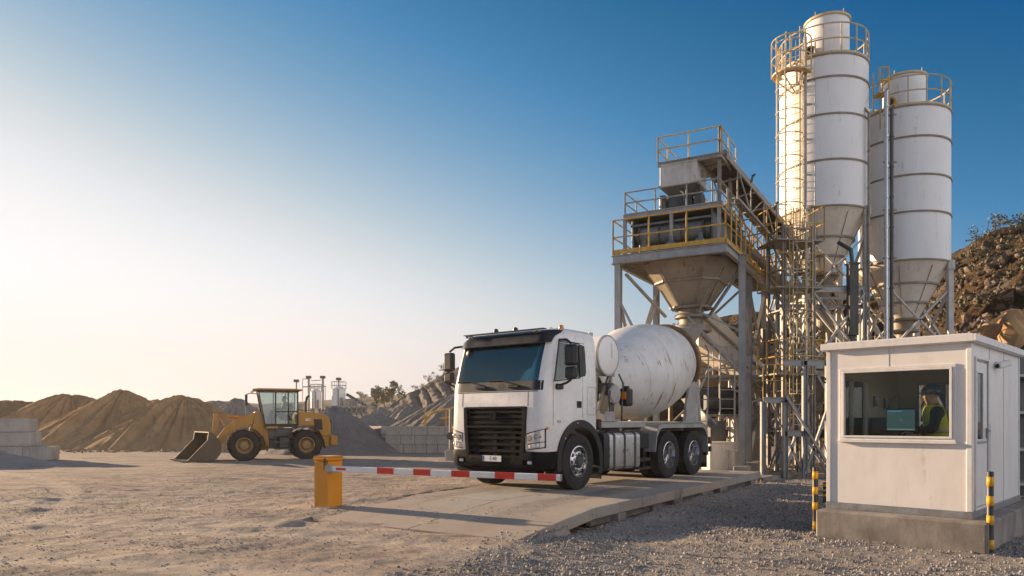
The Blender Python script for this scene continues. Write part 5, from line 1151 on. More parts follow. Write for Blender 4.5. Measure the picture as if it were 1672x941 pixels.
wf3 = wframe('rear_window_frame', D-.075, D+.015, .16, 1.38, .99, 1.83, .04); m = MB(); m.box(D-.03, D-.024, .16, 1.38, .99, 1.83); m.build('window_pane', M['boothglass'], wf3)
# door
m = MB(); m.box(.24, .88, .0, .035, .125, 2.0, .006); do = m.build('door', M['trim'], BO); q = MB(); q.box(.31, .65, -.2, .2, .98, 1.87); cut(do, [q])
m = MB(); m.box(.31, .65, .010, .016, .98, 1.87); m.build('door_pane', M['boothglass'], do)
wframe('pane_frame', -.008, .02, .325, .635, .995, 1.855, .022, 'y', parent=do)
m = MB(); m.box(.26, .86, -.012, .0, .94, .965, .003); m.box(.81, .84, -.03, .0, 1.0, 1.14, .006); m.tube([(.825, -.03, 1.10), (.825, -.05, 1.10), (.74, -.05, 1.10)], .008, 6); m.build('door_handle', M['skirt'], do)
wframe('door_frame', -.022, .0, .22, .90, .12, 2.03, .03, 'y')
m = MB(); m.box(1.0, 1.006, -.004, .002, .1, HT); m.box(1.9, 1.906, -.004, .002, .1, HT); m.box(-.003, .002, W_*.54, W_*.54+.004, wz1+.04, HT); m.build('panel_joint', M['skirt'], BO)
m = MB(); m.box(.985, 1.015, -.014, .0, .1, 1.2, .003); m.build('conduit', M['skirt'], BO)
# camera under the eave
SC = thing('security_camera', 'small white security camera mounted high on the booth side wall', 'security camera', tuple(bw(1.42, -.005, BZ+2.02)), brz)
m = MB(); m.box(-.04, .04, -.02, .005, -.04, .04, .004); m.tube([(0, -.01, 0), (0, -.08, .0)], .015, 8); m.build('bracket', M['trim'], SC)
m = MB(); Mc2 = Matrix.Translation((0, -.10, .0)) @ Matrix.Rotation(R(-25), 4, 'Z') @ Matrix.Rotation(R(-12), 4, 'Y'); m.box(-.15, .09, -.045, .045, -.04, .045, .012, M=Mc2); m.build('camera_housing', M['trim'], SC)
m = MB(); m.cyl(Mc2 @ Vector((-.145, 0, 0)), Mc2 @ Vector((-.156, 0, 0)), .03, 14); m.build('camera_lens', M['black'], SC)
# interior things
def inb(name, lab, cat, x, y, z, rz=0, group=None): p = bw(x, y); return thing(name, lab, cat, (p.x, p.y, BZ+z), brz+rz, group)
DK = inb('desk', 'long work counter under the booth window', 'desk', 0, 0, .135)
m = MB(); m.box(.07, .62, .08, W_-.08, .80, .84, .005); m.build('desk_top', M['seat'], DK)
for y in (.12, 1.6):
    m = MB(); m.box(.1, .55, y, y+.03, .0, .80); m.build('leg', M['dark'], DK)
MN = inb('monitor', 'flat computer monitor with a dim teal screen on the booth counter', 'monitor', .34, .90, .976, R(-22))
m = MB(); m.box(-.012, .018, -.235, .235, .11, .43, .006); m.build('monitor_case', M['black'], MN)
m = MB(); m.box(-.015, -.011, -.215, .215, .13, .41); ms = m.build('screen', M['screen'], MN)
m = MB(); m.box(-.0165, -.0148, -.02, .20, .385, .40); m.build('title_bar', emis('screen_bar', (.05, .16, .28), .35), ms)
m = MB(); m.box(-.0165, -.0148, -.212, .212, .133, .15); m.build('status_bar', emis('screen_status', (.12, .22, .22), .3), ms)
m = MB(); m.prism([(-.045, .25), (.045, .25), (0, .31)], -.0165, -.0148, 'x'); m.build('screen_icon', emis('screen_icon', (.05, .08, .07), .4), ms)
m = MB(); m.box(-.01, .03, -.05, .05, .0, .14, .004); m.box(-.09, .1, -.12, .12, .0, .015, .004); m.build('stand', M['black'], MN)
KB = inb('keyboard', 'black computer keyboard on the counter by the monitor', 'keyboard', .30, .66, .978, R(60))
m = MB(); m.box(-.08, .08, -.2, .2, .0, .02, .005); m.build('keyboard_case', M['black'], KB)
m = MB()
for i in range(5):
    for j in range(13): m.box(-.065+i*.027, -.045+i*.027, -.185+j*.0285, -.162+j*.0285, .02, .027)
m.build('keys', M['seat'], KB)
CB = inb('filing_cabinet', 'dark filing cabinet against the left wall inside the booth', 'cabinet', 1.7, W_-.36, .135)
m = MB(); m.box(-.25, .35, -.2, .27, .0, 1.15, .008); m.build('cabinet_body', M['dark'], CB)
for z in (.1, .45, .8):
    m = MB(); m.box(-.235, .335, -.215, -.2, z, z+.3, .004); m.build('drawer', M['dark'], CB)
for x, z, w2, h2, lb in ((1.75, 1.55, .13, .16, 'small black notice nearer the side window on the booth wall'), (2.25, 1.52, .15, .17, 'black notice nearer the rear corner on the booth wall')):
    WB = inb('wall_box', lb, 'wall box', x, W_-.062, z); m = MB(); m.box(-w2/2, w2/2, -.03, 0, -h2/2, h2/2, .004); m.build('box_case', M['black'], WB); m = MB(); m.box(-w2*.35, w2*.35, -.034, -.03, -h2*.3, -h2*.05); m.build('box_label', M['dark'], WB)
FB = inb('coat', 'pale work coat hanging on the left wall inside the booth', 'coat', 2.6, W_-.07, .9)
m = MB(); m.loft([[(-.08+.16*t, -.02-.05*math.sin(math.pi*t), z) if False else (-(.06+w3)*math.cos(math.pi*t), -.01-.07*math.sin(math.pi*t), z) for t in np.linspace(0, 1, 9)] for z, w3 in ((.7, -.02), (.6, .10), (.3, .10), (0, .14))]); m.build('coat_body', M['panel_in'], FB, smooth=60)
m = MB(); m.cyl((0, 0, .7), (0, -.06, .74), .01, 8); m.build('hook', M['steel'], FB)

# ================================================================ people
_b = bmesh.new(); bmesh.ops.create_icosphere(_b, subdivisions=3, radius=1); _sv = [tuple(v.co) for v in _b.verts]; _sf = [tuple(v.index for v in f.verts) for f in _b.faces]; _b.free()
def skin_chain(chains, lvl=2):
    """tapered limbs and rounded joints as closed shells, fused later into one surface"""
    m = MB(); V = Vector
    def R2(r): return r if isinstance(r, tuple) else (r, r)
    for ch in chains:
        for (p, r), (q, t) in zip(ch[:-1], ch[1:]):
            r, t = R2(r), R2(t); p, q = V(p), V(q)
            torso = abs(r[0]-r[1]) > 1e-6 and abs(t[0]-t[1]) > 1e-6 and (q-p).normalized().z > .6
            if torso: m.loft([[tuple(p.lerp(q, k)+V((math.cos(a)*(r[0]+(t[0]-r[0])*k), math.sin(a)*(r[1]+(t[1]-r[1])*k), 0))) for a in np.linspace(0, 2*math.pi, 25)[:-1]] for k in (0, .33, .66, 1)])
            else: m.tube([p, p.lerp(q, .5), q], [min(r), (min(r)+min(t))/2*1.02, min(t)], 16)
        for p, r in ch:
            r = R2(r); z = min(r); m.add([(v[0]*(r[0] if r[0] != r[1] else z)+p[0], v[1]*(r[1] if r[0] != r[1] else z)+p[1], v[2]*z*.8+p[2]) for v in _sv], _sf)
    return m.v, m.f
def remesh(mb, name, mat, parent, vox, sm=2):
    o = mb.build(name, mat); md = o.modifiers.new('r', 'REMESH'); md.mode = 'VOXEL'; md.voxel_size = vox; md.use_smooth_shade = True
    s2 = o.modifiers.new('s', 'SMOOTH'); s2.iterations = sm; s2.factor = .5
    dg = bpy.context.evaluated_depsgraph_get(); dg.update(); r = bpy.data.meshes.new_from_object(o.evaluated_get(dg)); o.modifiers.clear(); o.data = r; r.name = name
    r.materials.clear(); r.materials.append(mat)
    for p in r.polygons: p.use_smooth = True
    o.parent = parent; return o
def ell(m, c, r, rot=None, sub=3):
    bm = bmesh.new(); bmesh.ops.create_icosphere(bm, subdivisions=sub, radius=1); Mr = rot or Matrix()
    m.add([Mr @ Vector((v.co.x*r[0], v.co.y*r[1], v.co.z*r[2]))+Vector(c) for v in bm.verts], [tuple(v.index for v in f.verts) for f in bm.faces]); bm.free()
def head(m, Hm):
    def e(c, r, rot=None): ell(m, (0, 0, 0), (1, 1, 1)) if False else m.add([Hm @ (Vector((v[0]*r[0], v[1]*r[1], v[2]*r[2]))+Vector(c)) for v in _sv], _sf)
    e((-.012, 0, .045), (.098, .076, .085)); e((.012, 0, -.02), (.074, .064, .088)); e((.048, 0, -.085), (.030, .036, .026)); e((.02, 0, -.07), (.05, .055, .035))
    e((.088, 0, -.012), (.020, .012, .024)); e((.080, 0, .012), (.014, .009, .026)); e((.076, 0, -.052), (.013, .024, .007)); e((.073, 0, -.062), (.014, .021, .008)); e((.066, 0, .040), (.020, .05, .012))
    for s in (-1, 1): e((-.005, s*.076, .0), (.018, .008, .030)); e((.052, s*.038, -.015), (.026, .022, .022))
    e((-.03, 0, -.09), (.05, .05, .06))
def person(name, label, loc, rz, J, hat=None, vest=True, vox=.008, legs=True, group=None):
    P = thing(name, label, 'person', loc, rz, group); V = Vector
    body = MB(); ch = [[(J['pelvis'], (.13, .16)), (J['spine'], (.115, .145)), (J['chest'], (.125, .16)), (J['nb'], (.07, .08)), (J['nt'], (.052, .052)), (tuple(V(J['nt'])+V((.01, 0, .06))), (.05, .05))]]
    for s in 'lr':
        ch.append([(J['chest'], (.125, .16)), (J['sh'+s], (.058, .058)), (J['el'+s], (.040, .040)), (J['wr'+s], (.027, .030))])
        ch.append([(J['pelvis'], (.13, .16)), (J['hip'+s], (.085, .085)), (J['kn'+s], (.056, .056)), (J['an'+s], (.040, .040)), (J['to'+s], (.035, .045))])
    v, f = skin_chain(ch); body.add(v, f)
    for s in 'lr':
        w_ = V(J['wr'+s]); d = (w_-V(J['el'+s])).normalized(); d = V((d.x, d.y, d.z*.3)).normalized(); sdv = V((0, 0, 1)).cross(d).normalized(); up = d.cross(sdv)
        sg = 1 if s == 'l' else -1
        v, f = skin_chain([[(tuple(w_), .027), (tuple(w_+d*.03), .028)]], 2); body.add(v, f)
        body.bar(w_+d*.01, w_+d*.095, .076, .028, c=.008)
        for i, (off, L) in enumerate(((-.032, .068), (-.011, .078), (.011, .073), (.031, .056))):
            b = w_+d*.085+sdv*off*1.0; body.tube([b, b+d*L*.45-up*.004, b+d*L*.8-up*.02, b+d*L-up*.034], [.0095, .009, .008, .007], 8)
        b = w_+d*.035-sdv*sg*.03; body.tube([b, b+d*.03-sdv*sg*.025-up*.01, b+d*.06-sdv*sg*.03-up*.02], [.012, .011, .009], 8)
    hc = V(J['head']); Hm = Matrix.Translation(hc) @ Matrix.Rotation(J.get('hyaw', 0), 4, 'Z') @ Matrix.Rotation(J.get('hpitch', 0), 4, 'Y'); head(body, Hm)
    remesh(body, 'body', M['skin'], P, vox, 2)
    # jacket and trousers: the same skeleton, fuller
    jk = MB(); g = .022; c2 = [[(J['pelvis'], (.14, .155)), (J['spine'], (.13, .15)), (J['chest'], (.14, .15)), (J['nb'], (.078, .09))]]
    for s in 'lr': c2.append([(J['chest'], (.14, .15)), (J['sh'+s], (.078, .078)), (J['el'+s], (.060, .060)), (tuple(V(J['wr'+s])*.93+V(J['el'+s])*.07), (.042, .042))])
    v, f = skin_chain(c2); jk.add(v, f); remesh(jk, 'jacket', M['cloth'], P, .012, 2)
    tr = MB(); c3 = []
    for s in 'lr': c3.append([(J['pelvis'], (.15, .17)), (J['hip'+s], (.105, .105)), (J['kn'+s], (.075, .075)), (J['an'+s], (.062, .062))])
    v, f = skin_chain(c3); tr.add(v, f); remesh(tr, 'trousers', M['cloth'], P, .014, 2)
    for s in 'lr':
        m = MB(); a = V(J['an'+s]); t = V(J['to'+s]); dd = (t-a); dd.z = 0; dd.normalize(); sx = V((0, 0, 1)).cross(dd)
        m.loft([[tuple(a+dd*o+sx*w_*q[0]+V((0, 0, -a.z+J['floor']+h_*q[1]))) for q in ((-1, 0), (1, 0), (1, .7), (.5, 1), (-.5, 1), (-1, .7))] for o, w_, h_ in ((-.07, .03, .09), (-.05, .04, .13), (.03, .042, .13), (.10, .048, .09), (.17, .045, .07), (.20, .03, .04))]); m.build('boot', M['cloth'], P, smooth=50)
    if vest:
        m = MB(); ax = (V(J['chest'])-V(J['pelvis'])); secs = []
        for t, hx, hy in ((-.12, .165, .175), (.15, .158, .168), (.45, .160, .168), (.8, .168, .165), (1.02, .160, .165), (1.22, .150, .168), (1.40, .118, .15), (1.52, .080, .105)):
            c_ = V(J['pelvis'])+ax*t; secs.append([(c_.x+hx*math.cos(a), c_.y+hy*math.sin(a), c_.z) for a in np.linspace(0, 2*math.pi, 29)[:-1]])
        m.loft(secs, caps=False); vo = m.build('hi_vis_vest', M['hivis'], P, smooth=60, solid=.006)
        for t, hx, hy in ((.12, .164, .174), (.42, .166, .174)):
            m = MB(); c_ = V(J['pelvis'])+ax*t
            m.loft([[(c_.x+hx*math.cos(a), c_.y+hy*math.sin(a), c_.z+dz) for a in np.linspace(0, 2*math.pi, 29)[:-1]] for dz in (-.025, .025)], caps=False); m.build('reflective_band', M['reflect'], vo, smooth=60, solid=.003)
        for s in (-1, 1):
            m = MB(); pts = []
            for t, hx, hy in ((.42, .165, .172), (.8, .174, .171), (1.02, .166, .171), (1.22, .156, .174), (1.40, .124, .156)): c_ = V(J['pelvis'])+ax*t; pts.append((c_, hx, hy))
            loop = [V((c_.x+hx*.86, c_.y+s*hy*.52, c_.z)) for c_, hx, hy in pts]+[V((c_.x-hx*.86, c_.y+s*hy*.52, c_.z)) for c_, hx, hy in pts[::-1]]
            m.loft([[tuple(p+V((0, -.024, 0))), tuple(p+V((0, .024, 0)))] for p in loop], closed=False, caps=False); m.build('reflective_band', M['reflect'], vo, smooth=60, solid=.004)
    hr = MB(); v0 = [Hm @ (Vector((x*.104, y*.082, z*.088))+Vector((-.018, 0, .048))) for x, y, z in _sv if True]
    keep = [i for i, (x, y, z) in enumerate(_sv) if z > -.55-.0*x and not (x > .45 and z < .35)]
    ks = set(keep); mp = {k: i for i, k in enumerate(keep)}; hr.add([v0[i] for i in keep], [tuple(mp[i] for i in f) for f in _sf if all(i in ks for i in f)]); hr.build('hair', M['hair'], P, smooth=80)
    for s in (-1, 1):
        m = MB(); m.add([Hm @ (Vector((x*.011, y*.014, z*.007))+Vector((.074, s*.030, .018))) for x, y, z in _sv], _sf); m.build('eye', M['black'], P, smooth=80)
    m = MB()
    for s in (-1, 1): m.tube([Hm @ Vector(p) for p in ((.092, s*.004, .020), (.090, s*.05, .022), (.06, s*.074, .022), (-.01, s*.080, .015))], .003, 5)
    m.add([Hm @ Vector(p) for p in ((.0935, -.052, .004), (.0935, .052, .004), (.0935, .052, .034), (.0935, -.052, .034))], [(0, 1, 2, 3)]); m.build('safety_glasses', M['lens'], P)
    if hat:
        m = MB(); Ht_ = Hm @ Matrix.Translation((-.012, 0, .040)) @ Matrix.Rotation(R(-4), 4, 'Y')
        pr = [(0, .128), (.035, .125), (.07, .110), (.095, .080), (.108, .040), (.112, .0), (.109, -.004)]
        def dome(r, z): return [(Ht_ @ Vector((math.cos(a)*r*1.20, math.sin(a)*r*1.0, z))) for a in np.linspace(0, 2*math.pi, 37)[:-1]]
        m.loft([dome(max(r, .001), z) for r, z in pr[::-1]], caps=False)
        m.loft([[(Ht_ @ Vector((math.cos(a)*(r*1.2+(.045*max(0, math.cos(a))**2 if k == 1 else 0)), math.sin(a)*r, z))) for a in np.linspace(0, 2*math.pi, 37)[:-1]] for k, (r, z) in enumerate(((.108, .006), (.124, -.004), (.124, -.010), (.107, -.006)))], caps=False)
        for y in (-.02, .02): m.tube([Ht_ @ Vector((math.cos(t)*.128, y, math.sin(t)*.126)) for t in np.linspace(.35, 2.8, 14)], .006, 6)
        m.build('hard_hat', M[hat], P, smooth=50)
    return P
k_ = .885
J = {a: tuple(k_*c for c in b) for a, b in dict(pelvis=(0, 0, .93), spine=(.02, 0, 1.10), chest=(.05, 0, 1.30), nb=(.055, 0, 1.45), nt=(.075, 0, 1.50), shl=(.05, .19, 1.39), shr=(.05, -.19, 1.39), ell=(.12, .24, 1.12), elr=(.13, -.22, 1.12), wrl=(.36, .16, 1.075), wrr=(.37, -.12, 1.075),
     hipl=(0, .10, .88), hipr=(0, -.10, .88), knl=(.04, .11, .48), knr=(.02, -.11, .48), anl=(-.02, .11, .08), anr=(-.04, -.11, .08), tol=(.12, .12, .035), tor=(.10, -.12, .035)).items()}
J['head'] = (.093, 0, 1.437); J['floor'] = 0; J['hpitch'] = R(3)
pw = bw(.60, .50)
person('person', 'worker in navy hard hat and yellow hi vis vest standing at the booth counter', (pw.x, pw.y, BZ+.137), R(158), J, 'navy')
# loader driver
s_ = 1.0
Jd = dict(pelvis=(-.02, 0, .10), spine=(-.04, 0, .28), chest=(-.04, 0, .46), nb=(-.03, 0, .60), nt=(-.01, 0, .66), shl=(-.03, .19, .55), shr=(-.03, -.19, .55), ell=(.10, .25, .33), elr=(.10, -.25, .33), wrl=(.34, .12, .36), wrr=(.34, -.12, .36),
     hipl=(.04, .10, .08), hipr=(.04, -.10, .08), knl=(.42, .13, .10), knr=(.42, -.13, .10), anl=(.50, .12, -.28), anr=(.50, -.12, -.28), tol=(.62, .12, -.33), tor=(.62, -.12, -.33), head=(.02, 0, .76), floor=-.36)
Ml = Matrix.Translation(LD.location) @ Matrix.Rotation(LD.rotation_euler.z, 4, 'Z'); pd = Ml @ Vector((-1.62, 0, 1.76))
person('person', 'driver in a yellow vest seated inside the loader cab', tuple(pd), LD.rotation_euler.z, Jd, None, vox=.016)

# ================================================================ bollards
def bollard(label, px, base_y, top_y, w_px, zb=0.0, Yb=None):
    Y = Yb or F*CAMH/(base_y-HY); h = Z(top_y, Y)-zb; x = X(px, Y); r = .038; gz = float(gh(x, Y))
    B = thing('bollard', label, 'bollard', (x, Y, gz), 0, 'striped bollards round the booth'); n = 9
    m = MB(); m.lathe([(r, -.1), (r, h-gz-.01), (r*.8, h-gz), (0, h-gz)], 24); m.build('post', M['blk_stripe'], B, smooth=40)
    for i in range(4):
        z = (h-gz)*(.0+.115+i*.235)-.06*(i == 0); m = MB(); m.lathe([(r+.0015, z), (r+.0015, z+(h-gz)*.115)], 24, capped=False); m.build('yellow_band', M['yel_stripe'], B, smooth=40, solid=.001)
    m = MB(); m.lathe([(r*2.0, 0), (r*2.0, .012), (0, .012)], 20); m.build('base_plate', M['skirt'], B)
    return B
bollard('black and yellow striped bollard left of the booth', 1331, 868.5, 763, 9)
bollard('black and yellow striped bollard in front of the booth near the picture right', 1617, 903, 770, 9)
bollard('black and yellow bollard mostly hidden behind the booth left corner', 1347, 824, 788, 9)
# ================================================================ batching plant
M['steel_white'] = pmat('white_painted_steel', (.60, .57, .53), .5, var=.08, dirt=.5, dcol=(.34, .28, .21), rust=.7, vs=3)
M['yellow_pale'] = pmat('faded_yellow_paint', (.60, .47, .26), .5, var=.15, dirt=.4, dcol=(.42, .34, .24), rust=.6, vs=4)
M['silo_cone'] = pmat('dusty_cone_paint', (.86, .77, .65), .55, var=.06, dirt=.40, dcol=(.58, .47, .35), rust=.5, vs=1)
# ---- mixing tower
TW = thing('mixing_tower', 'steel batching tower with yellow railed deck, dark mixer unit and funnel hopper above the truck drum', 'batching tower', (5.82, 20.0, 0), math.atan2(.875, .484))
TW['label'] = 'steel batching tower with yellow railed deck, dark mixer unit and funnel above the truck'
ZD = 6.46
def col(name, x, y, z0, z1, w, mat='steel', par=TW):
    m = MB(); m.chan((x, y, z0), (x, y, z1), w, w, .02, up=(1, 0, 0)); m.box(x-w*.9, x+w*.9, y-w*.9, y+w*.9, z0, z0+.025); m.box(x-w*.8, x+w*.8, y-w*.8, y+w*.8, z1-.02, z1); return m.build(name, M[mat], par)
for x, y, z1 in ((.12, 3.14, ZD-.22), (3.7, 3.14, ZD-.22), (1.65, -.10, ZD-.02), (3.7, .12, ZD-.22), (5.7, .0, ZD-.22)): col('column', x, y, .3 if x == 1.65 else 0, z1, .18)
def br(name, p, q, w=.07, mat='steel', par=TW, round_=False):
    m = MB(); (m.tube([p, q], w/2, 8) if round_ else m.bar(p, q, w, w*.7)); return m.build(name, M[mat], par)
for p, q in (((.12, 3.14, 5.3), (1.3, 3.14, 3.6)), ((.12, 3.14, 5.2), (.12, 2.1, 3.2)), ((3.7, 3.14, 5.9), (1.5, 3.14, 3.4)), ((.12, 3.14, 2.2), (3.7, 3.14, 5.5)), ((.12, 3.14, 4.0), (3.7, 3.14, 4.0)),
             ((1.65, -.1, 5.9), (3.7, .12, 3.6)), ((1.65, -.1, 3.4), (3.7, .12, 5.7)), ((1.65, -.1, 3.3), (3.7, .12, 3.3)), ((3.7, .12, 3.3), (5.7, 0, 5.9)), ((3.7, .12, 5.9), (5.7, 0, 3.3)), ((3.7, .12, 3.3), (5.7, 0, 3.3)),
             ((1.65, -.1, .4), (3.7, .12, 3.2)), ((3.7, .12, .2), (5.7, 0, 3.2)), ((3.7, 3.14, 3.3), (3.7, .12, 3.3)), ((3.7, 3.14, 3.4), (3.7, .12, 6.0)), ((.1, 2.9, 5.9), (1.7, 2.2, 4.8)), ((1.65, 0, 5.95), (2.2, 1.0, 4.8)), ((1.65, -.1, 4.2), (1.6, 1.3, 4.95)), ((1.65, -.1, 3.0), (1.4, 1.5, 4.8)), ((5.7, 0, .1), (3.7, .1, 3.2))):
    br('brace', p, q, .085)
m = MB()
m.chan((0, 0, ZD-.13), (0, 3.26, ZD-.13), .12, .24, .018); m.chan((3.8, 0, ZD-.13), (3.8, 3.26, ZD-.13), .12, .24, .018); m.chan((0, 0.0, ZD-.13), (7.7, 0.0, ZD-.13), .12, .24, .018); m.chan((0, 3.26, ZD-.13), (3.8, 3.26, ZD-.13), .12, .24, .018); m.chan((3.8, .9, ZD-.13), (7.7, .9, ZD-.13), .12, .2, .018)
m.build('deck_beam', M['steel'], TW)
m = MB()
for i in range(9): m.bar((.2+i*.42, 0.06, ZD-.09), (.2+i*.42, 3.2, ZD-.09), .05, .12)
for i in range(8): m.bar((4.2+i*.45, .06, ZD-.09), (4.2+i*.45, .85, ZD-.09), .05, .1)
m.build('deck_joist', M['steel_warm'], TW)
m = MB(); m.box(.02, 3.8, .02, 3.24, ZD-.02, ZD+.01); m.box(3.8, 7.7, .02, .9, ZD-.02, ZD+.01); m.build('deck_plate', M['steel_warm'], TW)
def railing(name, pts, z0, h=1.05, mat='yellow', par=TW, toe=True, step=1.05, r=.024, post=None, mids=(.5,)):
    m = MB()
    for a, b in zip(pts[:-1], pts[1:]):
        a = Vector((*a, z0)); b = Vector((*b, z0)); L = (b-a).length; n = max(1, round(L/step))
        for i in range(n+1): p = a+(b-a)*i/n; m.tube([p, p+Vector((0, 0, h))], r, 6)
        for f_ in (1,)+tuple(mids): m.tube([a+Vector((0, 0, h*f_)), b+Vector((0, 0, h*f_))], r*.9, 6)
        if toe: m.bar(a+Vector((0, 0, .07)), b+Vector((0, 0, .07)), .012, .13)
    return m.build(name, M[mat], par)
railing('guardrail', [(0.0, 0.0), (0.0, 3.26), (3.8, 3.26), (3.8, 1.0)], ZD+.02, 1.0)
railing('guardrail', [(0, 0), (7.7, 0)], ZD+.02, 1.05, step=.62); railing('guardrail', [(3.8, .9), (7.7, .9)], ZD+.02, 1.05, step=1.0, toe=False)
# hopper
def octa(h, c, z, cx=1.85, cy=1.45): return [(cx+a, cy+b, z) for a, b in ((h, h-c), (h-c, h), (-h+c, h), (-h, h-c), (-h, -h+c), (-h+c, -h), (h-c, -h), (h, -h+c))]
m = MB(); m.loft([octa(1.24, .46, ZD-.16), octa(1.12, .42, ZD-.40), octa(.44, .19, 4.98)], caps=False); hp = m.build('hopper', M['cream'], TW, solid=.015)
m = MB(); m.loft([octa(.86, .34, 5.72), octa(.97, .38, 5.72), octa(.97, .38, 5.78), octa(.86, .34, 5.78)], caps=False); m.loft([octa(.47, .2, 4.99), octa(.58, .25, 4.99), octa(.58, .25, 5.05), octa(.47, .2, 5.05)], caps=False)
for h_, c_ in (((.0), 0),):
    for sx_, sy_ in ((1, .45), (1, -.45), (-1, .45), (-1, -.45), (.45, 1), (-.45, 1), (.45, -1), (-.45, -1)): m.bar((1.85+1.13*sx_*1.0*(1 if abs(sx_) == 1 else 1.2), 1.45+1.13*sy_*(1 if abs(sy_) == 1 else 1.2), ZD-.42), (1.85+.46*sx_, 1.45+.46*sy_, 4.99), .03, .05)
m.build('stiffener', M['cream'], hp)
m = MB(); m.lathe([(.42, 5.03), (.36, 4.88), (.50, 4.80), (.50, 4.72), (.36, 4.70), (.36, 4.52), (.56, 4.48), (.60, 4.30), (.52, 4.28)], 32, Matrix.Translation((1.85, 1.45, 0)), capped=False); m.build('outlet', M['cream'], hp, smooth=35, solid=.01)
for s in (-1, 1): br('actuator', (1.85-.5, 1.45+s*.4, 4.9), (1.85-.8, 1.45+s*.7, 5.5), .07, 'cream', TW, True)
# mixer unit on the deck
m = MB(); secs = []
for y in (.55, 2.75):
    pr = []
    for a in np.linspace(R(-35), R(215), 26): pr.append((1.45+.98*math.cos(a), y, 7.06+.46*math.sin(a)))
    pr += [(.75, y, 6.6), (2.15, y, 6.6)]; secs.append(pr)
m.loft(secs); mx = m.build('mixer_trough', M['mixer'], TW, smooth=40)
m = MB(); m.cyl((.62, .7, 7.02), (.62, 2.6, 7.02), .30, 28); m.build('mixer_drum', M['mixer'], TW, smooth=40)
m = MB()
for y in (.7, 1.3, 1.95, 2.56): m.cyl((.62, y, 7.02), (.62, y+.05, 7.02), .335, 28)
m.build('drum_band', M['dark'], TW, smooth=40)
m = MB(); m.box(.40, 2.65, .45, 2.85, 7.56, 7.63, .01); m.box(.36, .44, .45, 2.85, 6.48, 6.62); m.box(.36, .42, .45, 2.85, 7.32, 7.38)
for y in (.47, 2.80): m.box(.40, 2.65, y-.03, y+.03, 6.48, 7.58, .01)
m.build('mixer_frame', M['mixer'], TW)
for y in (.75, 1.6, 2.4):
    m = MB(); m.box(.2, .42, y-.1, y+.14, 6.50, 6.74, .02); m.cyl((.31, y+.02, 6.74), (.31, y+.02, 6.9), .07, 12); m.build('drive_motor', M['mixer'], TW, bevel=.01)
for i in range(6):
    m = MB(); m.box(2.72, 2.78, .5+i*.36, .76+i*.36, 6.5, 7.5); m.build('cover_panel', M['dark'], TW)
for y0, y1, x1, z1 in ((.6, 1.3, 3.3, 7.2), (1.7, 2.7, 3.5, 7.4)):
    m = MB(); m.box(2.82, x1, y0, y1, 6.48, z1, .03); m.build('control_cabinet', M['steel'], TW, bevel=.01)
# upper level
ZU = 7.72
m = MB(); m.box(.3, 3.3, .25, 3.0, ZU-.05, ZU); m.chan((.3, .2, ZU-.10), (.3, 3.05, ZU-.10), .08, .14, .012); m.chan((.3, .25, ZU-.10), (3.3, .25, ZU-.10), .08, .14, .012); m.chan((.3, 3.0, ZU-.10), (3.3, 3.0, ZU-.10), .08, .14, .012); m.build('upper_deck', M['steel'], TW)
for x, y in ((.3, .25), (.3, 3.0), (3.3, .25), (3.3, 3.0), (.3, 1.6)): col('column', x, y, ZD, ZU-.17, .09)
railing('upper_guardrail', [(3.3, .25), (.3, .25), (.3, 3.0), (3.3, 3.0)], ZU, .62, mat='steel', toe=False, step=1.0)
m = MB(); m.loft([[(.78+a*.46, 1.4+b*.50, 8.33) for a, b in ((-1, -1), (1, -1), (1, 1), (-1, 1))], [(.78+a*.32, 1.4+b*.34, 8.12) for a, b in ((-1, -1), (1, -1), (1, 1), (-1, 1))], [(.78+a*.32, 1.4+b*.34, 7.72) for a, b in ((-1, -1), (1, -1), (1, 1), (-1, 1))]], caps=False)
m.cyl((.78, .8, 7.93), (.78, 2.0, 7.93), .20, 16); m.box(.4, .62, .75, 1.0, 7.72, 8.05, .02); m.cyl((.45, 1.9, 7.72), (.45, 1.9, 8.12), .11, 12); m.cyl((.6, .85, 7.9), (.6, .85, 8.3), .05, 8); m.tube([(.36, 1.2, 7.75), (.34, 1.25, 8.1), (.4, 1.5, 8.3)], .04, 7); m.build('feed_chute', M['dark'], TW, bevel=.008)
m = MB(); m.box(.28, 1.28, .86, 1.94, 8.34, 8.98, .015); hb_ = m.build('head_box', M['steel_white'], TW)
m = MB()
for y in (.85, 1.95): m.box(.26, 1.3, y-.01, y+.01, 8.33, 8.39); m.box(.26, 1.3, y-.01, y+.01, 8.92, 8.99)
m.cyl((.78, .855, 8.70), (.78, .80, 8.70), .10, 16); m.build('box_flange', M['steel'], hb_)
m = MB(); m.box(.3, 2.2, .2, 2.0, 9.02, 9.07); m.chan((.3, .2, 8.98), (.3, 2.0, 8.98), .06, .12, .01); m.chan((.3, .2, 8.98), (2.2, .2, 8.98), .06, .12, .01); m.build('top_deck', M['steel_warm'], TW)
railing('top_guardrail', [(2.2, .2), (.3, .2), (.3, 2.0), (2.2, 2.0)], 9.07, .72, mat='yellow_pale' if 'yellow_pale' in M else 'steel_warm', toe=False, step=.9)
for x, y in ((1.9, .3), (1.9, 1.85), (3.2, .3), (.45, .28)): col('column', x, y, ZU, 9.0 if x < 3 else 8.3, .09, 'steel_warm')
m = MB(); m.box(.38, .48, .20, .30, 9.07, 9.80, .01); m.build('lamp_post', M['dark'], TW)
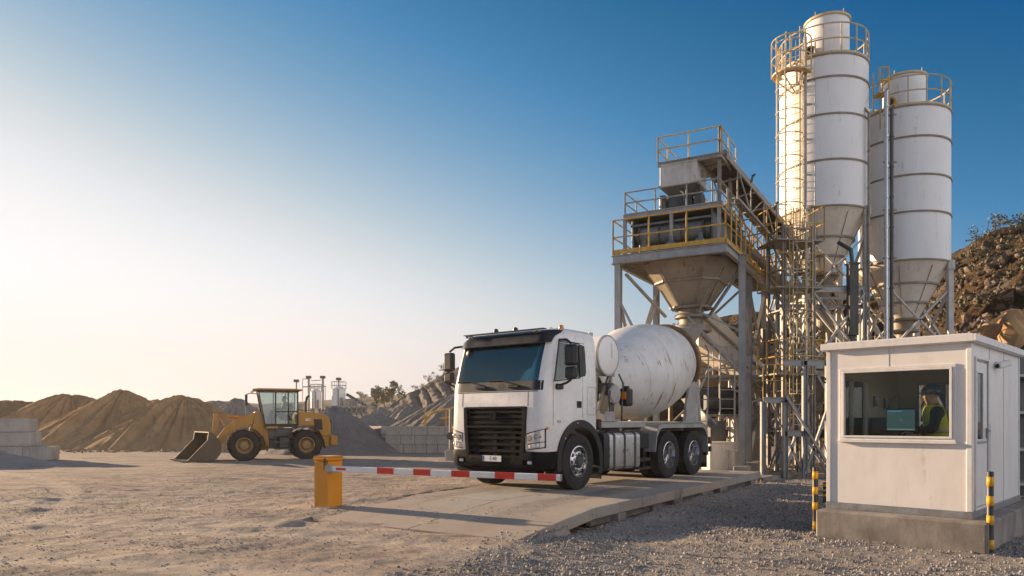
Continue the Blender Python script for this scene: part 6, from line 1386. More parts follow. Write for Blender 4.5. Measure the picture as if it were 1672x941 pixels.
# footings
for (x, y), lb, s_, h_ in (((1.65, -.10), 'square concrete footing under the front steel column at the weighbridge end', .26, .30), ((3.7, .12), 'long concrete footing behind the front column of the tower', .45, .32), ((5.7, 0), 'concrete footing under the rearmost walkway column', .3, .2), ((.12, 3.14), 'concrete footing under the left column behind the truck', .28, .1), ((3.7, 3.14), 'concrete footing under the rear left column behind the truck', .28, .1)):
    c_ = TW.matrix_basis @ Vector((x, y, 0)); m = MB(); m.box(-s_, s_, -s_*.8, s_*.8, -.1, h_, .02); o = m.build('footing', M['conc']); o.location = (c_.x, c_.y, 0); o.rotation_euler = (0, 0, TW.rotation_euler.z); tagp(o, lb, 'footing', 'concrete footings of the tower')
# ---- inclined conveyor
d2 = Vector((.741, .672, 0)); n2 = Vector((-.672, .741, 0)); A_ = Vector((6.25, 21.6, 8.92)); SL = -.40
CV = thing('belt_conveyor', 'long inclined belt conveyor climbing from behind the silos to the tower top', 'conveyor', tuple(A_), 0)
def cp_(s, t, h): return d2*s+n2*t+Vector((0, 0, SL*s+h))
LC = 16.5
m = MB()
for t in (-.42, .42): m.bar(cp_(-.6, t, 0), cp_(LC, t, 0), .05, .16); m.bar(cp_(0, t, -.85), cp_(LC, t, -.85), .06, .07)
m.build('truss_chord', M['steel_warm'], CV)
m = MB(); n_ = 22
for t in (-.42, .42):
    for i in range(n_):
        s0 = LC*i/n_; s1 = LC*(i+1)/n_; m.bar(cp_(s0, t, -.85), cp_(s0, t, 0), .035); m.bar(cp_(s0, t, -.85) if i % 2 else cp_(s0, t, 0), cp_(s1, t, 0) if i % 2 else cp_(s1, t, -.85), .032)
m.build('truss_web', M['steel_warm'], CV)
for h_, w_ in ((-.10, .05), (-.85, .035)):
    m = MB()
    for i in range(n_): s0 = LC*(i+.3)/n_; m.bar(cp_(s0, -.42, h_), cp_(s0, .42, h_), w_)
    m.build('cross_member', M['steel'], CV)
m = MB()
for hh in (.02, .09): m.loft([[cp_(s, -.36, hh+.05), cp_(s, -.2, hh), cp_(s, .2, hh), cp_(s, .36, hh+.05), cp_(s, .36, hh+.035), cp_(s, .2, hh-.015), cp_(s, -.2, hh-.015), cp_(s, -.36, hh+.035)] for s in (-.5, 4, 8, 12, LC)])
m.build('belt', M['rubberbelt'], CV)
m = MB(); m.cyl(cp_(-.55, -.38, .04), cp_(-.55, .38, .04), .17, 18); m.build('head_pulley', M['dark'], CV)
m = MB()
for i in range(12): s0 = .7+LC*i/12; m.bar(cp_(s0, -.46, .02), cp_(s0, -.50, .22), .05); m.cyl(cp_(s0, -.50, .20), cp_(s0+.05, -.55, .27), .035, 8)
m.build('idler_bracket', M['dark'], CV)
m = MB(); 
for i in range(15): s0 = LC*i/15; m.tube([cp_(s0, .5, -.75), cp_(s0, 1.0, -.75), cp_(s0, 1.0, .25)], .018, 5)
for h_ in (-.25, .25): m.tube([cp_(0, 1.0, h_), cp_(LC, 1.0, h_)], .018, 5)
m.build('conveyor_handrail', M['yellow_pale'], CV)
m = MB(); m.bar(cp_(0, .72, -.78), cp_(LC, .72, -.78), .5, .02); m.build('conveyor_walkway', M['steel_warm'], CV)
for s0 in (5.6, 10.5, 15.5):
    zt = A_.z+SL*s0-.85
    m = MB()
    for t in (-.42, .42): m.bar(cp_(s0, t, -.85), d2*(s0+.2)+n2*(t*1.8)+Vector((0, 0, -A_.z)), .12)
    m.bar(d2*(s0+.1)+n2*-.6+Vector((0, 0, -A_.z+zt*.5)), d2*(s0+.1)+n2*.6+Vector((0, 0, -A_.z+zt*.5)), .07); m.bar(d2*(s0+.15)+n2*-.7+Vector((0, 0, -A_.z+zt*.1)), d2*(s0+.1)+n2*.55+Vector((0, 0, -A_.z+zt*.5)), .06); m.build('trestle', M['steel_warm'], CV)
# ---- silos
def silo(label, cx, cy, r, rings, z_deck, z_joint, z_cone, r_out, neck_r, neck_top, neck_dx, legz, legs=True, cone_bands=(), lega=45, vsign=1):
    S = thing('cement_silo', label, 'silo', (cx, cy, 0), 0, 'white cement silos'); I = Matrix()
    # shell built of plates with very slightly different diameters
    zs = [z_joint]+sorted(rings)+[z_deck]; m = MB(); prof = []
    for i, (a, b) in enumerate(zip(zs[:-1], zs[1:])): e_ = .004*(i % 2); prof += [(r+e_, a+.012), (r+e_, b-.012), (r-.008, b-.006), (r-.008, b+.006)]
    m.lathe([(r-.02, z_joint)]+prof[:-2]+[(r*.995, z_deck), (r*.6, z_deck+.10), (0, z_deck+.12)], 72, I); sh_ = m.build('shell', M['silo'], S, smooth=30)
    for z in list(rings)+[z_joint, z_deck]:
        m = MB(); m.lathe([(r, z-.028), (r+.035, z-.025), (r+.035, z+.025), (r, z+.028)], 72, I, capped=False); m.build('ring_flange', M['band'], S, smooth=30)
    m = MB(); m.lathe([(r, z_joint-.02), (r*.93, z_joint-.15), (r_out, z_cone), (r_out*.98, z_cone-.02)], 64, I, capped=False); cn = m.build('cone', M['silo_cone'] if 'silo_cone' in M else M['cream'], S, smooth=30)
    for f_ in cone_bands:
        rr = r*.93+(r_out-r*.93)*f_; z = z_joint-.15+(z_cone-z_joint+.15)*f_; m = MB(); m.lathe([(rr-.01, z+.03), (rr+.05, z+.03), (rr+.05, z-.03), (rr-.03, z-.03)], 48, I, capped=False); m.build('cone_band', M['cream'], cn, smooth=30)
    m = MB()
    for i in range(8): a = i*math.pi/4+.2; m.bar((math.cos(a)*r*.935, math.sin(a)*r*.935, z_joint-.16), (math.cos(a)*(r_out+.01), math.sin(a)*(r_out+.01), z_cone), .015, .02)
    m.build('cone_seam', M['cream'], cn)
    m = MB(); m.lathe([(r_out, z_cone), (r_out+.09, z_cone-.01), (r_out+.09, z_cone-.07), (r_out*.8, z_cone-.09), (r_out*.75, z_cone-.35), (r_out+.02, z_cone-.37), (r_out+.02, z_cone-.44), (r_out*.5, z_cone-.46), (r_out*.45, z_cone-1.1), (0, z_cone-1.1)], 28, I, capped=False); m.build('outlet_valve', M['cream'], S, smooth=35)
    # neck / bag filter
    m = MB(); nr = neck_r; m.lathe([(nr, z_deck+.03), (nr, neck_top-.04), (nr*.98, neck_top+.02), (nr*.5, neck_top+.10), (0, neck_top+.12)], 48, Matrix.Translation((neck_dx, -.35, 0))); nk = m.build('dust_filter', M['silo'], S, smooth=35)
    m = MB(); m.lathe([(nr, neck_top-.05), (nr+.05, neck_top-.045), (nr+.05, neck_top+.02), (nr*.9, neck_top+.04)], 48, Matrix.Translation((neck_dx, -.35, 0)), capped=False)
    for a in (-2.5, -1.2, -.3, .8): m.cyl((neck_dx+math.cos(a)*(nr+.02), -.35+math.sin(a)*(nr+.02), neck_top), (neck_dx+math.cos(a)*(nr+.02), -.35+math.sin(a)*(nr+.02), neck_top+.14), .015, 6)
    m.build('filter_rim', M['yellow_pale'], nk, smooth=30)
    m = MB(); c_ = Vector((neck_dx-nr-.0, -.35-nr*.55, z_deck+.27)); m.cyl(c_+Vector((-.12, -.2, 0)), c_+Vector((.10, .12, 0)), .17, 20, .20); m.tube([c_+Vector((.2, .0, .05)), c_+Vector((.5, -.1, .15)), c_+Vector((.8, -.2, .5))], .03, 6); m.build('blower', M['yellow'], S, smooth=40)
    m = MB(); m.cyl(c_+Vector((-.125, -.21, 0)), c_+Vector((-.10, -.17, 0)), .11, 18); m.build('blower_inlet', M['black'], S)
    # top guard rail
    m = MB(); RR = r+.0; A = np.linspace(0, 2*math.pi, 49)[:-1]
    for h_ in (.48, .95): m.tube([(RR*math.cos(a), RR*math.sin(a), z_deck+h_) for a in A], .022, 6, closed=True)
    for a in A[::3]: m.tube([(RR*math.cos(a), RR*math.sin(a), z_deck-.05), (RR*math.cos(a), RR*math.sin(a), z_deck+.95)], .022, 6)
    m.lathe([(r+.02, z_deck+.0), (r+.02, z_deck+.09)], 60, I, capped=False); m.build('top_guardrail', M['yellow_pale'], S, smooth=40)
    # legs
    q_ = legz; ps = []
    for i in range(4):
        a = R(lega+90*i); rr = r*1.0; p = (rr*math.cos(a), rr*math.sin(a)); ps.append(p); m = MB(); m.box(p[0]-.085, p[0]+.085, p[1]-.085, p[1]+.085, 0, q_, .01); m.box(p[0]-.16, p[0]+.16, p[1]-.16, p[1]+.16, 0, .03); m.box(p[0]-.11, p[0]+.11, p[1]-.11, p[1]+.11, q_-.3, q_, .01); m.build('leg', M['steel_white'], S)
    lv = [q_-.9, q_-2.9, max(.3, q_-5.2)]
    for i in range(4):
        a, b = ps[i], ps[(i+1) % 4]
        for z0, z1 in zip(lv[:-1], lv[1:]):
            for (u, v) in ((z0, z1), (z1, z0)): br('brace', (*a, u), (*b, v), .08, 'steel_white', S)
        for z in lv[1:]: br('tie_beam', (*a, z), (*b, z), .10, 'steel_white', S)
    return S
S1 = silo('tallest white cement silo with caged ladder, nearest the conveyor', 10.16, 24.0, 1.34, (12.26, 11.11, 9.70), 12.96, 8.27, 6.38, .40, .66, 14.40, -.02, 8.35, cone_bands=(.40, .72))
S2 = silo('shorter white cement silo on the right with twin vertical pipes', 13.05, 24.5, 1.37, (10.6, 9.39, 8.23), 11.58, 6.71, 4.99, .45, .64, 12.80, -.16, 6.75, cone_bands=(.33, .70))
m = MB()
for z in (12.0, 12.6): pass
c0 = Vector((1.55, -.55, 12.35))
m.box(1.40, 1.72, -.85, -.45, 11.95, 12.0)
for dx, dy in ((1.42, -.84), (1.71, -.84), (1.71, -.46), (1.42, -.46)): m.tube([(dx, dy, 11.95), (dx, dy, 12.75)], .02, 6)
m.tube([(1.42, -.84, 12.75), (1.71, -.84, 12.75), (1.71, -.46, 12.75)], .02, 6); m.tube([(1.42, -.84, 12.35), (1.71, -.84, 12.35), (1.71, -.46, 12.35)], .02, 6); m.tube([(1.56, -.6, 12.0), (1.56, -.6, 10.9)], .02, 6); m.build('side_platform', M['yellow'], S1)
# caged ladder on the left of the tall silo (a part of it)
cxl, cyl_ = 8.66-10.16, 22.95-24.0
m = MB()
for dx in (-.20, .20): m.tube([(cxl+.22+dx*.8, cyl_+.28-dx*.8, 6.4), (cxl+.22+dx*.8, cyl_+.28-dx*.8, 14.0)], .022, 6)
for z in np.arange(6.5, 13.9, .30): m.tube([(cxl+.06, cyl_+.44, z), (cxl+.38, cyl_+.12, z)], .012, 5)
for z in (7.5, 9.0, 10.5, 12.0): m.tube([(cxl+.22, cyl_+.28, z), (cxl+.5, cyl_+.5, z)], .02, 5)
ld = m.build('ladder', M['yellow_pale'], S1)
m = MB(); A = [R(a) for a in range(60, 301, 20)]
ro = R(-45+180)
ac = math.atan2(.28, .22)
hoop = lambda z, r_=.40: [(cxl+r_*math.cos(ac+R(a)), cyl_+r_*math.sin(ac+R(a)), z) for a in range(35, 326, 15)]
for z in np.arange(6.9, 13.4, .72): m.tube(hoop(z), .018, 5)
for a in (50, 90, 135, 180, 225, 270, 310): m.tube([(cxl+.40*math.cos(ac+R(a)), cyl_+.40*math.sin(ac+R(a)), 6.9), (cxl+.40*math.cos(ac+R(a)), cyl_+.40*math.sin(ac+R(a)), 13.3)], .011, 5)
m.build('ladder_cage', M['yellow_pale'], ld)
m = MB(); arc = lambda r_, z: [(cxl+.1+r_*math.cos(ac+R(a)), cyl_+.1+r_*math.sin(ac+R(a)), z) for a in range(60, 301, 15)]
m.lathe([(.60, 12.42), (.60, 12.46), (.0, 12.46), (0, 12.42)], 28, Matrix.Translation((cxl+.1, cyl_+.1, 0))) if False else None
m.loft([arc(.58, 12.42), arc(.58, 12.47), arc(.30, 12.47), arc(.30, 12.42)], closed=False, caps=False)
for h_ in (12.95, 13.5): m.tube(arc(.58, h_), .022, 6)
for p in arc(.58, 12.42)[::3]: m.tube([p, (p[0], p[1], 13.5)], .022, 6)
for p in arc(.50, 12.42)[2:-2:5]: m.tube([p, (cxl+.5, cyl_+.5, 11.9)], .025, 6)
m.build('rest_platform', M['yellow_pale'], S1)
m = MB(); m.tube([(cxl+.50, cyl_+.0, 5.0), (cxl+.50, cyl_+.0, 13.6)], .05, 10); m.tube([(cxl+.78, cyl_-.05, 3.0), (cxl+.78, cyl_-.05, 13.4)], .03, 8)
for z in np.arange(6, 13.5, 1.1): m.box(cxl+.45, cxl+.83, cyl_-.04, cyl_+.04, z-.02, z+.02)
m.build('fill_pipe', M['steel'], S1)
# vertical pipes of the right silo
for px, r_, mt, z1, lb in ((1447, .065, 'alu', 11.95, 'light'), (1456, .055, 'dark', 11.4, 'dark')):
    Yp = 23.05; m = MB(); x = X(px, Yp)-13.05; m.tube([(x, Yp-24.5, .2), (x, Yp-24.5, z1), (x+.15, Yp-24.3, z1+.12)], r_, 12)
    for z in np.arange(1, z1, .95): m.lathe([(r_+.015, z), (r_+.015, z+.05)], 14, Matrix.Translation((x, Yp-24.5, 0)), capped=True)
    m.build('fill_pipe', M[mt], S2, smooth=40)
m = MB(); x = X(1447, 23.05)-13.05
for z in np.arange(2.2, 11.4, 1.5): m.box(x-.1, x+.32, -1.47, -1.43, z, z+.04); m.box(x+.1, x+.14, -1.45, -1.2, z, z+.04)
m.build('pipe_clamp', M['band'], S2)
VP = thing('vent_pipe', 'thin dark pipe running down between the two white silos', 'pipe', (X(1418.5, 22.9), 22.9, 0))
m = MB(); m.tube([(0, 0, 0), (0, 0, 11.2), (-.1, .1, 11.4)], .04, 8); m.build('pipe', M['steel_warm'], VP)
m = MB()
for z in np.arange(.8, 11, 1.15): m.lathe([(.055, z), (.055, z+.05)], 10)
m.build('pipe_coupling', M['band'], VP)
DD = thing('dust_duct', 'dark rectangular duct standing in front of the tall silo cone', 'duct', (X(1392, 22.3), 22.3, 0))
m = MB(); m.box(-.14, .14, -.12, .12, 4.2, 6.35, .01); m.box(-.06, .06, -.06, .06, 0, 4.2); m.box(-.17, .17, -.15, .15, 6.35, 6.40); m.build('duct_box', M['steel_dark'] if 'steel_dark' in M else M['dark'], DD)
m = MB(); m.tube([(0, 0, 6.38), (-.05, 0, 6.8), (-.3, .3, 7.1)], .06, 8); m.build('duct_pipe', M['dark'], DD)
# screw conveyor from the tall silo to the mixer deck
SW = thing('screw_conveyor', 'slanting tubular screw conveyor rising from the tall silo outlet to the tower deck', 'screw conveyor', (10.16, 24.0, 0))
m = MB(); m.cyl((.2, .0, 4.75), (-3.1, -.9, 7.3), .13, 18); m.build('screw_tube', M['cream'], SW, smooth=40)
m = MB(); m.cyl((-3.05, -.89, 7.25), (-3.5, -1.0, 7.6), .15, 14); m.build('motor', M['dark'], SW)
m = MB(); m.lathe([(.22, 5.3), (.22, 4.7), (.15, 4.5)], 18); m.build('inlet', M['cream'], SW)
# ---- lattice service tower with ladder in front of the silo
ST = thing('service_tower', 'slender lattice stair tower with yellow handrails between conveyor and tall silo', 'lattice tower', (X(1290, 22.2), 22.2, 0), R(8))
hw = .46
for a, b in ((-1, -1), (1, -1), (1, 1), (-1, 1)):
    m = MB(); m.chan((a*hw, b*hw, 0), (a*hw, b*hw, 7.4), .09, .09, .012, up=(1, 0, 0)); m.build('column', M['steel_warm'], ST)
zl = [.1, 1.3, 2.5, 3.7, 4.9, 6.1, 7.3]
for i, (z0, z1) in enumerate(zip(zl[:-1], zl[1:])):
    for (a, b), (c, d) in (((-1, -1), (1, -1)), ((1, -1), (1, 1)), ((1, 1), (-1, 1)), ((-1, 1), (-1, -1))):
        if i % 2: a, b, c, d = c, d, a, b
        br('brace', (a*hw, b*hw, z0), (c*hw, d*hw, z1), .05, 'steel_warm', ST); br('tie_beam', (a*hw, b*hw, z1), (c*hw, d*hw, z1), .06, 'steel_warm', ST)
m = MB()
for x in (-.2, .2): m.tube([(x, -hw-.08, .1), (x, -hw-.08, 7.9)], .02, 6)
for z in np.arange(.3, 7.8, .3): m.tube([(-.2, -hw-.08, z), (.2, -hw-.08, z)], .012, 5)
m.build('ladder', M['yellow_pale'], ST)
m = MB()
for z in np.arange(2.4, 7.8, .55): m.tube([(.36*math.cos(R(a)), -hw-.14+.36*math.sin(R(a))*1.0, z) for a in range(180, 361, 20)], .013, 5)
for a in (185, 225, 270, 315, 355): m.tube([(.36*math.cos(R(a)), -hw-.14+.36*math.sin(R(a)), 2.4), (.36*math.cos(R(a)), -hw-.14+.36*math.sin(R(a)), 7.8)], .010, 5)
m.build('ladder_cage', M['yellow_pale'], ST)
for z in (3.0, 5.55, 6.95):
    m = MB(); m.box(-.75, .75, -.6, .6, z-.03, z+.01); m.build('landing', M['steel_warm'], ST)
    railing('landing_rail', [(-.75, .6), (-.75, -.6), (-.3, -.6)], z, 1.0, 'yellow', ST, toe=False, step=.6, r=.018); railing('landing_rail', [(.3, -.6), (.75, -.6), (.75, .6)], z, 1.0, 'yellow', ST, toe=False, step=.6, r=.018)
# long tie beam on the silo legs' front
SB = thing('support_gantry', 'grey steel gantry crossing in front of the tall silo outlet', 'gantry', (X(1268, 22.3), 22.3, 0), 0)
w3 = X(1412, 22.3)-X(1268, 22.3)
for z in (5.62, 3.3):
    m = MB(); m.chan((0, 0, z), (w3, .1, z), .10, .20, .016); m.build('cross_beam', M['steel'], SB)
m = MB(); m.chan((0, .0, 5.1), (w3, .1, 5.1), .06, .1, .012); m.build('cross_beam', M['steel_warm'], SB)
for x in (.02, w3*.42, w3): m = MB(); m.chan((x, .05, 0), (x, .05, 5.6), .12, .12, .014, up=(1, 0, 0)); m.build('column', M['steel'], SB)
for p, q in (((.02, 0, 5.5), (w3*.42, 0, 3.4)), ((.02, 0, 3.4), (w3*.42, 0, 5.5)), ((w3*.42, 0, 5.5), (w3, 0, 3.4)), ((w3*.42, 0, 3.4), (w3, 0, 5.5)), ((.02, 0, 3.2), (w3*.42, 0, .3)), ((.02, 0, .3), (w3*.42, 0, 3.2)), ((w3*.42, 0, 3.2), (w3, 0, .3)), ((w3*.42, 0, .3), (w3, 0, 3.2))): br('brace', p, q, .08, 'steel', SB)
# ---- low frame right of the tower
LF = thing('low_steel_frame', 'low grey steel frame with a long diagonal strut beside the booth', 'steel frame', (X(1282, 20.8), 20.8, 0), 0)
fx_ = lambda px: X(px, 20.8)-X(1282, 20.8)
for x, z1 in ((0, 2.2), (fx_(1314), 3.3), (fx_(1246), 2.15), (fx_(1352), 3.3)): m = MB(); m.chan((x, 0, 0), (x, 0, z1), .13, .13, .014, up=(1, 0, 0)); m.build('column', M['steel'], LF)
for p, q in (((fx_(1246), 0, 2.2), (fx_(1286), 0, 2.2)), ((fx_(1278), 0, 3.25), (fx_(1356), 0, 3.25)), ((0, 0, 1.25), (fx_(1314), 0, 1.25))): m = MB(); m.chan(p, q, .09, .16, .014); m.build('cross_beam', M['steel'], LF)
for p, q in (((0, -.08, 2.3), (fx_(1358), -.08, .15)), ((0, .05, 1.2), (fx_(1314), .05, .1)), ((0, .05, .1), (fx_(1300), .05, 1.2)), ((fx_(1314), 0, 1.2), (fx_(1352), 0, .1)), ((fx_(1314), 0, .1), (fx_(1350), 0, 1.9))): br('brace', p, q, .09, 'steel', LF)
railing('frame_rail', [(fx_(1246), 0), (fx_(1282), 0)], 2.3, .9, 'yellow', LF, toe=False, step=.35, r=.016)
# ---- aggregate batching bins behind
AB = thing('aggregate_bins', 'row of weathered steel aggregate bins on a frame behind the tower columns', 'aggregate bins', (7.0, 26.2, 0), R(12))
for i in range(4):
    x = i*2.0; m = MB(); m.loft([[(x-.9, -.9, 4.1), (x+.9, -.9, 4.1), (x+.9, .9, 4.1), (x-.9, .9, 4.1)], [(x-.9, -.9, 3.5), (x+.9, -.9, 3.5), (x+.9, .9, 3.5), (x-.9, .9, 3.5)], [(x-.25, -.25, 2.3), (x+.25, -.25, 2.3), (x+.25, .25, 2.3), (x-.25, .25, 2.3)]], caps=False); m.build('bin', M['cream'], AB, solid=.02)
    m = MB(); m.box(x-.35, x+.35, -.35, .35, 1.95, 2.3, .02); m.cyl((x-.3, -.4, 2.0), (x-.7, -.6, 2.5), .05, 8); m.build('gate', M['steel_warm'], AB)
for i in range(5):
    for y in (-1.0, 1.0):
        m = MB(); x = -1+i*2.0; m.chan((x, y, 0), (x, y, 4.2), .12, .12, .014, up=(1, 0, 0)); m.build('column', M['steel_warm'], AB)
for y in (-1.0, 1.0):
    for z in (4.15, 3.3, 1.5): m = MB(); m.chan((-1, y, z), (7, y, z), .08, .14, .012); m.build('side_beam', M['steel_warm'], AB)
    for i in range(4): br('brace', (-1+2*i, y, 1.5), (1+2*i, y, 3.3), .06, 'steel_warm', AB); br('brace', (-1+2*i, y, 1.5), (1+2*i, y, .1), .06, 'steel_warm', AB)
m = MB(); m.box(-1.3, 7.6, -.35, .35, 1.15, 1.2); m.box(-1.3, 7.6, -.45, -.40, 1.0, 1.3); m.build('weigh_belt', M['rubberbelt'], AB)
railing('bin_rail', [(-1, -1.3), (7, -1.3)], 3.3, 1.0, 'yellow', AB, toe=False, step=.8, r=.02)
# cream chute gallery at the left end of the bins (seen above the truck's tail)
CG = thing('chute_gallery', 'cream sheeted sloping chute gallery right behind the mixer drum', 'chute', (X(1178, 23.5), 23.5, 0), R(10))
m = MB(); m.prism([(-.75, 5.0), (-.2, 5.05), (1.5, 3.4), (1.5, 2.9), (.9, 2.95), (-.75, 4.0)], .0, 1.1, 'y'); m.build('chute_casing', M['silo_cone'], CG, bevel=.01)
for p, q in (((-1.0, -.05, 5.2), (1.7, -.05, 3.0)), ((-1.0, -.05, 4.6), (1.4, -.05, 2.6)), ((-1.0, -.05, 5.2), (-1.0, -.05, 1.8)), ((-1.0, -.05, 3.0), (1.7, -.05, 3.0))): br('frame_bar', p, q, .09, 'steel_warm', CG)
m = MB()
for x in (-.15, .35): m.tube([(x, -.2, .6), (x, -.2, 3.9)], .03, 6)
for z in np.arange(.8, 3.8, .3): m.tube([(-.15, -.2, z), (.35, -.2, z)], .016, 5)
m.build('ladder', M['steel_white'], CG)
for x in (-.9, 1.5): m = MB(); m.chan((x, .1, 0), (x, .1, 4.6), .11, .11, .012, up=(1, 0, 0)); m.build('column', M['steel_warm'], CG)
for z_ in (3.0, 1.75): m = MB(); m.box(-.85, 1.2, -.1, 1.2, z_, z_+.08); m.build('platform', M['steel_warm'], CG)
railing('gallery_rail', [(-.85, -.1), (1.2, -.1)], 3.08, .9, 'steel_white', CG, toe=False, step=.5, r=.018)
m = MB(); m.box(-.6, .9, .3, 1.0, 1.83, 2.7, .03); m.cyl((-.5, .2, 2.2), (.8, .2, 2.2), .25, 16); m.build('pump_unit', M['dark'], CG, bevel=.01)
m = MB(); m.tube([(-.8, 0, 2.5), (-.5, -.1, 3.2), (.1, 0, 3.4), (.5, .1, 2.6), (1.1, 0, 2.4)], .04, 7); m.tube([(.6, -.1, .1), (.6, -.1, 1.7), (.9, 0, 2.2), (1.4, 0, 2.3)], .035, 7); m.build('hose', M['steel_white'], CG)
for (px, py0, py1, Y, w_, d_, nm, lb, cat, mt) in ((1172, 752, 722, 22.2, .78, .6, 'control_box', 'low white equipment box on the ground behind the truck tail', 'equipment box', 'silo_cone'), (1200, 752, 735, 21.9, .35, .5, 'control_box', 'smaller pale box right of the low white equipment box', 'equipment box', 'silo_cone'),
        (1168, 722, 688, 23.0, .5, .4, 'electric_cabinet', 'dark electric cabinet above the low white box', 'cabinet', 'dark'), (1212, 700, 660, 24.5, .6, .5, 'electric_cabinet', 'pale tall cabinet standing left of the tower front column', 'cabinet', 'steel_white'), (1228, 745, 690, 24.5, .5, .5, 'electric_cabinet', 'weathered cabinet between the two tower columns', 'cabinet', 'steel_warm')):
    o = thing(nm, lb, cat, (X(px, Y), Y, 0), R(10)); z1 = Z(py1, Y); z0 = .05
    m = MB(); m.box(-w_/2, w_/2, -d_/2, d_/2, z0, z1, .015); m.box(-w_/2-.02, w_/2+.02, -d_/2-.02, d_/2+.02, z1-.03, z1+.01); m.build('box_body', M[mt], o)
    m = MB(); m.box(-w_*.42, w_*.42, -d_/2-.012, -d_/2, z0+.08, z1-.08, .004); m.box(w_*.28, w_*.34, -d_/2-.03, -d_/2-.012, (z0+z1)/2-.05, (z0+z1)/2+.05); m.build('box_door', M[mt], o)
# pipe runs in the depth of the plant
rg = random.Random(12); pipes = []
for i in range(18):
    x = rg.uniform(6.8, 13.5); y = rg.uniform(23.5, 28); z0 = 0; z1 = rg.uniform(2.5, 4.9); P_ = [(0, 0, z0), (0, 0, z1), (rg.uniform(-1, 1), rg.uniform(-.4, .4), z1+rg.uniform(-.3, .3)), (rg.uniform(-1.6, 1.6), rg.uniform(-.8, .8), z1-rg.uniform(.5, 1.6))]
    pipes.append((x/y, x, y, P_, rg.choice((.03, .045, .06)), rg.choice((('steel_warm', 'weathered'), ('steel_white', 'pale'), ('yellow', 'yellow'), ('steel', 'grey'), ('cream', 'cream')))))
ORD = ('first', 'second', 'third', 'fourth', 'fifth', 'sixth', 'seventh', 'eighth', 'ninth', 'tenth', 'eleventh', 'twelfth', 'thirteenth', 'fourteenth', 'fifteenth', 'sixteenth', 'seventeenth', 'eighteenth')
for i, (_, x, y, P_, r_, (mt, cn_)) in enumerate(sorted(pipes, key=lambda t: t[0])):
    m = MB(); m.tube(P_, r_, 8); o = m.build('pipe', M[mt]); o.location = (x, y, 0)
    tagp(o, f"{'thin' if r_ < .04 else 'thick' if r_ > .05 else 'plain'} {cn_} bent pipe, {ORD[i]} from the left among those behind the tower", 'pipe', 'service pipes behind the tower')
# ---- rack right of booth
RK = thing('storage_rack', 'dark storage rack with pale shelves behind the right edge of the booth', 'rack', (X(1690, 15), 15, 0), R(20))
m = MB()
for x in (-.9, .9):
    for y in (0, .6): m.box(x-.03, x+.03, y-.03, y+.03, 0, 3.0)
m.box(-.9, .9, .6, .62, 0, 3.0); m.build('rack_frame', M['dark'], RK)
for z in (.3, 1.0, 1.75, 2.5): m = MB(); m.box(-.93, .93, -.02, .6, z, z+.05); m.build('shelf', M['steel'], RK)
# ---- yellow pipe frame and stand left of the truck
YF = thing('yellow_handrail', 'bent yellow pipe handrail by the dark rubble, left of the truck', 'handrail', (X(700, 40), 40, 0), 0)
m = MB(); zf = lambda py: Z(py, 40); xf_ = lambda px: X(px, 40)-X(700, 40)
m.tube([(xf_(690), 0, zf(692)), (xf_(705), 0, zf(674)), (xf_(712), 0, zf(672)), (xf_(736), 0, zf(668)), (xf_(746), 0, zf(664))], .07, 8); m.tube([(xf_(718), 0, zf(684)), (xf_(737), 0, zf(682))], .06, 8); m.build('rail', M['yellow'], YF)
m = MB()
for px in (694, 728, 741): m.tube([(xf_(px), 0, 0), (xf_(px), 0, zf(671))], .05, 6)
m.build('post', M['yellow'], YF)
VS = thing('valve_stand', 'rusty valve stand on a concrete foot just left of the truck cab', 'valve stand', (X(736, 30), 30, 0), 0)
m = MB(); m.tube([(0, 0, .3), (0, 0, Z(668, 30))], .07, 8); m.tube([(0, 0, Z(700, 30)), (.12, 0, Z(690, 30)), (.12, 0, Z(672, 30))], .04, 8); m.tube([(-.15, 0, .0), (-.1, 0, .35), (.0, 0, .5)], .04, 6); m.build('stand_pipe', M['steel_warm'], VS)
m = MB(); m.box(-.22, .22, -.2, .2, -.05, .42, .02); m.build('concrete_foot', M['conc'], VS); m = MB(); m.cyl((0, -.1, 1.0), (0, .1, 1.0), .16, 14); m.build('valve', M['dark'], VS)
# ---- far plant
def tank(label, px, py0, py1, w, Y, top_post=True):
    o = thing('storage_tank', label, 'tank', (X(px, Y), Y, 0), 0, 'far plant tanks'); r = w/2/F*Y; z0, z1 = Z(py1, Y), Z(py0, Y)
    m = MB(); m.lathe([(r, z0), (r, z1), (r*1.04, z1), (r*1.04, z1+.08), (r*.4, z1+.35), (0, z1+.4)], 28); m.build('tank_shell', M['silo'], o, smooth=30)
    m = MB()
    for a in np.linspace(0, 2*math.pi, 9)[:-1]: m.tube([(r*1.1*math.cos(a), r*1.1*math.sin(a), z1), (r*1.1*math.cos(a), r*1.1*math.sin(a), z1+1.0)], .035, 5)
    for h_ in (.5, 1.0): m.tube([(r*1.1*math.cos(a), r*1.1*math.sin(a), z1+h_) for a in np.linspace(0, 2*math.pi, 21)[:-1]], .03, 5, closed=True)
    m.build('tank_rail', M['steel'], o)
    m = MB(); m.tube([(r*.2, -r*1.1, z0), (r*.2, -r*1.1, z1)], .08, 6); m.box(r*.5, r*.8, -r*1.2, -r*.9, z0, z0+(z1-z0)*.5); m.build('tank_pipe', M['steel_warm'], o)
    m = MB()
    for a in (.8, 2.3, 3.9, 5.5): m.box(r*.9*math.cos(a)-.1, r*.9*math.cos(a)+.1, r*.9*math.sin(a)-.1, r*.9*math.sin(a)+.1, 0, z0)
    m.build('leg', M['steel_warm'], o)
tank('left one of two far white tanks on the skyline', 516, 640, 667, 17, 98); tank('right far white tank, the wider one', 553, 636, 664, 22, 96)
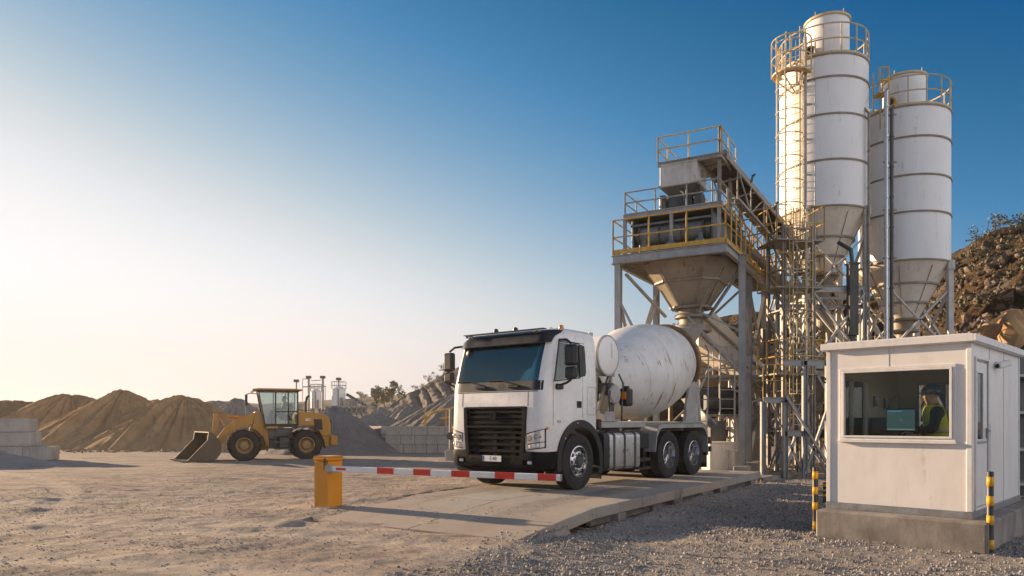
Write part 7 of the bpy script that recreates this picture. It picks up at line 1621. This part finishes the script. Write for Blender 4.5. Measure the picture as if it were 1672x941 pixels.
for px, py, lb in ((504, 617, 'left tall dark mast of the far plant'), (527, 617, 'right tall dark mast between the far tanks'), (553, 620, 'thin mast behind the wider far tank'), (484, 623, 'short mast rising just above the loader cab roof')):
    Y = 100; o = thing('mast', lb, 'mast', (X(px, Y), Y, 0), 0, 'masts of the far plant'); m = MB(); r_ = .11 if 'thin' in lb or 'short' in lb else .17; m.tube([(0, 0, 0), (0, 0, Z(py, Y))], r_, 8); m.build('pole', M['steel'], o); m = MB(); m.box(-.3, .3, -.3, .3, Z(py, Y)-.1, Z(py, Y)+.25); m.build('mast_head', M['dark'], o)
FP = thing('far_plant_deck', 'far grey processing deck with railings between the wider tank and the trees', 'processing plant', (X(585, 95), 95, 0), 0)
fz = lambda py: Z(py, 95); fxx = lambda px: X(px, 95)-X(585, 95)
m = MB(); m.box(fxx(536), fxx(608), -1.5, 1.5, fz(667), fz(663)); m.box(fxx(545), fxx(600), -1.5, 1.5, fz(678), fz(675)); m.build('deck', M['steel'], FP)
m = MB()
for px in range(538, 610, 8): m.box(fxx(px)-.1, fxx(px)+.1, -1.5, -1.3, 0, fz(665))
m.build('post', M['steel_warm'], FP)
m = MB(); m.box(fxx(570), fxx(596), -1, 1, fz(675), fz(667)); m.box(fxx(548), fxx(562), -1, 1, fz(675), fz(667)); m.box(fxx(566), fxx(580), -1, 1, fz(663), fz(652)); m.build('machine_box', M['steel_warm'], FP)
m = MB()
for px in range(568, 606, 5): m.tube([(fxx(px), -1.5, fz(663)), (fxx(px), -1.5, fz(656))], .05, 5)
m.tube([(fxx(566), -1.5, fz(656)), (fxx(606), -1.5, fz(656))], .05, 5); m.tube([(fxx(494), 0, fz(619)), (fxx(494), 0, fz(655))], .05, 5); m.tube([(fxx(494), 0, fz(619)), (fxx(505), 0, fz(619))], .05, 5)
m.tube([(fxx(494), 0, fz(632)), (fxx(532), 0, fz(631))], .07, 5); m.tube([(fxx(508), 0, fz(622)), (fxx(524), 0, fz(621))], .05, 5); m.tube([(fxx(531), 0, fz(631)), (fxx(531), 0, fz(660))], .05, 5); m.build('rail', M['steel'], FP)
m = MB(); m.bar((fxx(566), 0, fz(644)), (fxx(600), 0, fz(664)), .5, .35); m.build('conveyor_boom', M['dark'], FP)
# ---------------------------------------------------------------- dusty air
hz = MB(); hz.box(-1500, 1200, -80, 1400, -9, 17.5); hzo = hz.build('haze', None)
hm = bpy.data.materials.new('dusty_air'); hm.use_nodes = True; ht = hm.node_tree; ht.nodes.clear()
pv = ht.nodes.new('ShaderNodeVolumePrincipled'); ou = ht.nodes.new('ShaderNodeOutputMaterial'); ht.links.new(pv.outputs[0], ou.inputs['Volume'])
pv.inputs['Color'].default_value = (.92, .86, .80, 1); pv.inputs['Density'].default_value = .0004; pv.inputs['Anisotropy'].default_value = .35
hzo.data.materials.append(hm); tagp(hzo, 'thin pale dusty haze over the whole yard', 'haze', kind='stuff')
